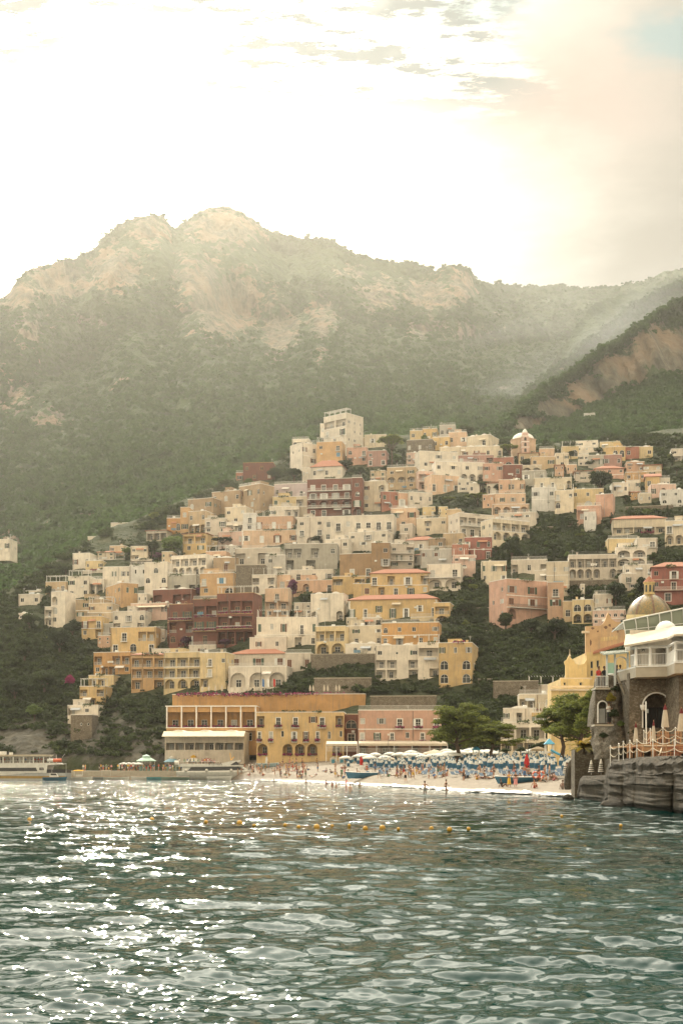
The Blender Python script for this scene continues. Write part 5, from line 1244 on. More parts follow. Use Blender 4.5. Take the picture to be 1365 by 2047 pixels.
def tree(name, kind, px, py, hpx, label, mat, Y=None, seed=0, sx=1.0, group=None, cat='tree', z=None):
    tm, cm = shared(('tree', kind, seed), lambda: tree_meshes(kind, seed + 50))
    if Y is None: Y = float(depth_at(px, py)); z = float(hill_z(px, Y))
    z = (CZ + (HY - py) / F * Y) if z is None else z
    h = hpx / F * Y
    root = empty(name, (PXY(px, Y), Y, z - .3), (seed * 1.7 + px * .37) % 6.28); root.scale = (h * sx, h * sx, h)
    tag(root, label, cat, group)
    sub('trunk', tm, BARK, root); sub('crown', cm, mat, root); return root
GT = 'trees among the houses'
for t in [('umbrella_pine', 'umbrella', 783, 930, 64, 'big umbrella pine with forked trunk on the skyline right of the tower house', LEAF_PINE, .95),
          ('cypress_tree', 'cypress', 806, 936, 42, 'slim dark cypress beside the big umbrella pine', LEAF_DARK, 1.0),
          ('round_tree', 'round', 930, 880, 36, 'round dark tree on the skyline behind the orange tan house', LEAF, 1.25),
          ('umbrella_pine', 'umbrella', 1017, 921, 36, 'broad low pine left of the domed church', LEAF_PINE, 1.05),
          ('round_tree', 'round', 1052, 936, 20, 'low round hedge tree at the foot of the domed church', LEAF, 2.4),
          ('umbrella_pine', 'umbrella', 954, 1012, 28, 'wide flat pine above the peach palazzo', LEAF_PINE, 1.9),
          ('umbrella_pine', 'umbrella', 965, 980, 18, 'small flat pine among the little arched houses', LEAF_DARK, 1.3),
          ('round_tree', 'round', 992, 986, 22, 'small bushy tree right of the little arched houses', LEAF, 1.1),
          ('umbrella_pine', 'umbrella', 445, 1098, 26, 'dark flat topped pine beside the long pink house', LEAF_DARK, 1.7),
          ('round_tree', 'round', 632, 1094, 26, 'round clipped tree in front of the long white hotel', LEAF_DARK, 1.25),
          ('round_tree', 'round', 345, 1118, 58, 'bright light green tree left of the bright yellow house', LEAF_LIGHT, .95),
          ('round_tree', 'round', 306, 1112, 40, 'darker tree left of the bright light green tree', LEAF, 1.1),
          ('round_tree', 'round', 255, 1115, 26, 'small green tree above the white blank house', LEAF_LIGHT, 1.2),
          ('round_tree', 'round', 1200, 994, 64, 'large dark tree in the valley left of the white houses', LEAF_DARK, 1.0),
          ('round_tree', 'round', 1096, 1018, 26, 'round tree in front of the pale blue house front', LEAF, 1.05),
          ('round_tree', 'round', 1022, 1124, 56, 'tall leafy tree between maroon house and cream hotel', LEAF, 1.15),
          ('round_tree', 'round', 1230, 1212, 62, 'dark tree below the veranda hotel, right valley', LEAF_DARK, .9),
          ('round_tree', 'round', 1286, 1196, 46, 'dark tree right of the lantern, below white low house', LEAF_DARK, 1.1),
          ('round_tree', 'round', 508, 1128, 22, 'dark round tree beneath the pale terrace restaurant', LEAF_DARK, 1.2),
          ('cypress_tree', 'cypress', 794, 1086, 26, 'small conical tree right of the long white hotel', LEAF_DARK, 2.2),
          ('round_tree', 'round', 612, 1222, 46, 'green tree under the purple creeper', LEAF, 1.1),
          ('round_tree', 'round', 690, 942, 28, 'dark bushy tree below the pink house at the crest', LEAF_DARK, 1.6),
          ('round_tree', 'round', 770, 950, 22, 'low bushy tree at the foot of the big umbrella pine', LEAF, 1.7),
          ('round_tree', 'round', 548, 962, 30, 'wide green tree right of the orange trimmed red house', LEAF, 1.5),
          ('round_tree', 'round', 588, 962, 32, 'deep green tree above the lilac house', LEAF_DARK, 1.4),
          ('round_tree', 'round', 497, 972, 18, 'light green bush tree below the orange trimmed red house', LEAF_LIGHT, 1.6),
          ('round_tree', 'round', 100, 1196, 30, 'round tree left of the tan rooftop frame house', LEAF, 1.0),
          ('round_tree', 'round', 1180, 936, 22, 'green tree between the narrow white house and ridge', LEAF, 1.3),
          ('round_tree', 'round', 1140, 915, 18, 'small tree between the church and the yellow house', LEAF, 1.2),
          ('round_tree', 'round', 1062, 1272, 44, 'dark tree just below the big pink villa', LEAF_DARK, 1.4),
          ('round_tree', 'round', 1108, 1282, 54, 'large dark tree below the pink villa and paired arches', LEAF_DARK, 1.5),
          ('round_tree', 'round', 1010, 1262, 42, 'leafy tree left of the pink villa foot', LEAF, 1.2),
          ('round_tree', 'round', 930, 1235, 44, 'leafy tree right of the wide yellow palazzo', LEAF, 1.3),
          ('round_tree', 'round', 950, 1300, 50, 'tall leafy tree right of the yellow corner house', LEAF, 1.1),
          ('round_tree', 'round', 848, 886, 18, 'little tree in front of the skyline ochre house', LEAF_LIGHT, 1.4),
          ('round_tree', 'round', 120, 1312, 66, 'big round dark tree on the slope left of the orange terraces', LEAF_DARK, 1.1),
          ('round_tree', 'round', 50, 1330, 60, 'big tree on the wooded slope near the left edge', LEAF, 1.2),
          ('round_tree', 'round', 60, 1262, 46, 'tree on the slope under the tiny white chapel house', LEAF, 1.2),
          ('round_tree', 'round', 145, 1278, 46, 'tree on the slope below the tall white loggia house', LEAF_DARK, 1.1),
          ('round_tree', 'round', 90, 1390, 62, 'tree on the wooded slope left of the magenta bush', LEAF, 1.2),
          ('round_tree', 'round', 30, 1405, 58, 'lowest big tree at the left edge above the rocks', LEAF_DARK, 1.2),
          ('round_tree', 'round', 70, 1442, 40, 'small tree just above the shore rocks on the left', LEAF_LIGHT, 1.2)]:
    tree(t[0], t[1], t[2], t[3], t[4], t[5], t[6], seed=(t[2] * 7) % 3, sx=t[7], group=GT)
tree('bougainvillea_bush', 'round', 140, 1378, 34, 'bright magenta bougainvillea bush on the wooded left slope', leaf_mat('magenta_bloom', (.16, .01, .06), (.30, .02, .11), (.36, .05, .16)), seed=1, sx=.9, cat='bush')
PURP = leaf_mat('purple_bloom', (.05, .012, .04), (.11, .03, .08), (.17, .06, .12))
for q in [(398, 1262, 26, 'dark creeper on the left part of the long red hotel', 1.2), (468, 1252, 22, 'creeper draped over the right balconies of the long red hotel', 1.6), (500, 1240, 30, 'creeper at the right corner of the long red hotel', .8), (372, 1290, 20, 'plum coloured shrub at the foot of the long red hotel', 2.0), (450, 1292, 18, 'low plum shrub below the glazed terrace', 2.4), (585, 1200, 46, 'purple creeper hanging beside the two salmon arches', .8), (395, 1192, 20, 'purple creeper at the left foot of the orange arched house', 1.3), (330, 1178, 30, 'purple creeper below the weathered grey arcade house', 1.0), (318, 1118, 16, 'purple bush by the light green tree', 1.8)]:
    tree('creeper', 'round', q[0], q[1], q[2], q[3], PURP, seed=2, sx=q[4], cat='creeper')

def town_trees():
    R = random.Random(77); m = cover_map(); n = 0; used = []
    for k in range(5000):
        if n >= 70: break
        px, py = R.uniform(60, 1360), R.uniform(900, 1300); h = R.uniform(13, 26)
        if py < itp(px, CRP) + 12 or m[int(py / 2), int(px / 2)] or any(abs(px - a) < 16 and abs(py - b) < 10 for a, b in used): continue
        if m[int((py - h * .8) / 2), max(0, int((px - 8) / 2)):int((px + 8) / 2)].mean() > .55: continue
        used.append((px, py)); n += 1; kind = R.choice(('round', 'round', 'round', 'cypress', 'umbrella'))
        tree({'round': 'round_tree', 'cypress': 'cypress_tree', 'umbrella': 'umbrella_pine'}[kind], kind, px, py, h * (1.3 if kind == 'cypress' else 1), {'round': 'small round garden tree squeezed between the town houses', 'cypress': 'small dark cypress squeezed between the town houses', 'umbrella': 'small flat topped pine squeezed between the town houses'}[kind], R.choice((LEAF, LEAF, LEAF_LIGHT, LEAF_PINE)) if kind != 'cypress' else LEAF_DARK, seed=n % 3, sx=R.uniform(.9, 1.5) if kind != 'cypress' else 1.2, group={'round': 'small garden trees', 'cypress': 'small cypresses', 'umbrella': 'small flat pines'}[kind])
town_trees()
# ---------------------------------------------------------------- things built in world coordinates
class Thing:
    def __init__(s, name, label, cat, loc, group=None):
        s.p = Vector(loc); s.root = empty(name, s.p); tag(s.root, label, cat, group)
    def add(s, name, mb, mat, parent=None, smooth=False):
        mb.v = [tuple(Vector(v) - s.p) for v in mb.v]
        return mb.build(name, mat, parent or s.root, smooth)
def rock_mat():
    t = NT('sea_rock'); z = t.n('ShaderNodeSeparateXYZ'); t.L.new(t.pos, z.inputs[0])
    a = t.ramp(t.noise(0.8, 8, 0.72), [(0.3, (0.018, 0.016, 0.012)), (0.5, (0.055, 0.045, 0.030)), (0.72, (0.15, 0.115, 0.07))])
    b = t.ramp(t.noise(2.6, 6, 0.75, scl=(1, 1, .5)), [(0.35, 0.0), (0.65, 0.75)])
    a = t.mix(b, a, (0.085, 0.068, 0.042))
    a = t.mix(t.ramp(t.math('ADD', z.outputs[2], t.math('MULTIPLY', t.noise(1.5, 3), 0.8)), [(0.35, 0.85), (0.9, 0.0)]) , a, (0.022, 0.022, 0.018))
    t.col(a).set(Roughness=0.9); t.bump(t.math('ADD', t.noise(1.6, 8, 0.75), t.math('MULTIPLY', t.noise(6.0, 4, .7), .4)), 1.0, 0.5); return t.mat
ROCK = rock_mat()
CONC = plain('old_concrete', (0.40, 0.36, 0.29), 0.9, scale=1.2); CREAM_W = stucco('wall_church_yellow', (0.66, 0.50, 0.24)); TERRA_W = stucco('wall_church_orange', (0.58, 0.39, 0.22))
WHITEP = plain('white_paint', (0.74, 0.74, 0.71), 0.5); ROPE = plain('pale_rope', (0.55, 0.49, 0.38), 0.9); WOODR = plain('varnished_wood', (0.26, 0.10, 0.05), 0.5); WOODL = plain('light_wood', (0.42, 0.24, 0.12), 0.6)
CANVAS = plain('cream_canvas', (0.50, 0.44, 0.345), 0.9, scale=2); MAROON = plain('maroon_cloth', (0.14, 0.02, 0.025), 0.9); NAVY = plain('navy_cloth', (0.02, 0.035, 0.09), 0.9)
GLASSR = NT('greenish_glass').col((0.36, 0.42, 0.38)).set(Roughness=0.18).mat; MINT = NT('mint_glass').col((0.33, 0.55, 0.45)).set(Roughness=0.2).mat
BLACKM = plain('black_gear', (0.02, 0.02, 0.022), 0.6)

# ---- the rock headland, a displaced shell from the water line up and back
def headland():
    px = np.concatenate([np.arange(1153, 1440, 0.8), np.arange(1444, 3000, 8)]); n = 150
    s = np.linspace(0, 1.6, n); PXg, Sg = np.meshgrid(px, s)
    Yw = itp(PXg, [(1153, 124), (1162, 119), (1205, 108), (1216, 102), (1268, 91), (1300, 86), (1345, 81), (1365, 79), (1440, 74), (1760, 62), (3000, 50)])
    top = itp(PXg, [(1153, 0.6), (1158, 1.7), (1165, 2.0), (1209, 2.05), (1215, 2.9), (1226, 3.25), (1345, 3.35), (1365, 3.3), (1440, 3.4), (1760, 3.5)])
    wall = np.clip(Sg, 0, 1); back = np.maximum(Sg - 1, 0)
    lob = 0.0
    for a, b, k in ((1153, 1213, 1.4), (1213, 1243, 2.0), (1243, 1270, 1.8), (1268, 1346, 2.6), (1342, 1440, 3.0)):
        u = np.clip((PXg + 9 * fbm(Sg * 2.2, a * .1, 0.0, 3, 3) - a) / (b - a) * 2 - 1, -1, 1); lob = np.maximum(lob, k * .62 * np.sqrt(np.clip(1 - u * u, 0, 1)))
    bulge = lob * (0.45 + 0.75 * np.sin(np.clip(wall * 1.15 + .15, 0, 1) * np.pi) ** .8)
    X0 = U(PXg) * Yw
    z = -1.2 + (top + 1.2) * np.clip(wall, 0, 1)
    rnd = np.clip((wall - .86) / .14, 0, 1)
    Y = Yw - bulge + rnd ** 2 * 0.9 + back * 60 + 1.5
    xw = X0 + fbm(z / 1.5, X0 / 4, 0.4, 3, 77) * 1.2; nz = fbm(xw / 2.4 + z / 4, z / 2.2, 0.2, 5, 7) * 3.4 + fbm(xw / .8, z / .5, 0.5, 4, 17) * 1.1 + fbm(xw / .3, z / .22, 0.5, 3, 19) * .5 - np.abs(fbm(xw / .45, z / .5, 2.1, 3, 119)) * .8 - np.abs(fbm(xw / 1.3, z / 1.6, 0.8, 4, 27)) * 1.7 + np.abs(fbm(xw / .5, z / .35, 0.1, 3, 87)) * .4
    Y = Y + nz * np.where(Sg <= 1, 1.0, np.clip(1 - back * 8, 0, 1))
    z = z + np.where((Sg > .05) & (Sg < .92), fbm(xw / .9, z / .5, 1.4, 4, 97) * .28, 0)
    z = z + np.where(Sg > .8, fbm(X0 / 1.3, Y / 1.3, 0.0, 4, 37) * .22, 0) * np.clip(1 - back * 3, 0.2, 1) - 0.1
    X = U(PXg) * Y
    o = link('headland_rock', np_mesh('headland_rock', np.stack([X, Y, z], -1).reshape(-1, 3), grid_quads(*PXg.shape), True), ROCK); tag(o, kind='structure')
    # wash at its foot
    q = MB(); r = random.Random(3)
headland()
def boulder(name, px, py, w, h, Y, label, seed=0, mat=None):
    n = 40; th = np.linspace(0, 2 * np.pi, n, endpoint=False); ph = np.linspace(-.5, 1.57, 18); A, B = np.meshgrid(th, ph)
    r0 = w / F * Y / 2; hz = h / F * Y
    x = np.cos(A) * np.cos(B); y = np.sin(A) * np.cos(B); z = np.sin(B)
    k = 1 + .22 * fbm(x * 1.7 + seed, y * 1.7, z * 1.7, 4, seed + 3)
    V = np.stack([x * r0 * k, y * r0 * k, np.maximum(z, -.4) * hz * k], -1).reshape(-1, 3)
    i = np.arange(17)[:, None] * n; j = np.arange(n)[None, :]; Q = np.stack([i + j, i + (j + 1) % n, i + n + (j + 1) % n, i + n + j], -1).reshape(-1, 4)
    o = link(name, np_mesh(name, V, Q, True), mat or ROCK); o.location = P(px, py, Y); tag(o, label, 'rock'); return o
boulder('boulder', 1143, 1562, 30, 40, 132, 'upright grey boulder at the end of the beach beside the striped parasols', 2)
boulder('boulder', 1135, 1596, 22, 8, 118, 'low wet rock in the surf left of the headland', 5)
boulder('boulder', 1228, 1612, 60, 14, 98, 'flat ledge of rock at the waterline under the roped terrace', 8)

# ---- masonry and cliff that carry the restaurant
def cliff_mass():
    t = Thing('stone_bastion', 'rough stone bastion with a stair parapet, niche and round holes under the restaurant', 'bastion', P(1230, 1500, 118))
    # upper rock: outline in metres on the plane Y = 118, thick, displaced front
    prof = [(1190, 1462), (1194, 1410), (1196, 1380), (1200, 1352), (1215, 1346), (1232, 1350), (1240, 1372), (1256, 1398), (1276, 1412), (1290, 1420), (1300, 1480), (1420, 1500)]
    px = np.arange(1190, 1420, 1.0); tp = np.interp(px, [p[0] for p in prof[2:]], [p[1] for p in prof[2:]])
    tp = np.where(px < 1197, np.interp(px, [1190, 1193, 1197], [1450, 1400, 1376]), tp)
    s = np.linspace(0, 1.3, 90); PXg, Sg = np.meshgrid(px, s); TP = np.broadcast_to(tp, PXg.shape)
    pyb = 1518.0; w = np.clip(Sg, 0, 1); Y = 118 + w * 1.6 + np.maximum(Sg - 1, 0) * 5
    Y = Y - 2.2 * np.exp(-((PXg - 1236) / 26.0) ** 2) * (0.4 + .6 * (1 - w)) + 1.2 * np.clip((1200 - PXg) / 10, 0, 1) ** 2 + 1.5 * np.exp(-((PXg - 1202) / 9.0) ** 2) * np.exp(-((w - .52) / .2) ** 2)
    z = CZ + (HY - (pyb + (TP - pyb) * w)) / F * 118
    X = U(PXg) * 118
    nz = fbm(X / 1.8, z / 1.8, 0.3, 5, 57) * 0.9 + fbm(X / .5, z / .5, 0.1, 3, 67) * 0.3
    Y = Y + nz * np.clip((1.02 - w) * 12, .25, 1); X = X + fbm(z / .9, Y / 1.5, 0.4, 4, 107) * .22 * np.clip((1.1 - w) * 6, 0, 1)
    me = np_mesh('bastion_rock', (np.stack([X, Y, z], -1) - np.array(t.p)).reshape(-1, 3), grid_quads(*PXg.shape), True)
    link('bastion_rock', me, STONE_F, t.root)
    # parapet following the stair
    pp = [P(a, b, 117.2) for a, b in ((1232, 1349), (1238, 1366), (1247, 1386), (1258, 1400), (1270, 1408), (1281, 1416), (1288, 1420))]
    mb = MB(); mb.tube(pp, .12, 6); t.add('stair_parapet', mb, CONC)
    # niche with arched door and ledge
    f = Face(P(1189, 1447, 116.6), Vector((1, 0, 0)), Vector((0, 1, 0)), (1221 - 1189) / F * 116.6, 0.0, 70 / F * 116.6)
    f.opening((1203.5 - 1189) / F * 116.6, .08, arch_pts(.62, 1.72), .5, True); mb = MB(); f.build(mb)
    t.add('niche_wall', mb, STONE_F)
    mb = MB(); o = P(1203.5, 1445.5, 116.4); a = arch_pts(.66, 1.76); b = arch_pts(.82, 1.86); n = len(a)
    mb.add([(o.x + x, o.y, o.z + z) for x, z in a] + [(o.x + x, o.y, o.z + z) for x, z in b] + [(o.x + x, o.y + .2, o.z + z) for x, z in b], [(i, (i + 1) % n, n + (i + 1) % n, n + i) for i in range(n)] + [(n + i, n + (i + 1) % n, 2 * n + (i + 1) % n, 2 * n + i) for i in range(n)])
    t.add('niche_arch', mb, WHITEP)
    mb = MB(); mb.box(o.x - .28, o.y + .3, o.z, o.x + .28, o.y + .36, o.z + 1.2); t.add('niche_door', mb, SH_GREY)
    mb = MB(); q = P(1186, 1449, 116); e = P(1224, 1449, 116); mb.box(q.x, 115.6, q.z - .12, e.x, 117.2, q.z + .03); t.add('ledge', mb, CONC)
    # lower wall with round holes
    wz = 1.0
    O = P(1150, 1553, 126); Wd = (1236 - 1150) / F * 126
    f = Face(O, Vector((1, 0, 0)), Vector((0, 1, 0)), Wd, 0.0, (1553 - 1497) / F * 126)
    for hx in (1170, 1182.5, 1197, 1212): f.opening((hx - 1150) / F * 126, (1553 - 1509) / F * 126, oval_pts(.26, .26, 10), .5, True)
    mb = MB(); f.build(mb); k = (1497 - 1440) / F * 126; top = P(0, 1497, 126).z
    mb.box(O.x, 126.55, O.z - 2, O.x + Wd, 128.5, top)
    poly = [(PXY(1186, 126), top), (PXY(1236, 126), top), (PXY(1236, 126), P(0, 1448, 126).z), (PXY(1196, 126), P(0, 1450, 126).z), (PXY(1194, 126), P(0, 1470, 126).z), (PXY(1188, 126), P(0, 1482, 126).z)]
    mb.prism(poly, 126.3, 129, 'y'); t.add('hole_wall', mb, STONE_F)
cliff_mass()

# ---- restaurant on the bastion
def restaurant():
    t = Thing('restaurant', 'stone restaurant on the rock with white columned terrace and glass roof', 'restaurant', P(1310, 1500, 114))
    Yf = 115.0; sc = Yf / F
    O = P(1257, 1500, Yf); Wd = (1357 - 1257) * sc; H = (1500 - 1345) * sc
    f = Face(O, Vector((1, 0, 0)), Vector((0, 1, 0)), Wd, -2.0, H)
    f.opening((1311 - 1257) * sc, (1500 - 1455) * sc, arch_pts(53 * sc, 69 * sc), 2.4, True)
    mb = MB(); f.build(mb); mb.box(O.x, Yf + 2.6, O.z - 2, O.x + Wd, Yf + 12, O.z + H); mb.box(O.x, Yf + .003, O.z - 2, O.x + .3, Yf + 2.6, O.z + H)
    t.add('stone_wall', mb, STONE)
    O2 = P(1356, 1500, 110.5); s2 = 110.5 / F
    f2 = Face(O2, Vector((1, 0, 0)), Vector((0, 1, 0)), 9.0, -2.0, (1500 - 1340) * s2)
    f2.opening(1.6, (1500 - 1455) * s2, arch_pts(1.5, 2.9), 1.2, True); mb = MB(); f2.build(mb); mb.box(O2.x, 110.5, O2.z - 2, O2.x + .02, 115, O2.z + (1500 - 1340) * s2); t.add('stone_wing', mb, STONE)
    def arch_band(cx, sill, w, h, Y, wd, name, mat):
        mb = MB(); o = P(cx, sill, Y); a = arch_pts(w, h, 14); b = [(x * (1 + 2 * wd / w), z * (1 + wd / h)) for x, z in a]; n = len(a)
        mb.add([(o.x + x, Y - .08, o.z + z) for x, z in a] + [(o.x + x, Y - .08, o.z + z) for x, z in b] + [(o.x + x, Y + .05, o.z + z) for x, z in b] + [(o.x + x, Y + .3, o.z + z) for x, z in a],
               [(i, (i + 1) % n, n + (i + 1) % n, n + i) for i in range(n)] + [(n + i, n + (i + 1) % n, 2 * n + (i + 1) % n, 2 * n + i) for i in range(n)] + [(3 * n + i, 3 * n + (i + 1) % n, (i + 1) % n, i) for i in range(n)])
        return t.add(name, mb, mat)
    arch_band(1311, 1455, 53 * sc, 69 * sc, Yf, .10, 'arch_surround', WHITEP); arch_band(1348.5, 1455, .48, 2.85, Yf, .09, 'arch_surround', WHITEP)
    mb = MB(); o = P(1311, 1455, Yf); mb.box(o.x - 1.0, Yf + 2.2, o.z, o.x + 1.0, Yf + 2.3, o.z + 1.75); 
    for k in range(9): mb.box(o.x - .98 + k * .24, Yf + 2.12, o.z, o.x - .94 + k * .24, Yf + 2.2, o.z + 1.7)
    t.add('arch_door', mb, BLACKM)
    mb = MB(); o = P(1348.5, 1455, Yf); mb.prism([(o.x + x, o.z + z) for x, z in arch_pts(.46, 2.8)], Yf - .02, Yf + .02, 'y'); t.add('narrow_window', mb, GLASS2)
    mb = MB(); o = P(1285, 1412, 114.4); mb.lathe([(.0, -.35), (.18, -.3), (.26, -.05), (.28, .12), (0.0, .14)], 12, o); t.add('wall_planter', mb, WHITEP)
    # terrace slab
    A, B, C, D_ = P(1270, 1340, 113.2), P(1332, 1340, 112.2), P(1347, 1340, 108.6), P(1450, 1340, 107.4)
    zt, zb = P(0, 1332, 112).z, P(0, 1352, 112).z
    poly = [(A.x, A.y), (B.x, B.y), (C.x, C.y), (D_.x, D_.y), (D_.x, 124), (A.x - .6, 124)]
    mb = MB(); mb.prism(poly, zb, zt, 'z'); t.add('terrace_slab', mb, CONC)
    mb = MB(); mb.prism([(x, y - .06 if y < 120 else y) for x, y in poly], zt + .003, zt + .12, 'z'); t.add('slab_edge', mb, WHITEP)
    fl = zt + .12; ze = P(0, 1291, 112).z
    for px, Y in ((1270, 113.3), (1299, 112.85), (1334, 112.3), (1349, 108.9), (1390, 108.4)):
        mb = MB(); c = P(px, 0, Y); mb.lathe([(.17, 0), (.17, .1), (.13, .14), (.115, ze - fl - .15), (.16, ze - fl - .1), (.16, ze - fl)], 14, (c.x, Y, fl)); t.add('column', mb, WHITEP, smooth=True)
    def rail(p, q, mat=WHITEP):
        mb = MB(); L = (q - p).length; n = int(L / .115); d = (q - p) / L
        mb.tube([p + Vector((0, 0, .92)), q + Vector((0, 0, .92))], .028, 5); mb.tube([p + Vector((0, 0, .08)), q + Vector((0, 0, .08))], .02, 5)
        for k in range(n + 1): a = p + d * (L * k / n); mb.tube([a, a + Vector((0, 0, .92))], .014, 4)
        return t.add('railing', mb, mat)
    def at(px, Y): return Vector((PXY(px, Y), Y, fl))
    rail(at(1260, 114.5), at(1270, 113.3)); rail(at(1271, 113.2), at(1298, 112.8)); rail(at(1301, 112.75), at(1332, 112.2)); rail(at(1335, 112.1), at(1347, 108.9)); rail(at(1350, 108.7), at(1389, 108.2)); rail(at(1391, 108.2), at(1445, 107.6))
    # eaves canopy over the terrace
    e = [P(1246, 1290, 113.4), P(1332, 1275, 111.4), P(1346, 1268, 108), P(1450, 1262, 106.5)]; bk = [P(1250, 1268, 118), P(1332, 1256, 117), P(1346, 1252, 116), P(1450, 1248, 115)]
    mb = MB(); v = e + bk + [p - Vector((0, 0, .16)) for p in e] + [p - Vector((0, 0, .16)) for p in bk]
    mb.add(v, [(i, i + 1, 5 + i, 4 + i) for i in range(3)] + [(8 + i, 9 + i, 1 + i, i) for i in range(3)] + [(12 + i, 13 + i, 9 + i, 8 + i) for i in range(3)]); t.add('terrace_awning', mb, CANVAS)
    mb = MB(); bz = ze - .02
    for p, q in ((at(1262, 114.4), at(1270, 113.3)), (at(1270, 113.3), at(1334, 112.3)), (at(1334, 112.3), at(1349, 108.9)), (at(1349, 108.9), at(1446, 107.7))):
        a = Vector((p.x, p.y, bz)); b = Vector((q.x, q.y, bz)); mb.tube([a, b], .12, 4)
    t.add('eaves_beam', mb, WHITEP)
    # rear wall of the terrace room
    f3 = Face(P(1258, 1332, 117.6) + Vector((0, 0, .1)), Vector((1, 0, 0)), Vector((0, 1, 0)), 7.5, 0, 2.9)
    f3.opening(.55, .1, arch_pts(.7, 1.7), .3, True); f3.opening(2.6, .1, arch_pts(.9, 1.5), 1.0, True); f3.opening(4.3, .1, rect_pts(1.6, 2.5), 1.5, True)
    mb = MB(); f3.build(mb); t.add('terrace_back_wall', mb, WALL['K'])
    mb = MB(); o = P(1285, 1297, 117.4)
    for k in range(6): a = k * math.pi / 6 * 2; mb.add([(o.x + math.cos(a) * .3, 117.45, o.z + math.sin(a) * .3), (o.x + math.cos(a + .5) * .1, 117.42, o.z + math.sin(a + .5) * .1), (o.x, 117.38, o.z), (o.x + math.cos(a - .5) * .1, 117.42, o.z + math.sin(a - .5) * .1)], [(0, 1, 2, 3)])
    t.add('wall_star', mb, IRON)
    # upper floor: white parapet and slanted glass roof with ribs
    mb = MB(); a = P(1250, 1287, 119); b = P(1460, 1287, 119); mb.box(a.x, 119, a.z - .6, b.x, 119.2, P(0, 1271, 119).z); t.add('upper_parapet', mb, WHITEP)
    g0 = [P(1245, 1241, 119), P(1460, 1196, 119)]; g1 = [P(1250, 1272, 119.4), P(1460, 1262, 119.4)]; back = Vector((0, 5, -.35))
    mb = MB(); th = Vector((0, .06, 0)); v = [g0[0], g0[1], g0[1] + back, g0[0] + back]; v += [p - Vector((0, 0, .07)) for p in v]; mb.add(v, [(0, 1, 2, 3), (7, 6, 5, 4), (0, 4, 5, 1), (3, 0, 4, 7)]); t.add('glass_roof', mb, GLASSR)
    mb = MB(); v = [g0[0] + Vector((.05, .15, -.02)), g0[1] + Vector((0, .15, -.02)), g1[1] + Vector((0, .15, 0)), g1[0] + Vector((.05, .15, 0))]; v += [p + Vector((0, .03, 0)) for p in v]; mb.add(v, [(0, 1, 2, 3), (7, 6, 5, 4), (0, 3, 7, 4), (1, 5, 6, 2)]); t.add('glass_front', mb, NT('glazed_front').col((.24, .27, .21)).set(Roughness=.25).mat)
    mb = MB(); n = 9
    for k in range(n + 1):
        q = k / n; a = g0[0].lerp(g0[1], q); b = g1[0].lerp(g1[1], q); mb.tube([a, b], .045, 4)
        mb.tube([a + Vector((0, 0, -.1)), a + back + Vector((0, 0, -.1))], .05, 4)
        if k < n: mb.tube([g1[0].lerp(g1[1], q) , g0[0].lerp(g0[1], min(1, q + .16)) + back * .8 - Vector((0, 0, .12))], .03, 4)
    mb.tube([g0[0], g0[1]], .06, 5); mb.tube([g1[0].lerp(g0[0], .4), g1[1].lerp(g0[1], .4)], .03, 4); t.add('roof_frame', mb, WHITEP)
    mb = MB(); i0 = P(1252, 1272, 123.5); i1 = P(1460, 1272, 123.5); mb.box(i0.x, 123.6, i0.z, i1.x, 123.75, i0.z + 1.9); t.add('upper_back_wall', mb, WALL['y'])
    # white hood awning
    mb = MB(); c = P(1330, 1271, 118.2); seg = 12
    vs = []; 
    for k in range(seg + 1):
        a = math.pi * k / seg; rx = .95; 
        for j in range(7):
            b = j / 6 * math.pi / 2; vs.append((c.x - .05 + math.cos(a) * rx * math.cos(b * .9) + .35 * (j / 6), c.y - .9 * math.sin(b), c.z + math.sin(a) * 1.25 * math.cos(b * .75)))
    mb.add(vs, [(k * 7 + j, k * 7 + j + 1, (k + 1) * 7 + j + 1, (k + 1) * 7 + j) for k in range(seg) for j in range(6)]); t.add('hood_awning', mb, WHITEP, smooth=True)
    # left glass pavilion and little balcony
    for px in (1212, 1228, 1254):
        mb = MB(); c = P(px, 1370, 117); mb.box(c.x - .07, 116.9, c.z - (.2 if px > 1212 else -.0), c.x + .07, 117.05, P(0, 1306, 117).z); t.add('pavilion_post', mb, plain('pale_blue_post', (.55, .60, .60), .5))
    mb = MB(); a = P(1206, 1307, 116.4); b = P(1256, 1303, 116.4); v = [a, b, b + Vector((.4, 4, .5)), a + Vector((.4, 4, .5))]; v += [p - Vector((0, 0, .12)) for p in v]; mb.add(v, [(0, 1, 2, 3), (7, 6, 5, 4), (0, 4, 5, 1), (3, 0, 4, 7)]); t.add('pavilion_roof', mb, GLASSR)
    mb = MB(); a = P(1213, 1346, 117); b = P(1227, 1346, 117); mb.box(a.x, 116.96, a.z, b.x, 117.0, P(0, 1325, 117).z); t.add('mint_pane', mb, MINT)
    arch_band(1241.5, 1366, .92, 2.15, 117.0, .06, 'pavilion_arch', WHITEP)
    mb = MB(); a = P(1186, 1376, 117); b = P(1219, 1376, 117); mb.box(a.x, 116.2, a.z - .14, b.x, 118.2, a.z + .02); t.add('balcony_slab', mb, CONC)
    q = P(0, 1375, 117).z
    rail(Vector((PXY(1190, 116.4), 116.4, q)), Vector((PXY(1215, 116.4), 116.4, q))); rail(Vector((PXY(1190, 116.4), 116.4, q)), Vector((PXY(1190, 118), 118, q)))
    mb = MB(); a = P(1233, 1366, 120); b = P(1256, 1340, 120); mb.box(a.x, 120, a.z - .5, b.x, 120.1, b.z); t.add('navy_screen', mb, NAVY)
restaurant()

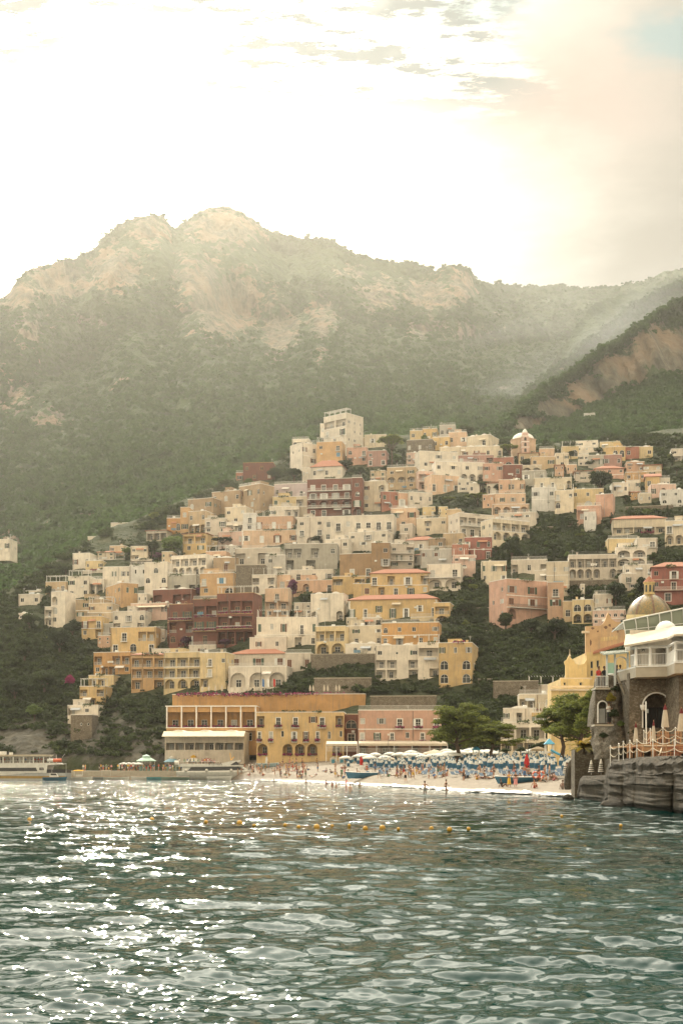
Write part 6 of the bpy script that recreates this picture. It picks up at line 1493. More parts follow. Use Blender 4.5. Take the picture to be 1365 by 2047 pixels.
# ---- roped dining deck on the headland
def deck():
    t = Thing('rope_fence', 'white posts with looped ropes round the dining deck on the rock', 'rope fence', P(1290, 1518, 95))
    lines = [[(1219, 1524, 101), (1236, 1520, 99), (1245, 1516, 98.5), (1258, 1514, 98), (1272, 1513, 97), (1304, 1513, 95), (1347, 1514, 92.5), (1380, 1512, 91), (1430, 1512, 90)],
             [(1286, 1489, 104), (1299, 1486, 103.5), (1324, 1484, 103), (1349, 1484, 102), (1380, 1482, 101), (1420, 1480, 100)]]
    hs = [1.15, 1.05]
    for L, h in zip(lines, hs):
        pts = [P(*q) for q in L]
        for p in pts:
            mb = MB(); mb.tube([p - Vector((0, 0, .25)), p + Vector((0, 0, h))], .028, 6); mb.lathe([(0, h + .06), (.05, h + .03), (.05, h - .02), (.0, h - .03)], 8, p); t.add('post', mb, WHITEP)
        for lev in (1.0, .52):
            for p, q in zip(pts, pts[1:]):
                mb = MB(); sag = .28; mb.tube([p.lerp(q, k / 10) + Vector((0, 0, h * lev - sag * 4 * (k / 10) * (1 - k / 10))) for k in range(11)], .026, 5); t.add('rope', mb, ROPE)
    d = Thing('dining_deck', 'upper timber dining deck set on the rock behind the ropes', 'deck', P(1350, 1488, 108))
    mb = MB(); a = P(1284, 1488, 103); mb.box(a.x, 103, a.z - .12, a.x + 14, 116, a.z); mb.box(a.x, 103.1, a.z - .5, a.x + 14, 103.3, a.z - .123); d.add('deck_boards', mb, WOODL)
    zz = P(0, 1514, 95).z
    def table(px, Y, z, label):
        k = Thing('wooden_table', label, 'table', (PXY(px, Y), Y, z)); mb = MB(); x = PXY(px, Y)
        mb.box(x - .45, Y - .4, z + .70, x + .45, Y + .4, z + .75); k.add('table_top', mb, WOODR)
        for sx in (-1, 1):
            for sy in (-1, 1):
                mb = MB(); mb.box(x + sx * .4 - .03, Y + sy * .35 - .03, z, x + sx * .4 + .03, Y + sy * .35 + .03, z + .698); k.add('leg', mb, WOODR)
    def chair(px, Y, z, rz, label):
        k = Thing('wooden_chair', label, 'chair', (0, 0, 0), 'wooden chairs on the dining deck')
        mb = MB(); mb.box(-.22, -.22, .43, .22, .22, .47); k.add('seat', mb, WOODL)
        mb = MB(); 
        for j in range(4): mb.box(-.21 + j * .126, .19, .472, -.17 + j * .126, .23, .90)
        mb.box(-.22, .185, .901, .22, .235, .97); k.add('backrest', mb, WOODL)
        for sx in (-1, 1):
            for sy in (-1, 1): mb = MB(); mb.box(sx * .2 - .02, sy * .2 - .02, 0, sx * .2 + .02, sy * .2 + .02, .429); k.add('leg', mb, WOODL)
        k.root.location = (PXY(px, Y), Y, z); k.root.rotation_euler = (0, 0, rz)
    z2 = P(0, 1488, 103).z
    for i, (px, Y, z, lab) in enumerate([(1268, 99.5, zz, 'wooden table on the low deck right of the leftmost cream parasol'), (1318, 97.5, zz, 'wooden table at the front of the low deck below the ropes'), (1340, 99, zz, 'low dark table at the right of the low deck'),
                                        (1310, 105.5, z2, 'wooden table on the upper deck left of the tall cream parasol'), (1345, 105, z2, 'wooden table on the upper deck under the rightmost parasol')]): table(px, Y, z, lab)
    for i, (px, Y, z, rz, lab) in enumerate([(1261, 98.6, zz, .4, 'wooden chair at the left end of the low deck'), (1277, 98.3, zz, 3.5, 'wooden chair between the low deck tables'), (1309, 96.6, zz, .2, 'wooden chair nearest the front ropes'), (1331, 97.2, zz, 2.2, 'wooden chair right of the front table'),
                                        (1302, 104.7, z2, .3, 'wooden chair at the left edge of the upper deck'), (1319, 104.6, z2, 3.0, 'wooden chair right of the upper left table'), (1336, 104.2, z2, .6, 'wooden chair left of the upper right table'), (1354, 104.2, z2, 2.8, 'wooden chair at the far right of the upper deck')]): chair(px, Y, z, rz, lab)
    # sloping timber ramp and rails seen under the ropes
    s = Thing('timber_steps', 'dark timber steps and rails between the two decks', 'steps', P(1325, 1505, 100)); mb = MB()
    for j in range(6): a = P(1308 + j * 6, 0, 100); mb.box(a.x, 99.5 + j * .35, zz + j * .16, a.x + 1.6, 99.9 + j * .35, zz + j * .16 + .08)
    s.add('treads', mb, WOODR); mb = MB(); mb.tube([P(1280, 1491, 100.5), P(1345, 1491, 100.5)], .05, 5); mb.tube([P(1316, 1510, 99), P(1324, 1491, 100.4)], .05, 5); s.add('handrail', mb, ROPE)
    # closed cream parasols with maroon tops
    def parasol(px, pyt, pyb, Y, w, label):
        k = Thing('closed_parasol', label, 'parasol', P(px, pyb + 12, Y), 'closed cream parasols on the dining deck'); b = P(px, pyb + 12, Y); zt = P(px, pyt, Y).z - b.z; zb = P(px, pyb, Y).z - b.z; r = w / F * Y / 2
        mb = MB(); mb.tube([b, b + Vector((0, 0, zt + .1))], .025, 6); k.add('pole', mb, WOODL)
        def pleat(z0, z1, r0, r1, n=20):
            m = MB(); vs = []
            for i in range(9):
                q = i / 8; z = z0 + (z1 - z0) * q; rr = r0 + (r1 - r0) * q ** .8
                for j in range(n): a = 2 * math.pi * j / n; e = rr * (1 + (.16 if j % 2 else -.12)); vs.append(b + Vector((math.cos(a) * e, math.sin(a) * e, z)))
            m.add(vs, [(i * n + j, i * n + (j + 1) % n, (i + 1) * n + (j + 1) % n, (i + 1) * n + j) for i in range(8) for j in range(n)]); return m
        hz = zt - zb
        k.add('canopy', pleat(zt - hz * .22, zb, r * .42, r), CANVAS, smooth=True); k.add('canopy_cap', pleat(zt, zt - hz * .225, .03, r * .5), MAROON, smooth=True)
    parasol(1270, 1446, 1484, 101, 9, 'leftmost closed cream parasol with maroon top on the low deck')
    parasol(1305.5, 1442, 1482, 102, 8.5, 'closed cream parasol with maroon top beside the slim white pole')
    parasol(1328.5, 1409, 1454, 106, 14, 'tall closed cream parasol with maroon top before the big arch')
    parasol(1361, 1416, 1462, 105, 15, 'closed cream parasol with maroon top at the right edge')
    k = Thing('lamp_pole', 'slim white pole standing left of the big stone arch', 'pole', P(1291, 1490, 104)); mb = MB(); mb.tube([P(1291, 1492, 104), P(1290, 1402, 104)], .05, 8); k.add('pole_shaft', mb, WHITEP); mb = MB(); q = P(1293, 1420, 104); mb.box(q.x - .05, 103.9, q.z - .2, q.x + .06, 104, q.z + .1); k.add('junction_box', mb, SH_GREY)
    # striped parasols on the lower platform
    BW = [plain('black_stripe', (.025, .025, .03), .8), plain('white_stripe', (.66, .63, .56), .8)]
    def striped(px, pyt, pyb, Y, lab):
        k = Thing('striped_parasol', lab, 'parasol', P(px, pyb, Y), 'closed black and white striped parasols'); b = P(px, pyb, Y); h = P(px, pyt, Y).z - b.z
        mb = MB(); mb.tube([b, b + Vector((0, 0, h))], .022, 6); k.add('pole', mb, WHITEP)
        mb = MB(); n = 16; L = 14
        for i in range(L):
            q0, q1 = i / L, (i + 1) / L; z0, z1 = h * (1 - .86 * q0), h * (1 - .86 * q1); r0, r1 = .03 + .20 * q0 ** .8, .03 + .20 * q1 ** .8; vs = []
            for zz_, rr in ((z0, r0), (z1, r1)):
                for j in range(n): a = 2 * math.pi * j / n; e = rr * (1 + (.14 if j % 2 else -.1)); vs.append(b + Vector((math.cos(a) * e, math.sin(a) * e, zz_)))
            mb.add(vs, [(j, (j + 1) % n, n + (j + 1) % n, n + j) for j in range(n)], 0 if (i > 4 and i % 2 == 1) else 1)
        mb.v = [tuple(Vector(v) - k.p) for v in mb.v]; mb.build('canopy', BW, k.root, True)
    striped(1181, 1519, 1549, 116, 'striped parasol third from the left on the rock platform'); striped(1200.5, 1517, 1549, 115, 'striped parasol nearest the roped deck'); striped(1155, 1527, 1556, 128, 'striped parasol right of the upright boulder'); striped(1129, 1522, 1552, 140, 'striped parasol left of the upright boulder')
deck()

# ---- parish church with tiled dome
def church():
    t = Thing('church', 'yellow church with curved baroque gables and a gold green tiled dome', 'church', P(1210, 1400, 262)); Y = 258.0
    def B(px0, px1, pyt, pyb, y0_, y1, mat, name, openings=()):
        s = y0_ / F; f = Face(P(px0, pyb, y0_), Vector((1, 0, 0)), Vector((0, 1, 0)), (px1 - px0) * s, -16, (pyb - pyt) * s)
        for cx, top, bot, w, k in openings: f.opening((cx - px0) * s, (pyb - bot) * s, (arch_pts if k == 'a' else rect_pts)(w * s, (bot - top) * s), .35, False)
        mb = MB(); f.build(mb); X0, X1 = PXY(px0, y0_), PXY(px1, y0_); zb, zt = P(0, pyb, y0_).z - 16, P(0, pyt, y0_).z
        mb.add([(X0, y0_, zb), (X0, y1, zb), (X0, y1, zt), (X0, y0_, zt), (X1, y0_, zb), (X1, y1, zb), (X1, y1, zt), (X1, y0_, zt)], [(0, 1, 2, 3), (4, 7, 6, 5), (3, 2, 6, 7), (1, 5, 6, 2)])
        w = t.add(name, mb, mat)
        for cx, top, bot, wd, k in openings:
            o = P(cx, bot, y0_); fr = sub('window', frame_mesh(k if k == 'a' else 'r', rq(wd * s), rq((bot - top) * s)), SH_GREY, t.root, o - t.p + Vector((0, .2, 0)))
            sub('pane', pane_mesh(k if k == 'a' else 'r', rq(wd * s), rq((bot - top) * s)), GLASS, fr)
    B(1172, 1260, 1304, 1376, 258, 275, CREAM_W, 'nave_wall', [(1182, 1322, 1336, 5, 'r'), (1194, 1320, 1334, 5, 'r'), (1182, 1340, 1352, 5, 'r'), (1194, 1339, 1350, 5, 'r'), (1206, 1341, 1352, 5, 'r')])
    B(1101, 1196, 1378, 1436, 246, 250.5, CREAM_W, 'annex_wall', [(1131, 1388, 1408, 5.5, 'a'), (1146.5, 1387, 1407, 5.5, 'a'), (1112, 1398, 1412, 5, 'r')])
    for a, b, py, y in ((1099, 1198, 1378, 246), (1099, 1198, 1372, 250), (1118, 1182, 1356, 256)):
        mb = MB(); p, q = P(a, py, y), P(b, py, y); mb.box(p.x, y - .35, p.z - .25, q.x, y + .25, p.z + .1); t.add('cornice', mb, TRIMC)
    B(1120, 1178, 1357, 1380, 252, 268, CREAM_W, 'terrace_wall', [(1128, 1364, 1370, 4, 'r'), (1160, 1364, 1370, 5, 'r')])
    def gable(pts, y, th, mat, name):
        mb = MB(); mb.prism([(PXY(a, y), P(0, b, y).z) for a, b in pts], y, y + th, 'y'); return t.add(name, mb, mat)
    # west gable with spire
    gable([(1130, 1376), (1130, 1330), (1128, 1326), (1128, 1322), (1133, 1318), (1137, 1310), (1141, 1316), (1146, 1320), (1150, 1327), (1158, 1329), (1166, 1327), (1172, 1318), (1172, 1376)], 257, .8, CREAM_W, 'side_gable')
    mb = MB(); b = P(1138, 1312, 257.4); mb.lathe([(.28, 0), (.16, .25), (.07, .4), (.05, 1.2), (.0, 1.3)], 8, b); t.add('gable_spire', mb, TRIMC)
    # main facade gable
    y = 258.6
    gable([(1170, 1310), (1170, 1252), (1198, 1251), (1204, 1247), (1209, 1240), (1212, 1230), (1215, 1224), (1218, 1230), (1222, 1238), (1230, 1243), (1240, 1244), (1262, 1245), (1262, 1282), (1186, 1303)], y, .9, TERRA_W, 'facade_gable')
    mb = MB(); p = P(1162, 1263, 258.2); mb.box(p.x, 257.6, p.z - .25, p.x + 1.3, 258.4, p.z + .12); t.add('waterspout', mb, TRIMC)
    for k in range(7):
        mb = MB(); c = P(1202 + k * 5, 1282 - k * .6, y); a = arch_pts(.30, .72, 6); n = len(a); mb.add([(c.x + x, y - .05, c.z + z) for x, z in a] + [(c.x + x, y - .003, c.z + z) for x, z in a], [tuple(range(n))] + [(i, (i + 1) % n, n + (i + 1) % n, n + i) for i in range(n)]); t.add('blind_arch', mb, CREAM_W)
    # worn dark plaster patches on the facade
    r = random.Random(4)
    for cx, cy_, w, h in ((1184, 1256, 9, 5), (1194, 1262, 4, 4), (1210, 1254, 8, 7), (1218, 1250, 5, 6), (1226, 1257, 8, 6), (1240, 1258, 9, 4), (1250, 1252, 6, 5), (1234, 1262, 3, 8), (1180, 1285, 4, 14)):
        n = 11; mb = MB(); c = P(cx, cy_, y); pts = [(c.x + math.cos(k / n * 6.283) * w / 2 * y / F * r.uniform(.6, 1.2), y - .012, c.z + math.sin(k / n * 6.283) * h / 2 * y / F * r.uniform(.6, 1.2)) for k in range(n)]; mb.add(pts, [tuple(range(n))]); t.add('worn_plaster', mb, plain('worn_plaster_brown', (.17, .10, .065), .95))
    mb = MB(); b = P(1214.5, 1224, y + .4); mb.tube([b, b + Vector((0, 0, .9))], .05, 5); mb.tube([b + Vector((-.25, 0, .6)), b + Vector((.25, 0, .6))], .05, 5); t.add('cross', mb, TRIMC)
    # tiled nave roof
    mb = MB(); v = [P(1184, 1305, 257.6), P(1262, 1281, 257.6), P(1262, 1281, 257.6) + Vector((1.5, 9, 3.2)), P(1184, 1305, 257.6) + Vector((3.5, 9, 3.4))]
    v += [p - Vector((0, 0, .3)) for p in v]; mb.add(v, [(0, 1, 2, 3), (7, 6, 5, 4), (0, 4, 5, 1), (1, 5, 6, 2), (2, 6, 7, 3), (3, 7, 4, 0)]); t.add('nave_roof', mb, TILE)
    # dome
    dy = 276.0; c = P(1296.5, 1246, dy); R_ = 45 / F * dy; s = dy / F
    m = NT('majolica_tiles'); w = m.n('ShaderNodeTexVoronoi'); w.inputs['Scale'].default_value = 5.0; m.L.new(m.pos, w.inputs['Vector'])
    m.col(m.mix(m.ramp(w.outputs['Color'], [(0.35, 0.0), (0.65, 1.0)]), (0.25, 0.165, 0.055), (0.15, 0.13, 0.06))).set(Roughness=0.28); m.bump(w.outputs['Distance'], .4, .05)
    prof = [(45, 0), (45.5, 8), (45, 16), (42.5, 25), (38, 34), (31, 43), (22, 51), (14, 55.5), (10.5, 57)]
    mb = MB(); mb.lathe([(a * s, b * s) for a, b in prof], 48, c); t.add('dome', mb, m.mat, smooth=True)
    for k in range(8):
        a = -math.pi / 2 + k * math.pi / 4; mb = MB()
        for i in range(len(prof) - 1):
            v = []
            for rr, zz in (prof[i], prof[i + 1]):
                for e in (-1, 1): ww = (1.7 if rr > 12 else 1.0) * s; v.append((c.x + math.cos(a) * (rr + .5) * s - math.sin(a) * e * ww, c.y + math.sin(a) * (rr + .5) * s + math.cos(a) * e * ww, c.z + zz * s + .03))
            mb.add(v, [(0, 1, 3, 2)])
        t.add('dome_rib', mb, plain('dome_rib_tile', (.15, .08, .045), .35, var=.5, scale=4))
    mb = MB(); mb.lathe([(47 * s, -8), (47 * s, .05), (45 * s, .1)], 32, c); t.add('drum', mb, CREAM_W)
    mb = MB(); z0 = 57 * s; mb.lathe([(11.8 * s, z0), (11.8 * s, z0 + 2 * s), (10.2 * s, z0 + 2.6 * s), (10.2 * s, z0 + 22 * s), (12 * s, z0 + 22.5 * s), (12 * s, z0 + 25 * s)], 8, c, a0=math.pi / 8, a1=math.pi / 8 + 2 * math.pi); t.add('lantern', mb, CREAM_W)
    for k in range(8):
        a = -math.pi / 2 + k * math.pi / 4 + math.pi / 8 * 0; mb = MB(); rr = 9.75 * s; q = Vector((c.x + math.cos(a) * rr, c.y + math.sin(a) * rr, c.z + z0 + 5 * s)); tx = Vector((-math.sin(a), math.cos(a), 0)); ou = Vector((math.cos(a), math.sin(a), 0)) * .06
        pts = arch_pts(4.2 * s, 14 * s, 6); mb.add([q + tx * x + Vector((0, 0, z)) + ou for x, z in pts], [tuple(range(len(pts)))]); t.add('lantern_window', mb, GLASS2)
    mb = MB(); mb.lathe([(12.6 * s, z0 + 25 * s), (9 * s, z0 + 28.5 * s), (4 * s, z0 + 34 * s), (0.6 * s, z0 + 37 * s), (0, z0 + 37.2 * s)], 8, c, a0=math.pi / 8, a1=math.pi / 8 + 2 * math.pi); t.add('lantern_roof', mb, TILE)
    mb = MB(); mb.lathe([(0, 0), (.22, .12), (.3, .35), (.2, .6), (0, .7)], 10, (c.x, c.y, c.z + z0 + 38.5 * s)); mb.tube([(c.x, c.y, c.z + z0 + 36 * s), (c.x, c.y, c.z + z0 + 50 * s)], .04, 5); t.add('finial_ball', mb, SH_GREY, smooth=True)
church()

# ---- upper church with white dome and bell tower
def upper_church():
    Y = float(depth_at(1044, 918)) + 2; s = Y / F
    t = Thing('domed_church', 'pale pink church with low white dome and slim bell tower on the upper right skyline', 'church', P(1044, 918, Y)); c = P(1045, 918, Y + 6)
    mb = MB(); mb.lathe([(26 * s, -5), (26 * s, 36 * s), (27.2 * s, 36.5 * s), (27.2 * s, 38 * s), (22 * s, 38.5 * s)], 8, c, a0=math.pi / 8, a1=math.pi / 8 + 2 * math.pi); t.add('drum', mb, WALL['s'])
    mb = MB(); mb.lathe([(22.5 * s, 37 * s), (21.5 * s, 42 * s), (18 * s, 47 * s), (11.5 * s, 51 * s), (4 * s, 52.6 * s), (0, 52.8 * s)], 28, c); t.add('dome', mb, TRIM, smooth=True)
    q = P(1048.5, 918, Y - .5); a = 7.2 * s
    mb = MB(); mb.box(q.x - a, q.y - a, q.z - 4, q.x + a, q.y + a, q.z + 44 * s); mb.box(q.x - a * .82, q.y - a * .82, q.z + 44 * s, q.x + a * .82, q.y + a * .82, q.z + 52 * s); t.add('bell_tower', mb, WALL['p'])
    for k in (10, 22, 33, 44): mb = MB(); mb.box(q.x - a * 1.1, q.y - a * 1.1, q.z + k * s, q.x + a * 1.1, q.y + a * 1.1, q.z + (k + 1.2) * s); t.add('tower_cornice', mb, TRIM)
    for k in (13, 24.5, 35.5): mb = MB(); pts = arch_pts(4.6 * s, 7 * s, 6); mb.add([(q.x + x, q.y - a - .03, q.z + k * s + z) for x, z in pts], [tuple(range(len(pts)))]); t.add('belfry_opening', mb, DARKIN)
    mb = MB(); mb.lathe([(5.2 * s, 52 * s), (5.0 * s, 55 * s), (3.4 * s, 58 * s), (1 * s, 60.4 * s), (0, 61 * s)], 12, q); t.add('tower_cupola', mb, TRIM, smooth=True)
upper_church()

# ---- walls and terraces between the houses
def retaining(px0, px1, pyt, pyb, label, a=6, mat=STONE, dY=0):
    Y = float(depth_at((px0 + px1) / 2, pyb)) + dY; A, B = solve_front(px0, px1, pyb, Y, math.radians(a)); zt, zb = P(0, pyt, Y).z, P(0, pyb, Y).z
    ex = (B - A).normalized(); en = Vector((-ex.y, ex.x, 0)); W_ = (B - A).length
    mid = (A + B) / 2; t = Thing('retaining_wall', label, 'wall', (mid.x, mid.y, zb)); M = Matrix(((ex.x, en.x, 0, A.x), (ex.y, en.y, 0, A.y), (0, 0, 1, zb), (0, 0, 0, 1)))
    mb = MB(); mb.box(0, 0, -3, W_, 3.5, zt - zb, M=M); t.add('wall', mb, mat); mb = MB(); mb.box(-.08, -.08, zt - zb + .002, W_ + .08, .5, zt - zb + .2, M=M); t.add('coping', mb, CONC)
for a in [(472, 531, 1130, 1188, 'tall grey stone wall left of the grey beige house', 6), (622, 752, 1308, 1338, 'stone terrace wall below the buff laundry house', 6), (628, 742, 1356, 1388, 'rubble wall right of the white villa arches', 6), (740, 872, 1392, 1422, 'stone wall behind the pink sea front hotel', 6),
          (985, 1075, 1362, 1398, 'big stone wall left of the stepped cream restaurant', 10), (400, 470, 1192, 1206, 'low stone wall under the orange arched house', 6), (1110, 1240, 1160, 1176, 'garden wall below the veranda hotel', 12), (955, 985, 1358, 1372, 'pale wall at the foot of the yellow corner house', 6),
          (880, 1000, 1306, 1312, 'thin terrace wall among the trees right of the yellow corner house', 12), (900, 1010, 1262, 1267, 'thin stone terrace wall left of the pink villa foot', 12), (905, 985, 1216, 1221, 'upper thin terrace wall right of the wide yellow palazzo', 12), (1060, 1200, 1052, 1057, 'long garden terrace wall in the green valley', 14), (1250, 1345, 1012, 1018, 'terrace wall below the pale blue house at the right edge', 14)]:
    retaining(*a[:5], a=a[5])

# pines and palm by the beach
tree('pine_tree', 'pine', 915, 1522, 112, 'large leaning pine behind the parasols, left of the pair', LEAF_PINE, Y=262, seed=1, sx=1.35)
tree('pine_tree', 'pine', 984, 1514, 72, 'smaller spreading pine right of the large beach pine', LEAF_PINE, Y=258, seed=2, sx=1.8)
tree('pine_tree', 'pine', 1122, 1506, 98, 'low broad pine in front of the yellow church annex', LEAF_PINE, Y=215, seed=3, sx=1.45)
tree('pine_tree', 'pine', 1160, 1502, 112, 'tall sunlit pine between church annex and stone bastion', LEAF_PINE, Y=205, seed=1, sx=1.4)
tree('pine_tree', 'pine', 1186, 1490, 110, 'pine crown rising close beside the stone bastion', LEAF_PINE, Y=175, seed=2, sx=.85)
tree('palm_tree', 'palm', 1166, 1502, 46, 'golden palm in front of the stone wall with holes', LEAF_GOLD, Y=123, seed=0, sx=1.1, z=P(0, 1499, 123).z)
tree('palm_tree', 'palm', 1186, 1490, 30, 'small golden palm higher beside the bastion', LEAF_GOLD, Y=123, seed=0, sx=1.1, z=P(0, 1483, 123).z)
for q in [(1226, 1432, 30, 'tuft of green growing from the middle of the bastion', LEAF, 1.0, 115.4), (1240, 1448, 22, 'small green tuft right of centre on the bastion', LEAF_LIGHT, 1.0, 115.0), (1221, 1403, 34, 'ochre green plant beside the niche arch', LEAF_GOLD, .8, 115.6), (1206, 1470, 20, 'dry tuft under the niche ledge', LEAF, 1.3, 115.4),
          (1262, 1462, 18, 'dark tuft low on the bastion near the parasol', LEAF, 1.2, 115.2), (1228, 1376, 20, 'plant at the top of the bastion below the balcony', LEAF, 1.2, 115.8)]:
    tree('wall_plant', 'round', q[0], q[1], q[2], q[3], q[4], Y=q[6], seed=1, sx=q[5], cat='plant', z=P(0, q[1], q[6]).z - .2)
for k, (px, py, h, lab) in enumerate(((1010, 1508, 18, 'clipped hedge left of the thatched canopy'), (1040, 1506, 18, 'clipped hedge behind the thatched canopy'), (1072, 1506, 24, 'bushy hedge at the foot of the white restaurant'), (1098, 1508, 34, 'green bush at the corner of the church annex'), (1130, 1512, 26, 'bush under the low broad pine'), (870, 1516, 22, 'bush at the trunk of the large beach pine'), (940, 1518, 18, 'bush between the two beach pines'))):
    tree('hedge_bush', 'round', px, py, h, lab, LEAF, Y=292 if px > 1000 else 296, seed=k % 3, sx=1.7, cat='bush')

def veranda(px0, px1, pyr, pyb, Y, n, lab):
    a, b = P(px0, pyb, Y), P(px1, pyb, Y); zt = P(0, pyr, Y).z; t = Thing('veranda_awning', lab, 'awning', (a + b) / 2)
    mb = MB(); v = [(a.x, Y, zt), (b.x, Y, zt), (b.x, Y + 5, zt + .7), (a.x, Y + 5, zt + .7)]; v += [(x, y, z - .12) for x, y, z in v]; mb.add(v, [(0, 1, 2, 3), (7, 6, 5, 4), (0, 4, 5, 1), (1, 5, 6, 2), (3, 7, 4, 0)]); mb.box(a.x, Y - .03, zt - .55, b.x, Y - .003, zt - .05); t.add('awning_cloth', mb, CANVAS)
    for k in range(n + 1): x = a.x + (b.x - a.x) * k / n; mb = MB(); mb.tube([(x, Y + .1, a.z - 1.5), (x, Y + .1, zt)], .08, 6); t.add('post', mb, WHITEP)
    mb = MB(); w = round(b.x - a.x, 1); q = link('railing', rail_mesh(w, .95), RAILW, t.root); q.location = Vector(((a.x + b.x) / 2, Y + .05, a.z + .9)) - t.p
Yp = float(depth_at(799, 1514)) - 16
veranda(652, 714, 1487, 1510, Yp - 7, 3, 'cream awning veranda in front of the narrow red house'); veranda(717, 894, 1486, 1512, Yp - 6, 5, 'long cream awning veranda along the foot of the pink hotel')
# ---------------------------------------------------------------- people
SKIN = [plain('skin_tan', (0.36, 0.19, 0.115), 0.6), plain('skin_light', (0.52, 0.32, 0.22), 0.6), plain('skin_dark', (0.16, 0.08, 0.05), 0.6)]
HAIR = [plain('hair_dark', (0.02, 0.015, 0.012), 0.8), plain('hair_brown', (0.09, 0.05, 0.03), 0.8)]
CLOTH = [plain('cloth_' + n, c, 0.85) for n, c in (('white', (.68, .67, .63)), ('black', (.02, .02, .022)), ('red', (.45, .05, .04)), ('blue', (.07, .16, .33)), ('yellow', (.62, .38, .06)), ('pink', (.58, .25, .25)), ('grey', (.26, .26, .25)), ('green', (.10, .20, .12)))]
def skinned(name, verts, edges, root=0, level=1):
    me = bpy.data.meshes.new(name); me.from_pydata([v[0] for v in verts], edges, []); o = bpy.data.objects.new(name, me); COL.objects.link(o)
    m = o.modifiers.new('skin', 'SKIN'); m.use_smooth_shade = True
    for i, v in enumerate(verts):
        r = v[1]; me.skin_vertices[0].data[i].radius = r if isinstance(r, tuple) else (r, r)
        me.skin_vertices[0].data[i].use_root = (i == root)
    s = o.modifiers.new('sub', 'SUBSURF'); s.levels = level; s.render_levels = level
    dg = bpy.context.evaluated_depsgraph_get(); out = bpy.data.meshes.new_from_object(o.evaluated_get(dg)); out.name = name
    bpy.data.objects.remove(o); bpy.data.meshes.remove(me); out.polygons.foreach_set('use_smooth', [True] * len(out.polygons)); return out
def body(pose):
    """skeleton of one person, feet at z = 0 (or seat on the ground), facing -y"""
    V, E = [], []
    def v(p, r, par=None):
        V.append((p, r)); 
        if par is not None: E.append((par, len(V) - 1))
        return len(V) - 1
    J = POSES[pose]; hp = Vector(J['hip']); up = Vector(J['up']).normalized(); sd = Vector(J.get('side', (1, 0, 0))).normalized()
    pel = v(hp, (.13, .10)); wa = v(hp + up * .17, (.115, .085), pel); ch = v(hp + up * .36, (.145, .10), wa); ne0 = v(hp + up * .50, (.09, .075), ch)
    nd = Vector(J.get('neck', up)).normalized(); ne = v(hp + up * .50 + nd * .08, .052, ne0); h0 = v(hp + up * .50 + nd * .15, (.068, .075), ne); h1 = v(hp + up * .50 + nd * .23, (.078, .092), h0); h2 = v(hp + up * .50 + nd * .30, (.062, .075), h1)
    fw = Vector(J.get('face', (0, -1, 0))).normalized(); v(hp + up * .50 + nd * .19 + fw * .10, .016, h0)
    for s, k in ((-1, 'L'), (1, 'R')):
        sh = v(hp + up * .455 + sd * (.17 * s), .058, ch); e = v(J['elbow' + k], .042, sh); w = v(J['wrist' + k], .030, e)
        d = (Vector(J['wrist' + k]) - Vector(J['elbow' + k])).normalized(); a = d.orthogonal().normalized(); b = d.cross(a); pw = Vector(J['wrist' + k])
        pm = v(pw + d * .06, (.036, .020), w)
        for j, L in enumerate((.055, .07, .075, .068, .05)):
            if j == 0: f0 = v(pw + d * .05 + a * .04, .011, pm); v(pw + d * .085 + a * .062, .009, f0)
            else: f0 = v(pw + d * .10 + a * (.03 - .02 * (j - 1)), .010, pm); v(pw + d * (.10 + L) + a * (.036 - .024 * (j - 1)) + b * .02, .008, f0)
        th = v(hp + sd * (.09 * s) - up * .05, .092, pel); kn = v(J['knee' + k], .060, th); an = v(J['ankle' + k], .040, kn); toe = v(J['toe' + k], .032, an)
    return skinned('person_body', V, E, pel)
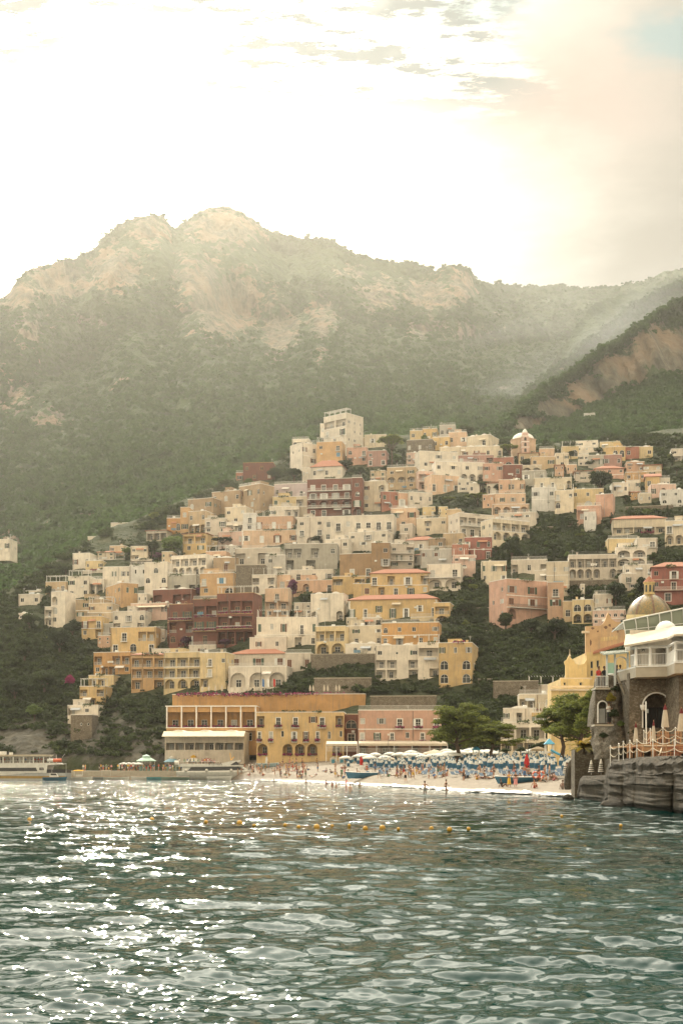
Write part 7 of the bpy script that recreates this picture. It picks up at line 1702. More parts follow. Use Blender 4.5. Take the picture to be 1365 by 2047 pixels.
POSES = {
 'stand': dict(hip=(0, 0, .95), up=(0, 0, 1), elbowL=(-.24, .03, 1.14), elbowR=(.24, .03, 1.14), wristL=(-.25, -.06, .90), wristR=(.25, -.06, .90), kneeL=(-.10, -.01, .50), kneeR=(.10, -.01, .50), ankleL=(-.11, .02, .08), ankleR=(.11, .02, .08), toeL=(-.13, -.14, .035), toeR=(.13, -.14, .035)),
 'hips': dict(hip=(0, 0, .95), up=(0, .02, 1), elbowL=(-.36, .06, 1.16), elbowR=(.34, .04, 1.15), wristL=(-.19, -.04, 1.02), wristR=(.20, -.10, .96), kneeL=(-.12, -.03, .50), kneeR=(.10, -.01, .50), ankleL=(-.16, .0, .08), ankleR=(.11, .02, .08), toeL=(-.2, -.14, .035), toeR=(.13, -.14, .035)),
 'walk': dict(hip=(0, 0, .93), up=(.02, -.04, 1), elbowL=(-.25, .14, 1.13), elbowR=(.25, -.12, 1.12), wristL=(-.24, .08, .90), wristR=(.22, -.30, 1.0), kneeL=(-.10, -.20, .52), kneeR=(.10, .05, .49), ankleL=(-.10, -.20, .09), ankleR=(.10, .30, .14), toeL=(-.11, -.36, .04), toeR=(.10, .22, .035)),
 'hold': dict(hip=(0, 0, .95), up=(0, .02, 1), elbowL=(-.28, -.05, 1.16), elbowR=(.28, -.05, 1.16), wristL=(-.16, -.27, 1.22), wristR=(.14, -.26, 1.24), kneeL=(-.10, -.02, .50), kneeR=(.11, -.03, .50), ankleL=(-.10, .02, .08), ankleR=(.13, .02, .08), toeL=(-.12, -.14, .035), toeR=(.16, -.14, .035)),
 'wave': dict(hip=(0, 0, .95), up=(.03, 0, 1), elbowL=(-.40, .0, 1.22), elbowR=(.40, .02, 1.24), wristL=(-.52, -.10, 1.06), wristR=(.50, -.08, 1.08), kneeL=(-.11, -.02, .50), kneeR=(.11, -.01, .50), ankleL=(-.13, .02, .08), ankleR=(.13, .02, .08), toeL=(-.15, -.14, .035), toeR=(.15, -.14, .035)),
 'sit': dict(hip=(0, 0, .12), up=(0, .25, 1), elbowL=(-.26, .16, .36), elbowR=(.26, .02, .36), wristL=(-.30, .26, .10), wristR=(.14, -.22, .40), kneeL=(-.12, -.42, .40), kneeR=(.12, -.40, .42), ankleL=(-.10, -.56, .06), ankleR=(.12, -.58, .06), toeL=(-.10, -.72, .05), toeR=(.12, -.74, .05)),
 'lie': dict(hip=(0, 0, .13), up=(0, 1, .12), face=(0, -.2, 1), neck=(0, 1, .35), elbowL=(-.30, .30, .10), elbowR=(.32, .34, .12), wristL=(-.26, .04, .10), wristR=(.36, .10, .10), kneeL=(-.10, -.42, .22), kneeR=(.10, -.44, .14), ankleL=(-.10, -.82, .09), ankleR=(.11, -.86, .09), toeL=(-.12, -.90, .20), toeR=(.14, -.95, .20)),
}
def garment(pose, kind):
    """a closed tube of cloth round the body, shared per pose"""
    J = POSES[pose]; hp = Vector(J['hip']); up = Vector(J['up']).normalized(); mb = MB()
    def ring(c, rx, ry, ax, n=14):
        sd = Vector((1, 0, 0)); f = ax.cross(sd).normalized(); return [c + sd * (rx * math.cos(2 * math.pi * i / n)) + f * (ry * math.sin(2 * math.pi * i / n)) for i in range(n)]
    def loft(rs):
        n = len(rs[0]); b = [q for r in rs for q in r]; mb.add(b, [(i * n + j, i * n + (j + 1) % n, (i + 1) * n + (j + 1) % n, (i + 1) * n + j) for i in range(len(rs) - 1) for j in range(n)])
    if kind in ('shorts', 'trousers'):
        loft([ring(hp - up * .06, .165, .125, up), ring(hp + up * .10, .15, .115, up)])
        for s, k in ((-1, 'L'), (1, 'R')):
            a = hp + Vector((.085 * s, 0, 0)) - up * .03; kn = Vector(J['knee' + k]); an = Vector(J['ankle' + k]); d = (kn - a); e = a + d * (.78 if kind == 'shorts' else 1.0)
            loft([ring(a, .10, .115, -d.normalized()), ring(e, .095, .10, -d.normalized())])
            if kind == 'trousers': d2 = (an - kn); loft([ring(kn, .088, .095, -d2.normalized()), ring(an, .068, .075, -d2.normalized())])
    elif kind == 'top':
        loft([ring(hp + up * .30, .17, .125, up), ring(hp + up * .38, .178, .135, up), ring(hp + up * .42, .16, .12, up)]); loft([ring(hp - up * .08, .16, .13, up), ring(hp + up * .05, .165, .13, up)])
    elif kind == 'shirt':
        loft([ring(hp + up * .02, .165, .13, up), ring(hp + up * .20, .15, .115, up), ring(hp + up * .38, .185, .135, up), ring(hp + up * .47, .15, .10, up), ring(hp + up * .52, .075, .07, up)])
        for s, k in ((-1, 'L'), (1, 'R')):
            a = hp + up * .455 + Vector((.15 * s, 0, 0)); d = Vector(J['elbow' + k]) - a; dn = -d.normalized(); loft([ring(a, .075, .08, dn) if abs(dn.x) < .9 else ring(a, .075, .08, Vector((0, 0, 1))), ring(a + d * .85, .062, .065, dn)])
    elif kind == 'wrap':
        loft([ring(hp + up * .08, .16, .12, up), ring(hp - up * .08, .175, .14, up), ring(hp - up * .45, .21, .15, up), ring(hp - up * .62, .25, .15, up)])
    return mb.mesh('garment', True)
def hair_mesh(pose):
    J = POSES[pose]; hp = Vector(J['hip']); up = Vector(J['up']).normalized(); nd = Vector(J.get('neck', up)).normalized(); c = hp + up * .50 + nd * .245
    mb = MB(); mb.lathe([(.0, .125), (.06, .115), (.095, .075), (.105, .02), (.098, -.05), (.07, -.10)], 12, (c.x, c.y + .018, c.z)); return mb.mesh('hair', True)
PN = [0]
def person(pos, pose, rz, label, group=None, skin=None, wear=None, h=1.0, R=random):
    PN[0] += 1
    root = empty('person', pos, rz); root.scale = (h, h, h); tag(root, label, 'person', group)
    sub('body', shared(('body', pose), lambda: body(pose)), SKIN[skin if skin is not None else R.choice((0, 0, 1, 2))], root)
    sub('hair', shared(('hair', pose), lambda: hair_mesh(pose)), R.choice(HAIR), root)
    for kind, c in (wear or [(R.choice(('shorts', 'top')), R.randrange(8))]): sub('swimwear' if kind in ('top',) else kind, shared(('g', pose, kind), lambda: garment(pose, kind)), CLOTH[c], root)
    return root
def on_beach(px, py): Y = beach_Y(px, py); return Vector((PXY(px, Y), Y, float(beach_z(px, Y))))
RP = random.Random(12)
# bathers one can tell apart, at the water's edge
for px, pyf, pose, rz, lab, sk, wear, hh in [
    (810, 1571, 'hips', 3.14, 'man in dark shorts standing in the wash, back turned', 1, [('shorts', 1)], 1.0),
    (849, 1584, 'wave', 3.14, 'bather knee deep with arms out from the body', 0, [('shorts', 6)], .95),
    (891, 1580, 'walk', 1.2, 'woman with long dark hair wading at the water line', 0, [('top', 1)], 1.0),
    (692, 1568, 'walk', .8, 'child in red swimsuit at the edge of the wash', 0, [('shirt', 2), ('shorts', 2)], .78),
    (1017, 1578, 'hold', .4, 'woman holding a yellow wrap by the water', 0, [('top', 4), ('wrap', 4)], 1.0),
    (1030, 1577, 'stand', -.4, 'slim woman in a patterned skirt beside the yellow wrapped woman', 0, [('top', 1), ('wrap', 5)], 1.02),
    (868, 1556, 'sit', .5, 'person in light blue shirt sitting on the shingle', 1, [('shirt', 3)], 1.0),
    (1003, 1570, 'sit', 1.2, 'person sitting in shade beside the blue boat bow', 2, [('shirt', 1)], 1.0),
    (1068, 1567, 'sit', .2, 'seated bather in front of the red ring buoys', 0, [('shorts', 2)], 1.0),
    (1124, 1568, 'sit', -.2, 'seated woman in white trunks near the boulder', 2, [('shorts', 0)], 1.0),
    (683, 1555, 'stand', .2, 'person in green top standing left of the beached blue boat', 1, [('shirt', 7), ('trousers', 7)], 1.0),
    (758, 1556, 'walk', -1.2, 'person in blue walking past the stern of the blue boat', 1, [('shirt', 3), ('shorts', 6)], 1.0)]:
    p = on_beach(px, pyf) if pyf < 1580 else None
    if p is None or pyf >= 1566: Y = CZ * F / (pyf - HY); Y = min(Y, float(itp(px, YSP)) + 8); p = Vector((PXY(px, Y), Y, max(float(beach_z(px, Y)), -.45)))
    person(p, pose, rz, lab, None, sk, wear, hh, RP)
for px, py in ((664, 1571), (672, 1573), (700, 1577), (719, 1574), (652, 1567), (612, 1565), (548, 1563)):
    Y = CZ * F / (py - HY); person((PXY(px, Y), Y, -1.15), 'stand', RP.uniform(0, 6), 'swimmer standing chest deep near the shore', 'swimmers near the shore', None, None, 1.0, RP)
gB = 'sunbathers and bathers on the shingle'
for k in range(92):          # crowd at the west end of the beach
    px = RP.uniform(470, 735) if k % 3 else RP.gauss(585, 26); py = RP.uniform(1529, 1556) if px > 560 else RP.uniform(1532, 1551)
    p = on_beach(px, py); pose = RP.choice(('stand', 'hips', 'walk', 'hold', 'sit', 'sit', 'lie')); person(p, pose, RP.uniform(0, 6.28), f'bather {dict(stand="standing", hips="standing", walk="walking", hold="standing", sit="sitting", lie="lying")[pose]} in the crowd at the west end of the beach', gB + ' west: ' + dict(stand="standing", hips="standing", walk="walking", hold="standing", sit="sitting", lie="lying")[pose], None, None, RP.uniform(.86, 1.04), RP)
for k in range(78):          # sunbathers in front of and among the parasols
    px = RP.uniform(735, 1140); top = itp(px, [(735, 1541), (940, 1547), (1140, 1549)]); py = top + RP.uniform(-3, 15)
    p = on_beach(px, py); pose = RP.choice(('sit', 'sit', 'lie', 'stand', 'walk')); w_ = dict(sit='sitting', lie='lying', stand='standing', walk='walking')[pose]
    person(p, pose, RP.uniform(0, 6.28), f'sunbather {w_} by the front row of parasols', gB + ' east: ' + w_, None, None, RP.uniform(.9, 1.04), RP)

# ---------------------------------------------------------------- parasols and sunbeds
BLUE = plain('parasol_blue', (0.03, 0.105, 0.175), 0.85); PWHITE = plain('parasol_white', (0.52, 0.53, 0.50), 0.85); PRED = plain('parasol_red', (0.42, 0.02, 0.02), 0.85)
def closed_canopy(h, bands, r0=.17):
    mb = MB(); n = 14; L = 12
    for i in range(L):
        q0, q1 = i / L, (i + 1) / L; vs = []
        def rad(q): return .015 + r0 * (math.sin(min(1, q * 1.15) * math.pi * .62)) * (1 if q < .85 else 1.08)
        for q in (q0, q1):
            for j in range(n): a = 2 * math.pi * j / n; e = rad(q) * (1 + (.18 if j % 2 else -.12)); vs.append((math.cos(a) * e, math.sin(a) * e, h - (h * .62) * q))
        mb.add(vs, [(j, (j + 1) % n, n + (j + 1) % n, n + j) for j in range(n)], bands[min(len(bands) - 1, int(q0 * len(bands)))])
    return mb.mesh('canopy', True)
def parasol_proto(label, group, mats, bands, h=2.25, r0=.19):
    root = empty('closed_parasol'); tag(root, label, 'parasol', group); P_ = Proto(root)
    mb = MB(); mb.tube([(0, 0, -.3), (0, 0, h + .08)], .022, 6); P_.add(mb.build('pole', RAILW, root))
    P_.add(link('canopy', closed_canopy(h, bands, r0), mats, root)); return P_
blue = parasol_proto('closed blue and white beach parasol standing among the rows', 'closed blue and white parasols', [BLUE, PWHITE], [0, 1, 1, 0, 0, 0], 2.2, .27)
n = 0; RU = random.Random(31); taken = []
for k in range(6000):
    if n >= 270: break
    px = RU.uniform(690, 1150); lo = itp(px, [(690, 1528), (880, 1522), (930, 1514), (1040, 1507), (1150, 1504)]); hi = itp(px, [(690, 1541), (900, 1549), (1150, 1555)])
    if px < 900 and RU.random() < .55: continue
    py = RU.uniform(lo, hi); p = on_beach(px, py)
    if any((p.x - q[0]) ** 2 + (p.y - q[1]) ** 2 < 1.5 ** 2 for q in taken): continue
    taken.append((p.x, p.y)); blue.put(p, RU.uniform(0, 6), RU.uniform(.92, 1.06)); n += 1
def open_parasol():
    root = empty('open_parasol'); tag(root, 'open white beach parasol among the rows', 'parasol', 'open white parasols'); P_ = Proto(root)
    mb = MB(); mb.tube([(0, 0, -.3), (0, 0, 2.35)], .022, 6); P_.add(mb.build('pole', RAILW, root))
    mb = MB(); n = 16; prof = [(0.02, 2.42), (.5, 2.34), (1.0, 2.18), (1.5, 1.96), (1.52, 1.78)]
    vs = [(math.cos(2 * math.pi * j / n) * r * (1 + (.0 if j % 2 else -.04) * (i > 1)), math.sin(2 * math.pi * j / n) * r, z + (.05 if (j % 2 == 0 and i == 4) else 0)) for i, (r, z) in enumerate(prof) for j in range(n)]
    mb.add(vs, [(i * n + j, i * n + (j + 1) % n, (i + 1) * n + (j + 1) % n, (i + 1) * n + j) for i in range(4) for j in range(n)]); P_.add(mb.build('canopy', PWHITE, root, True)); return P_
op = open_parasol(); n = 0; to = []
for k in range(4000):
    if n >= 50: break
    px = RU.uniform(690, 1150); lo = itp(px, [(690, 1528), (880, 1521), (1000, 1508), (1150, 1503)]); hi = itp(px, [(690, 1537), (900, 1534), (960, 1526), (1150, 1517)])
    py = RU.uniform(lo, hi) if lo < hi else lo; p = on_beach(px, py)
    if any((p.x - q[0]) ** 2 + (p.y - q[1]) ** 2 < 3.1 ** 2 for q in to): continue
    to.append((p.x, p.y)); op.put(p, RU.uniform(0, 6), RU.uniform(.9, 1.15)); n += 1
for px, py, lab in ((1052, 1553, 'closed red parasol in front of the blue and white rows'), (722, 1541, 'smaller closed red parasol behind the beached blue boat')):
    q = parasol_proto(lab, None, [PRED], [0], 2.5, .24); q.put(on_beach(px, py), 0.3, 1.15)
BED = plain('sunbed_cloth', (0.08, 0.12, 0.17), 0.85)
def bed_proto():
    root = empty('sunbed'); tag(root, 'blue sunbed with raised head in the rows under the parasols', 'sunbed', 'sunbeds in rows on the beach'); P_ = Proto(root)
    mb = MB(); 
    for x in (-.3, .3): mb.tube([(x, -.95, .32), (x, .3, .32), (x, .95, .72)], .022, 5)
    P_.add(mb.build('frame', RAILW, root))
    mb = MB(); mb.box(-.28, -.95, .325, .28, .3, .37); mb.add([(-.28, .3, .325), (.28, .3, .325), (.28, .95, .725), (-.28, .95, .725), (-.28, .3, .37), (.28, .3, .37), (.28, .95, .77), (-.28, .95, .77)], [(0, 3, 2, 1), (4, 5, 6, 7), (1, 2, 6, 5), (3, 0, 4, 7), (2, 3, 7, 6)]); P_.add(mb.build('cloth', BED, root))
    for x in (-.28, .28):
        for y in (-.75, .3): mb = MB(); mb.tube([(x, y, -.05), (x, y, .32)], .018, 5); P_.add(mb.build('leg', RAILW, root))
    return P_
bed = bed_proto()
for k in range(120):
    px = RU.uniform(735, 1145); top = itp(px, [(735, 1540), (940, 1546), (1145, 1550)]); bed.put(on_beach(px, top + RU.uniform(-10, 11)), RU.uniform(-.35, .35), 1.0)

# ---------------------------------------------------------------- beach huts, towers, awnings
TURQ = plain('tower_blue_roof', (0.06, 0.30, 0.46), 0.6); CABW = plain('cabin_white', (0.62, 0.60, 0.54), 0.7); CABB = plain('cabin_blue_door', (0.08, 0.30, 0.42), 0.6)
def tower(px, pyt, pyb, w, Y, lab, slide):
    t = Thing('beach_tower', lab, 'tower', P(px, pyb + 8, Y)); s = Y / F; c = P(px, pyb + 8, Y); H = (pyb + 8 - pyt) * s; r = w * s / 2; e = H * .70
    mb = MB(); mb.lathe([(r * 1.42 * 1.05, e), (r * 1.42 * 1.05, e + .08), (.02, H)], 4, c, a0=math.pi / 4, a1=math.pi / 4 + 2 * math.pi); t.add('roof', mb, TURQ)
    for sx in (-1, 1):
        for sy in (-1, 1): mb = MB(); mb.box(c.x + sx * r * .8 - .07, c.y + sy * r * .8 - .07, c.z, c.x + sx * r * .8 + .07, c.y + sy * r * .8 + .07, c.z + e); t.add('post', mb, CABW)
    mb = MB(); mb.box(c.x - r * .78, c.y - r * .76, c.z - .5, c.x + r * .78, c.y + r * .76, c.z + e * .48); t.add('cabin', mb, CABW)
    mb = MB(); mb.box(c.x - r * .4, c.y - r * .8, c.z + .1, c.x + r * .4, c.y - r * .77, c.z + e * .36); t.add('cabin_panel', mb, CLOTH[4])
    if slide:
        mb = MB(); a = c + Vector((r * .2, -r, e * .6)); mb.tube([a + Vector((-.6 * k + .9, -.0, -(.0)) ) * 0 + Vector((a.x * 0 + .9 * k, -.5 * k, -e * .5 * (k / 3))) + Vector((0, 0, 0)) for k in range(4)] if False else [a, a + Vector((1.0, -.4, -e * .25)), a + Vector((2.0, -.8, -e * .45))], .22, 6); t.add('slide', mb, TURQ)
tower(951, 1489, 1516, 15, 258, 'white beach cabin tower with pointed blue roof, before the pines', False); tower(1097, 1476, 1508, 19, 238, 'taller blue roofed tower with a turquoise slide', True)
def gazebo(px0, px1, pyt, pye, pyb, Y, lab, mat=CANVAS, flat=False):
    s = Y / F; c = P((px0 + px1) / 2, pyb, Y); t = Thing('canopy_tent', lab, 'canopy', c); r = (px1 - px0) * s / 2; e = (pyb - pye) * s; H = (pyb - pyt) * s
    mb = MB(); mb.lathe([(r * 1.38, e - .28), (r * 1.40, e), (r * .75, e + (H - e) * .55), (.03, H)], 4, c, a0=math.pi / 4, a1=math.pi / 4 + 2 * math.pi, sy=.8); t.add('canopy', mb, mat)
    for sx in (-1, 1):
        for sy in (-1, 1): mb = MB(); mb.tube([c + Vector((sx * r * .92, sy * r * .72, -.3)), c + Vector((sx * r * .92, sy * r * .72, e))], .06, 6); t.add('post', mb, CABW)
gazebo(844, 892, 1498, 1507, 1524, 285, 'large white canopy tent behind the parasols beside the pines'); gazebo(752, 790, 1510, 1517, 1528, 285, 'cream canopy tent furthest left behind the parasols'); gazebo(792, 828, 1504, 1512, 1526, 292, 'cream canopy tent in the middle of the three'); gazebo(1060, 1090, 1492, 1498, 1512, 255, 'thatched grey canopy below the blue tower', plain('thatch', (.30, .25, .18), .95))
def cabins():
    for k, (px, lab) in enumerate(((666, 'bathing cabin with blue door, leftmost of the row'), (683, 'bathing cabin with blue door, second in the row'), (703, 'bathing cabin with blue door, third in the row'), (730, 'bathing cabin with blue door, last in the row'))):
        Y = 328; c = P(px, 1531, Y); s = Y / F; w = 6.5 * s; t = Thing('bathing_cabin', lab, 'cabin', c, 'bathing cabins below the pink hotel'); mb = MB(); h = 19 * s
        mb.prism([(c.x - w, c.z - 1), (c.x + w, c.z - 1), (c.x + w, c.z + h * .8), (c.x, c.z + h), (c.x - w, c.z + h * .8)], Y, Y + 2.5, 'y'); t.add('cabin_wall', mb, CABW)
        mb = MB(); mb.box(c.x - w * .5, Y - .05, c.z - .2, c.x + w * .5, Y - .003, c.z + h * .68); t.add('door', mb, CABB)
cabins()
def kiosk(px, pyt, pyb, w, Y, lab, mat, top):
    s = Y / F; c = P(px, pyb, Y); t = Thing('kiosk', lab, 'kiosk', c); r = w * s / 2; H = (pyb - pyt) * s
    mb = MB(); mb.lathe([(r, H * .58), (r, H * .62), (r * .45, H * .80), (r * .42, H * .81)], 10, c); t.add('roof', mb, mat)
    mb = MB(); mb.lathe([(r * .36, H * .79), (r * .36, H * .88), (r * .44, H * .89), (.02, H)], 10, c); t.add('roof_lantern', mb, top)
    for k in range(6): a = k * math.pi / 3 + .2; mb = MB(); mb.tube([c + Vector((math.cos(a) * r * .82, math.sin(a) * r * .82, -.6)), c + Vector((math.cos(a) * r * .82, math.sin(a) * r * .82, H * .6))], .06, 5); t.add('post', mb, CABW)
    mb = MB(); mb.lathe([(r * .7, -.6), (r * .7, H * .30), (r * .74, H * .31), (0, H * .32)], 10, c); t.add('counter', mb, plain('kiosk_counter', (.22, .32, .28), .7))
for q in [(293, 1508, 1541, 40, 352, 'pale green kiosk on the quay, leftmost', plain('kiosk_mint', (.36, .52, .44), .7), plain('kiosk_mint', (.36, .52, .44), .7)), (344, 1511, 1541, 32, 353, 'blue roofed kiosk on the quay', plain('kiosk_blue', (.20, .36, .46), .7), CABW),
          (387, 1509, 1541, 30, 353, 'white roofed kiosk with yellow top behind the yacht', CABW, plain('kiosk_yellow', (.60, .36, .05), .7)), (415, 1510, 1541, 32, 354, 'dusty red roofed kiosk behind the yacht', plain('kiosk_red', (.38, .16, .15), .8), CABW), (366, 1513, 1541, 14, 358, 'small blue kiosk between the blue and white ones', plain('kiosk_blue', (.20, .36, .46), .7), CABB)]: kiosk(*q)
for k, px in enumerate((248, 258, 268, 277)):
    c = P(px, 1541, 349); q = op.put((c.x, c.y, c.z), k, .86, 'white parasol in the short row left of the green kiosk', 'white parasols on the quay')
# quay
def quay():
    a, b = PXY(-400, 344), PXY(486, 344); mb = MB(); zt = P(0, 1541, 346).z
    pts = [(a, 344), (PXY(140, 346), 346), (PXY(330, 345), 345), (b, 344), (b + 3, 350), (b + 2, 400), (a, 440)]
    mb.prism(pts, -2.5, zt, 'z'); o = mb.build('quay', CONC); tag(o, kind='structure')
quay()
zq = P(0, 1541, 346).z
for k in range(64):
    px = RP.choice((RP.uniform(165, 240), RP.uniform(235, 345), RP.uniform(235, 345), RP.uniform(345, 475))); Y = RP.uniform(346, 352)
    person((PXY(px, Y), Y, zq), RP.choice(('stand', 'hips', 'walk', 'hold')), RP.uniform(0, 6.28), 'person standing in the waiting crowd on the quay', 'people waiting on the quay', None, [('shirt', RP.randrange(8)), ('shorts', RP.randrange(8))], RP.uniform(.9, 1.06), RP)
# guests and staff at the restaurant
for px, py, Y, lab, w in ((1196, 1375, 117.4, 'guest in maroon standing on the small white balcony', [('shirt', 2), ('trousers', 1)]), (1207, 1375, 117.6, 'guest in black on the small white balcony', [('shirt', 1), ('trousers', 1)]), (1239, 1372, 119, 'person in white shirt at the head of the stone stair', [('shirt', 0), ('trousers', 1)]), (1232, 1372, 119.4, 'darkly dressed person behind the one in white', [('shirt', 1), ('trousers', 1)]), (1216, 1447, 115.9, 'man in white shirt and black trousers standing by the niche door', [('shirt', 0), ('trousers', 1)])):
    person(P(px, py, Y), 'hold' if px == 1216 else 'stand', .5, lab, None, 2 if px != 1216 else 0, w, 1.0, RP)

# ---------------------------------------------------------------- boats
HULLW = plain('hull_white', (0.62, 0.62, 0.58), 0.35); HULLG = plain('hull_grey', (0.36, 0.38, 0.38), 0.4); DKGL = NT('smoked_glass').col((0.02, 0.022, 0.022)).set(Roughness=0.12).mat; ORNG = plain('safety_orange', (0.55, 0.12, 0.05), 0.5); YELW = plain('canvas_yellow', (0.70, 0.36, 0.02), 0.8); HULLB = plain('hull_blue', (0.035, 0.13, 0.21), 0.5); WOODB = plain('boat_wood', (.30, .20, .12), .7); OCHRE = plain('hull_ochre', (.30, .20, .05), .5)
def hull(mb, L, B, D, bow=.35, flare=.75, n=24, dip=.3):
    """boat hull along +x (bow), keel at -dip, sheer at D"""
    rows = 7; vs = []
    for i in range(n + 1):
        q = i / n; wdt = B / 2 * (1 - max(0, (q - (1 - bow)) / bow) ** 2.2); sheer = D * (1 + .22 * max(0, (q - .5) * 2) ** 2)
        for j in range(rows):
            k = j / (rows - 1); y = wdt * (flare + (1 - flare) * k) * (1 - (1 - k) ** 3 * .65); z = -dip + (sheer + dip) * k; x = -L / 2 + L * q + (.16 * L * bow * k if q > .8 else 0) * ((q - .8) / .2 if q > .8 else 0)
            vs.append((x, y, z))
    m = len(vs); vs2 = vs + [(x, -y, z) for x, y, z in vs]
    f = []
    for i in range(n):
        for j in range(rows - 1): a = i * rows + j; f += [(a, a + rows, a + rows + 1, a + 1), (m + a, m + a + 1, m + a + rows + 1, m + a + rows)]
    for i in range(n): a = i * rows + rows - 1; f.append((a, a + rows, m + a + rows, m + a))
    for j in range(rows - 1): f.append((j, j + 1, m + j + 1, m + j))
    mb.add(vs2, f); return mb
def text(body_, size, mat, root, M, name='lettering'):
    c = bpy.data.curves.new(name, 'FONT'); c.body = body_; c.size = size; c.extrude = .01; c.align_x = 'CENTER'; o = bpy.data.objects.new(name, c); COL.objects.link(o); me = bpy.data.meshes.new_from_object(o.evaluated_get(bpy.context.evaluated_depsgraph_get())); bpy.data.objects.remove(o); me.materials.clear(); me.materials.append(mat); o = link(name, me, None, root); o.matrix_basis = M; return o
def front_text(x, y, z, flip=False): return Matrix(((1, 0, 0, x), (0, 0, -1, y), (0, 1, 0, z), (0, 0, 0, 1)))
def boat_root(name, label, px, Y, rz=0, cat='boat', group=None):
    r = empty(name, (PXY(px, Y), Y, 0), rz); tag(r, label, cat, group); return r
def prof(mb, pts, y0_, y1): return mb.prism(pts, y0_, y1, 'y')
def yacht():
    Y = 338; s = Y / F; r = boat_root('excursion_boat', 'white two deck excursion boat with raked bridge moored at the quay', 440, Y); L = 170 * s
    def X(px): return (px - 440) * s
    def Z(py): return CZ + (HY - py) * s
    hull(MB(), L, 4.6, Z(1540)).build('hull', HULLW, r, True) if False else None
    mb = MB(); hull(mb, L, 4.6, Z(1541), .30); mb.build('hull', HULLW, r, True)
    mb = MB(); prof(mb, [(X(366), Z(1545)), (X(366), Z(1531)), (X(376), Z(1531)), (X(478), Z(1528)), (X(494), Z(1538)), (X(494), Z(1545))], -1.9, 1.9); mb.build('lower_cabin', HULLW, r)
    mb = MB(); prof(mb, [(X(376), Z(1541.5)), (X(384), Z(1534)), (X(478), Z(1532)), (X(490), Z(1539))], -1.96, 1.96); mb.build('window_band', DKGL, r)
    mb = MB(); prof(mb, [(X(353), Z(1533)), (X(353), Z(1530)), (X(366), Z(1526.5)), (X(440), Z(1527)), (X(458), Z(1522.5)), (X(482), Z(1519.5)), (X(482), Z(1522)), (X(462), Z(1530)), (X(486), Z(1529.5)), (X(486), Z(1532))], -2.2, 2.2); mb.build('upper_deck', HULLW, r)
    mb = MB(); prof(mb, [(X(462), Z(1529)), (X(474), Z(1522)), (X(480), Z(1528.5))], -2.23, 2.23); mb.build('bridge_window', DKGL, r)
    text('STENIA', 1.0, IRON, r, front_text(X(432), -2.23, Z(1529.5)))
    mb = MB()
    for k in range(12): mb.tube([(X(356 + k * 7), -2.0, Z(1528)), (X(356 + k * 7), -2.0, Z(1522))], .03, 4)
    mb.tube([(X(354), -2.0, Z(1522)), (X(440), -2.0, Z(1522))], .035, 4); mb.build('railing', RAILW, r)
    mb = MB(); mb.tube([(X(352), -2.2, Z(1526)), (X(360), -2.2, Z(1526))], .7, 10); mb.build('life_raft', CABW, r)
    mb = MB(); mb.tube([(X(462), 0, Z(1520)), (X(460), 0, Z(1505))], .06, 5); mb.tube([(X(463), 0, Z(1519)), (X(468), 0, Z(1513))], .08, 5); mb.build('mast', YELW, r)
    for px in (374, 415, 464): mb = MB(); c = (X(px), -2.3, Z(1540)); mb.lathe([(0, .4), (.25, .3), (.36, 0), (.25, -.3), (0, -.4)], 10, c); mb.build('fender', CABW, r, True)
    R = random.Random(8)
    for k in range(11): px = 360 + k * 7 + R.uniform(-2, 2); person((PXY(px, Y - 1), Y - R.uniform(-.5, 1.2), Z(1527.5)), R.choice(('stand', 'hold')), R.uniform(0, 6), 'passenger on the top deck of the excursion boat', 'passengers on the excursion boat', None, [('shirt', R.randrange(8)), ('shorts', R.randrange(8))], .8, R)
    for px, h in ((498, 1.0), (504, 1.03)): person((PXY(px, Y), Y, Z(1540)), 'stand', R.uniform(0, 6), 'person standing on the bow of the excursion boat', 'people on the bow of the excursion boat', None, [('shirt', 0), ('trousers', 6)], h, R)
yacht()
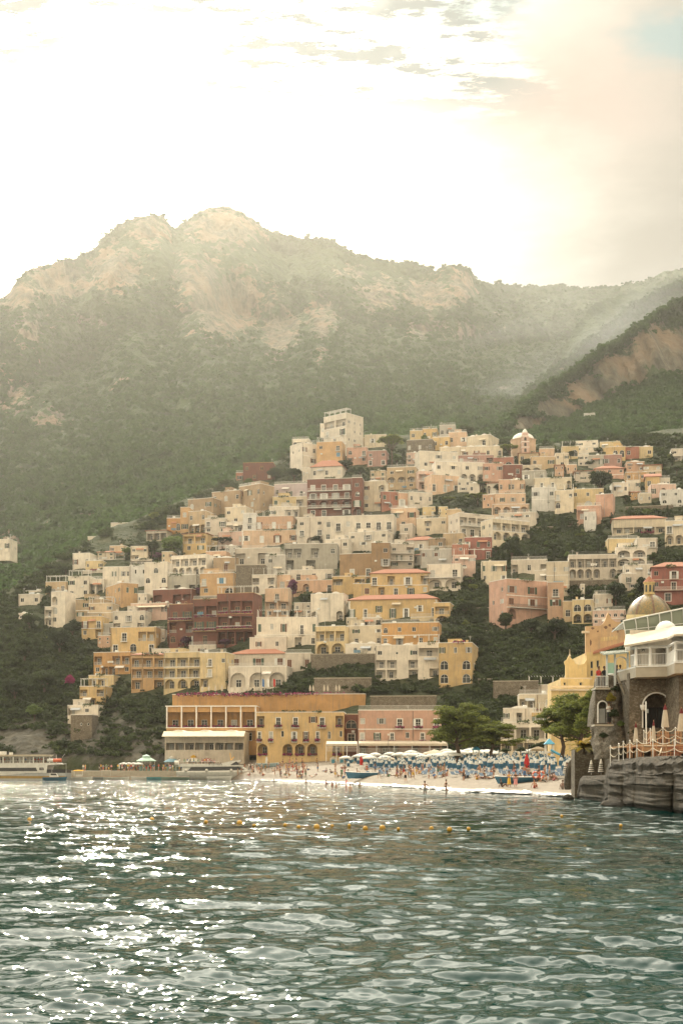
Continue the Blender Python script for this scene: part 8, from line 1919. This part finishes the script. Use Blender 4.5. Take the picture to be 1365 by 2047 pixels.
def ferry():
    Y = 326; s = Y / F; r = boat_root('ferry', 'large white passenger ferry with open upper deck cut by the left edge', 30, Y, 0, 'ferry')
    def X(px): return (px - 30) * s
    def Z(py): return CZ + (HY - py) * s
    mb = MB(); mb.prism([(X(-150), -1), (X(136), -1), (X(138), Z(1545)), (X(-156), Z(1545))], -3.4, 3.4, 'y'); mb.build('hull', HULLG, r)
    mb = MB(); prof(mb, [(X(-150), Z(1556)), (X(136), Z(1556)), (X(136), Z(1551)), (X(-152), Z(1551))], -3.43, 3.43); mb.build('hull_stripe', OCHRE, r)
    mb = MB(); prof(mb, [(X(-156), Z(1546)), (X(60), Z(1545.5)), (X(20), Z(1549.5)), (X(-156), Z(1549.5))], -3.46, 3.46); mb.build('white_flash', HULLW, r)
    mb = MB(); prof(mb, [(X(-156), Z(1545)), (X(100), Z(1545)), (X(102), Z(1530)), (X(122), Z(1528)), (X(120), Z(1525)), (X(-156), Z(1527))], -3.5, 3.5); mb.build('main_deck', HULLW, r)
    mb = MB(); prof(mb, [(X(-150), Z(1542)), (X(82), Z(1541.5)), (X(79), Z(1534.5)), (X(-150), Z(1536))], -3.54, 3.54); mb.build('window_band', DKGL, r)
    mb = MB(); prof(mb, [(X(86), Z(1539.5)), (X(95), Z(1539.5)), (X(94), Z(1534.5)), (X(86), Z(1534.5))], -3.56, 3.56); mb.build('name_plate', BLACKM, r); text('TR', .52, HULLW, r, front_text(X(90.5), -3.58, Z(1538.8)))
    for k in range(9): px = 94 - k * 20; mb = MB(); mb.box(X(px) - .12, -3.4, Z(1526), X(px) + .12, -3.2, Z(1513)); mb.box(X(px) - .12, 3.2, Z(1526), X(px) + .12, 3.4, Z(1513)); mb.build('deck_post', HULLW, r)
    mb = MB(); mb.box(X(-150), -3.3, Z(1525), X(94), -3.26, Z(1524.6)); mb.box(X(-150), -3.3, Z(1521.6), X(94), -3.26, Z(1521)); mb.build('railing', RAILW, r)
    mb = MB(); prof(mb, [(X(-156), Z(1513)), (X(98), Z(1512)), (X(103), Z(1508.5)), (X(-156), Z(1510))], -3.6, 3.6); mb.build('sun_roof', CANVAS, r)
    mb = MB(); prof(mb, [(X(-10), Z(1509)), (X(12), Z(1509)), (X(12), Z(1502)), (X(-10), Z(1502))], -1, 1); mb.box(X(20), -.5, Z(1509), X(26), .5, Z(1504)); mb.build('roof_gear', HULLW, r)
    mb = MB(); mb.tube([(X(100), -2.6, Z(1520)), (X(112), -2.6, Z(1520))], .38, 10); mb.build('raft_canister', HULLW, r); mb = MB(); mb.tube([(X(112), -2.6, Z(1520)), (X(128), -2.6, Z(1520))], .42, 10); mb.build('rescue_boat', ORNG, r)
    mb = MB(); mb.tube([(X(115), -1, Z(1527)), (X(115), -1, Z(1509))], .07, 5); mb.tube([(X(127), -1, Z(1514)), (X(132), -1, Z(1507))], .04, 4); mb.tube([(X(122), -3, Z(1528)), (X(138), -3, Z(1527)), (X(138), -3, Z(1545))], .06, 4); mb.build('mast', HULLW, r)
    mb = MB(); mb.box(X(100), -3.42, Z(1545), X(137), 3.4, Z(1538)); mb.build('stern_bulwark', BLACKM, r)
    R = random.Random(9)
    for k in range(20): px = R.uniform(-10, 92); person((PXY(px, Y), Y + R.uniform(-2.4, 2.2), Z(1526)), R.choice(('stand', 'hold')), R.uniform(0, 6), 'passenger under the roof of the ferry upper deck', 'passengers on the ferry', None, [('shirt', R.choice((1, 2, 3, 6))), ('shorts', 1)], .72, R)
ferry()
def small_boat(px, L, Y, rz, lab, mat, extra=None, rim=WOODB, D=.75):
    r = boat_root('small_boat', lab, px, Y, rz); mb = MB(); hull(mb, L, L * .30, D, .5, .6, 18, .25); mb.build('hull', mat, r, True)
    mb = MB(); pts = []
    for i in range(19):
        q = i / 18; w = L * .30 / 2 * (1 - max(0, (q - .5) / .5) ** 2.2); pts.append((-L / 2 + L * q + (.08 * L * max(0, (q - .8) / .2)), w, D * (1 + .22 * max(0, (q - .5) * 2) ** 2) + .02))
    mb.tube(pts, .05, 5); mb.tube([(x, -y, z) for x, y, z in pts], .05, 5); mb.build('gunwale', rim, r)
    for x in (-.22, .08): mb = MB(); mb.box(L * x - .14, -L * .14, D * .9, L * x + .14, L * .14, D * .98 + .06); mb.build('thwart', WOODB, r)
    if extra == 'canopy':
        mb = MB(); mb.lathe([(.02, D + 1.65), (.8, D + 1.6), (1.3, D + 1.42), (1.32, D + 1.36)], 14, (-.3, 0, 0), sy=.7); mb.build('canopy', YELW, r, True)
        for sx in (-1, 1):
            for sy in (-1, 1): mb = MB(); mb.tube([(-.3 + sx * .95, sy * .7, D), (-.3 + sx * .95, sy * .7, D + 1.45)], .03, 4); mb.build('canopy_post', RAILW, r)
        mb = MB(); mb.box(-.9, -.6, D, .5, .6, D + .5); mb.build('console', HULLW, r)
    if extra == 'cabin':
        mb = MB(); prof(mb, [(-L * .2, D), (L * .2, D), (L * .1, D + .9), (-L * .18, D + .95)], -.6, .6); mb.build('cabin', HULLW, r); mb = MB(); prof(mb, [(-L * .15, D + .45), (L * .13, D + .45), (L * .08, D + .82), (-L * .14, D + .85)], -.62, .62); mb.build('cabin_window', DKGL, r)
        mb = MB(); mb.tube([(-L * .1, 0, D + .9), (-L * .1, 0, D + 2.2)], .03, 4); mb.build('mast', RAILW, r)
    if extra == 'awning':
        mb = MB(); mb.box(-1.2, -.8, D + 1.5, 1.0, .8, D + 1.58); mb.build('canopy', CANVAS, r)
        for sx in (-1.1, .9): mb = MB(); mb.tube([(sx, -.7, D), (sx, -.7, D + 1.5)], .03, 4); mb.build('canopy_post', RAILW, r)
    return r
small_boat(160, 5.2, 330, .15, 'small motor boat with a round yellow canopy beside the ferry stern', HULLW, 'canopy'); small_boat(109, 5.0, 318, .1, 'dark blue motor boat with white cabin in front of the ferry', HULLB, 'cabin'); small_boat(214, 6.4, 337, .12, 'open boat with flat cream awning left of the green kiosk', HULLG, 'awning')
small_boat(232, 5.6, 331, .2, 'long grey white rowing boat in front of the quay', HULLW); small_boat(284, 4.6, 335, 3.0, 'white open boat below the green kiosk', HULLW); small_boat(318, 5.6, 334, .05, 'turquoise rowing boat below the green kiosk', plain('hull_turquoise', (.12, .34, .38), .5)); small_boat(352, 6.2, 325, 3.3, 'green grey launch lying across the stern of the excursion boat', plain('hull_green', (.18, .26, .22), .5)); small_boat(437, 5.4, 326, .1, 'white launch with raised bow in front of the excursion boat', HULLW, None, HULLW)
q = small_boat(728, 5.6, 250, 3.05, 'blue and white rowing boat beached left of centre', HULLB, None, HULLW); q.location = on_beach(728, 1555) + Vector((0, 0, .15))
q = small_boat(1035, 5.2, 165, 3.1, 'long blue rescue boat beached behind the two women', HULLB, None, HULLW, .5); q.location = on_beach(1040, 1565) + Vector((0, 0, .15))
q = small_boat(560, 5.0, 300, .1, 'pale blue boat with a white sail board at the west end', plain('hull_pale_blue', (.30, .42, .46), .5), None, HULLW); q.location = on_beach(533, 1535) + Vector((0, 0, .3))
t = Thing('sail_board', 'white sail board standing upright on the pale blue boat', 'board', on_beach(532, 1533)); p = t.p; mb = MB(); mb.prism([(p.x - .25, p.z + .6), (p.x + .3, p.z + .6), (p.x + .38, p.z + 1.8), (p.x + .25, p.z + 2.5), (p.x - .1, p.z + 2.2)], p.y - .05, p.y + .05, 'y'); t.add('board', mb, HULLW)
for px in (1069, 1080):
    p = on_beach(px, 1562); t = Thing('ring_buoy', 'red white ring buoy hanging on the rescue boat, ' + ('left of the pair' if px == 1069 else 'right of the pair'), 'ring buoy', p + Vector((0, -.4, .75)), 'ring buoys on the beach'); mb = MB()
    c = t.p; mb.tube([c + Vector((math.cos(a) * .34, 0, math.sin(a) * .34)) for a in np.linspace(0, 2 * math.pi, 20)], .10, 8, cap=False); t.add('ring', mb, plain('buoy_red', (.60, .16, .10), .6))
    for k in range(4): a = k * math.pi / 2; mb = MB(); mb.tube([c + Vector((math.cos(a + d) * .34, 0, math.sin(a + d) * .34)) for d in (-.15, 0, .15)], .106, 8); t.add('white_band', mb, HULLW)
# line of yellow buoys
BUOY = plain('buoy_yellow', (0.42, 0.24, 0.02), 0.5)
def buoy_proto():
    root = empty('buoy'); tag(root, 'yellow round buoy floating on the swimming line', 'buoy', 'yellow buoys of the swimming line'); P_ = Proto(root)
    mb = MB(); mb.lathe([(0, .17), (.09, .16), (.16, .08), (.18, 0), (.16, -.08), (.09, -.16), (0, -.17)], 16); P_.add(mb.build('float', BUOY, root, True)); mb = MB(); mb.lathe([(.03, .16), (.03, .22), (.0, .23)], 8); P_.add(mb.build('eye', WOODB, root)); return P_
bp = buoy_proto()
for px, py, k in ((60, 1641, 1.0), (304, 1641, 1.1), (412, 1646, .9), (479, 1648, 1.25), (508, 1653, .7), (570, 1652, .75), (597, 1656, .8), (633, 1656, 1.2), (664, 1654, .7), (698, 1653, .7), (730, 1659, 1.0), (764, 1658, 1.2), (796, 1660, .7), (862, 1659, .9), (898, 1661, 1.0), (936, 1660, .8), (1122, 1634, .8), (1240, 1653, .7)):
    Y = CZ * F / (py - HY); bp.put((PXY(px, Y), Y, .06), px * .3, k * .62)
# lamp posts and flags behind the beach
for px, pyt, pyb, Y, lab in ((1018, 1490, 1512, 282, 'slim street lamp between the two pines and blue tower'), (1055, 1482, 1514, 270, 'dark street lamp left of the thatched canopy'), (776, 1470, 1510, 318, 'thin bare tree like lamp before the pink hotel')):
    t = Thing('street_lamp', lab, 'street lamp', P(px, pyb, Y)); a, b = P(px, pyb + 6, Y), P(px, pyt, Y); mb = MB(); mb.tube([a, b], [.07, .045], 6); t.add('post', mb, IRON); mb = MB(); mb.lathe([(.05, -.1), (.2, .1), (.16, .35), (0, .42)], 8, b); t.add('lamp_head', mb, CABW)
for px, c, lab in ((524, 3, 'blue flag on a pole on the flower terrace'), (534, 0, 'white flag on a pole on the flower terrace'), (546, 2, 'red white green flag on a pole on the flower terrace')):
    Y = float(depth_at(540, 1385)) + .5; t = Thing('flag', lab, 'flag', P(px, 1388, Y)); a, b = P(px, 1388, Y), P(px, 1356, Y); mb = MB(); mb.tube([a, b], .04, 5); t.add('pole', mb, RAILW); mb = MB(); v = []
    for i in range(6):
        for z in (0, 1): v.append((b.x + .12 * i + .05, b.y + .12 * math.sin(i * 1.1), b.z - .1 - z * 2.2 - .05 * i * i * .3))
    mb.add(v, [(2 * i, 2 * i + 2, 2 * i + 3, 2 * i + 1) for i in range(5)]); t.add('cloth', mb, CLOTH[c])
# closed parasols and magenta planting along the hotel terrace
cp = parasol_proto('closed cream parasol on the long flower terrace', 'closed cream parasols on the flower terrace', [CANVAS], [0], 2.6, .22)
Yt = float(depth_at(540, 1424)) - 8
for k, px in enumerate(list(range(405, 530, 13)) + [620, 626, 648, 655, 672, 678]): cp.put(P(px, 1388, Yt + 3), k, 1.0)
for a, b in ((352, 480), (480, 600), (600, 692)):
    c = P((a + b) / 2, 1387, Yt - .2); w = (b - a) / F * Yt; o = link('flower_hedge', flower_mesh(round(w, 1), a, .9, 1.0), MAGENTA); o.location = c; tag(o, {352: 'magenta flower hedge on the terrace edge, west part', 480: 'magenta flower hedge on the terrace edge, middle part', 600: 'magenta flower hedge on the terrace edge, east part'}[a], 'flowers')
make_smoke()
make_haze()
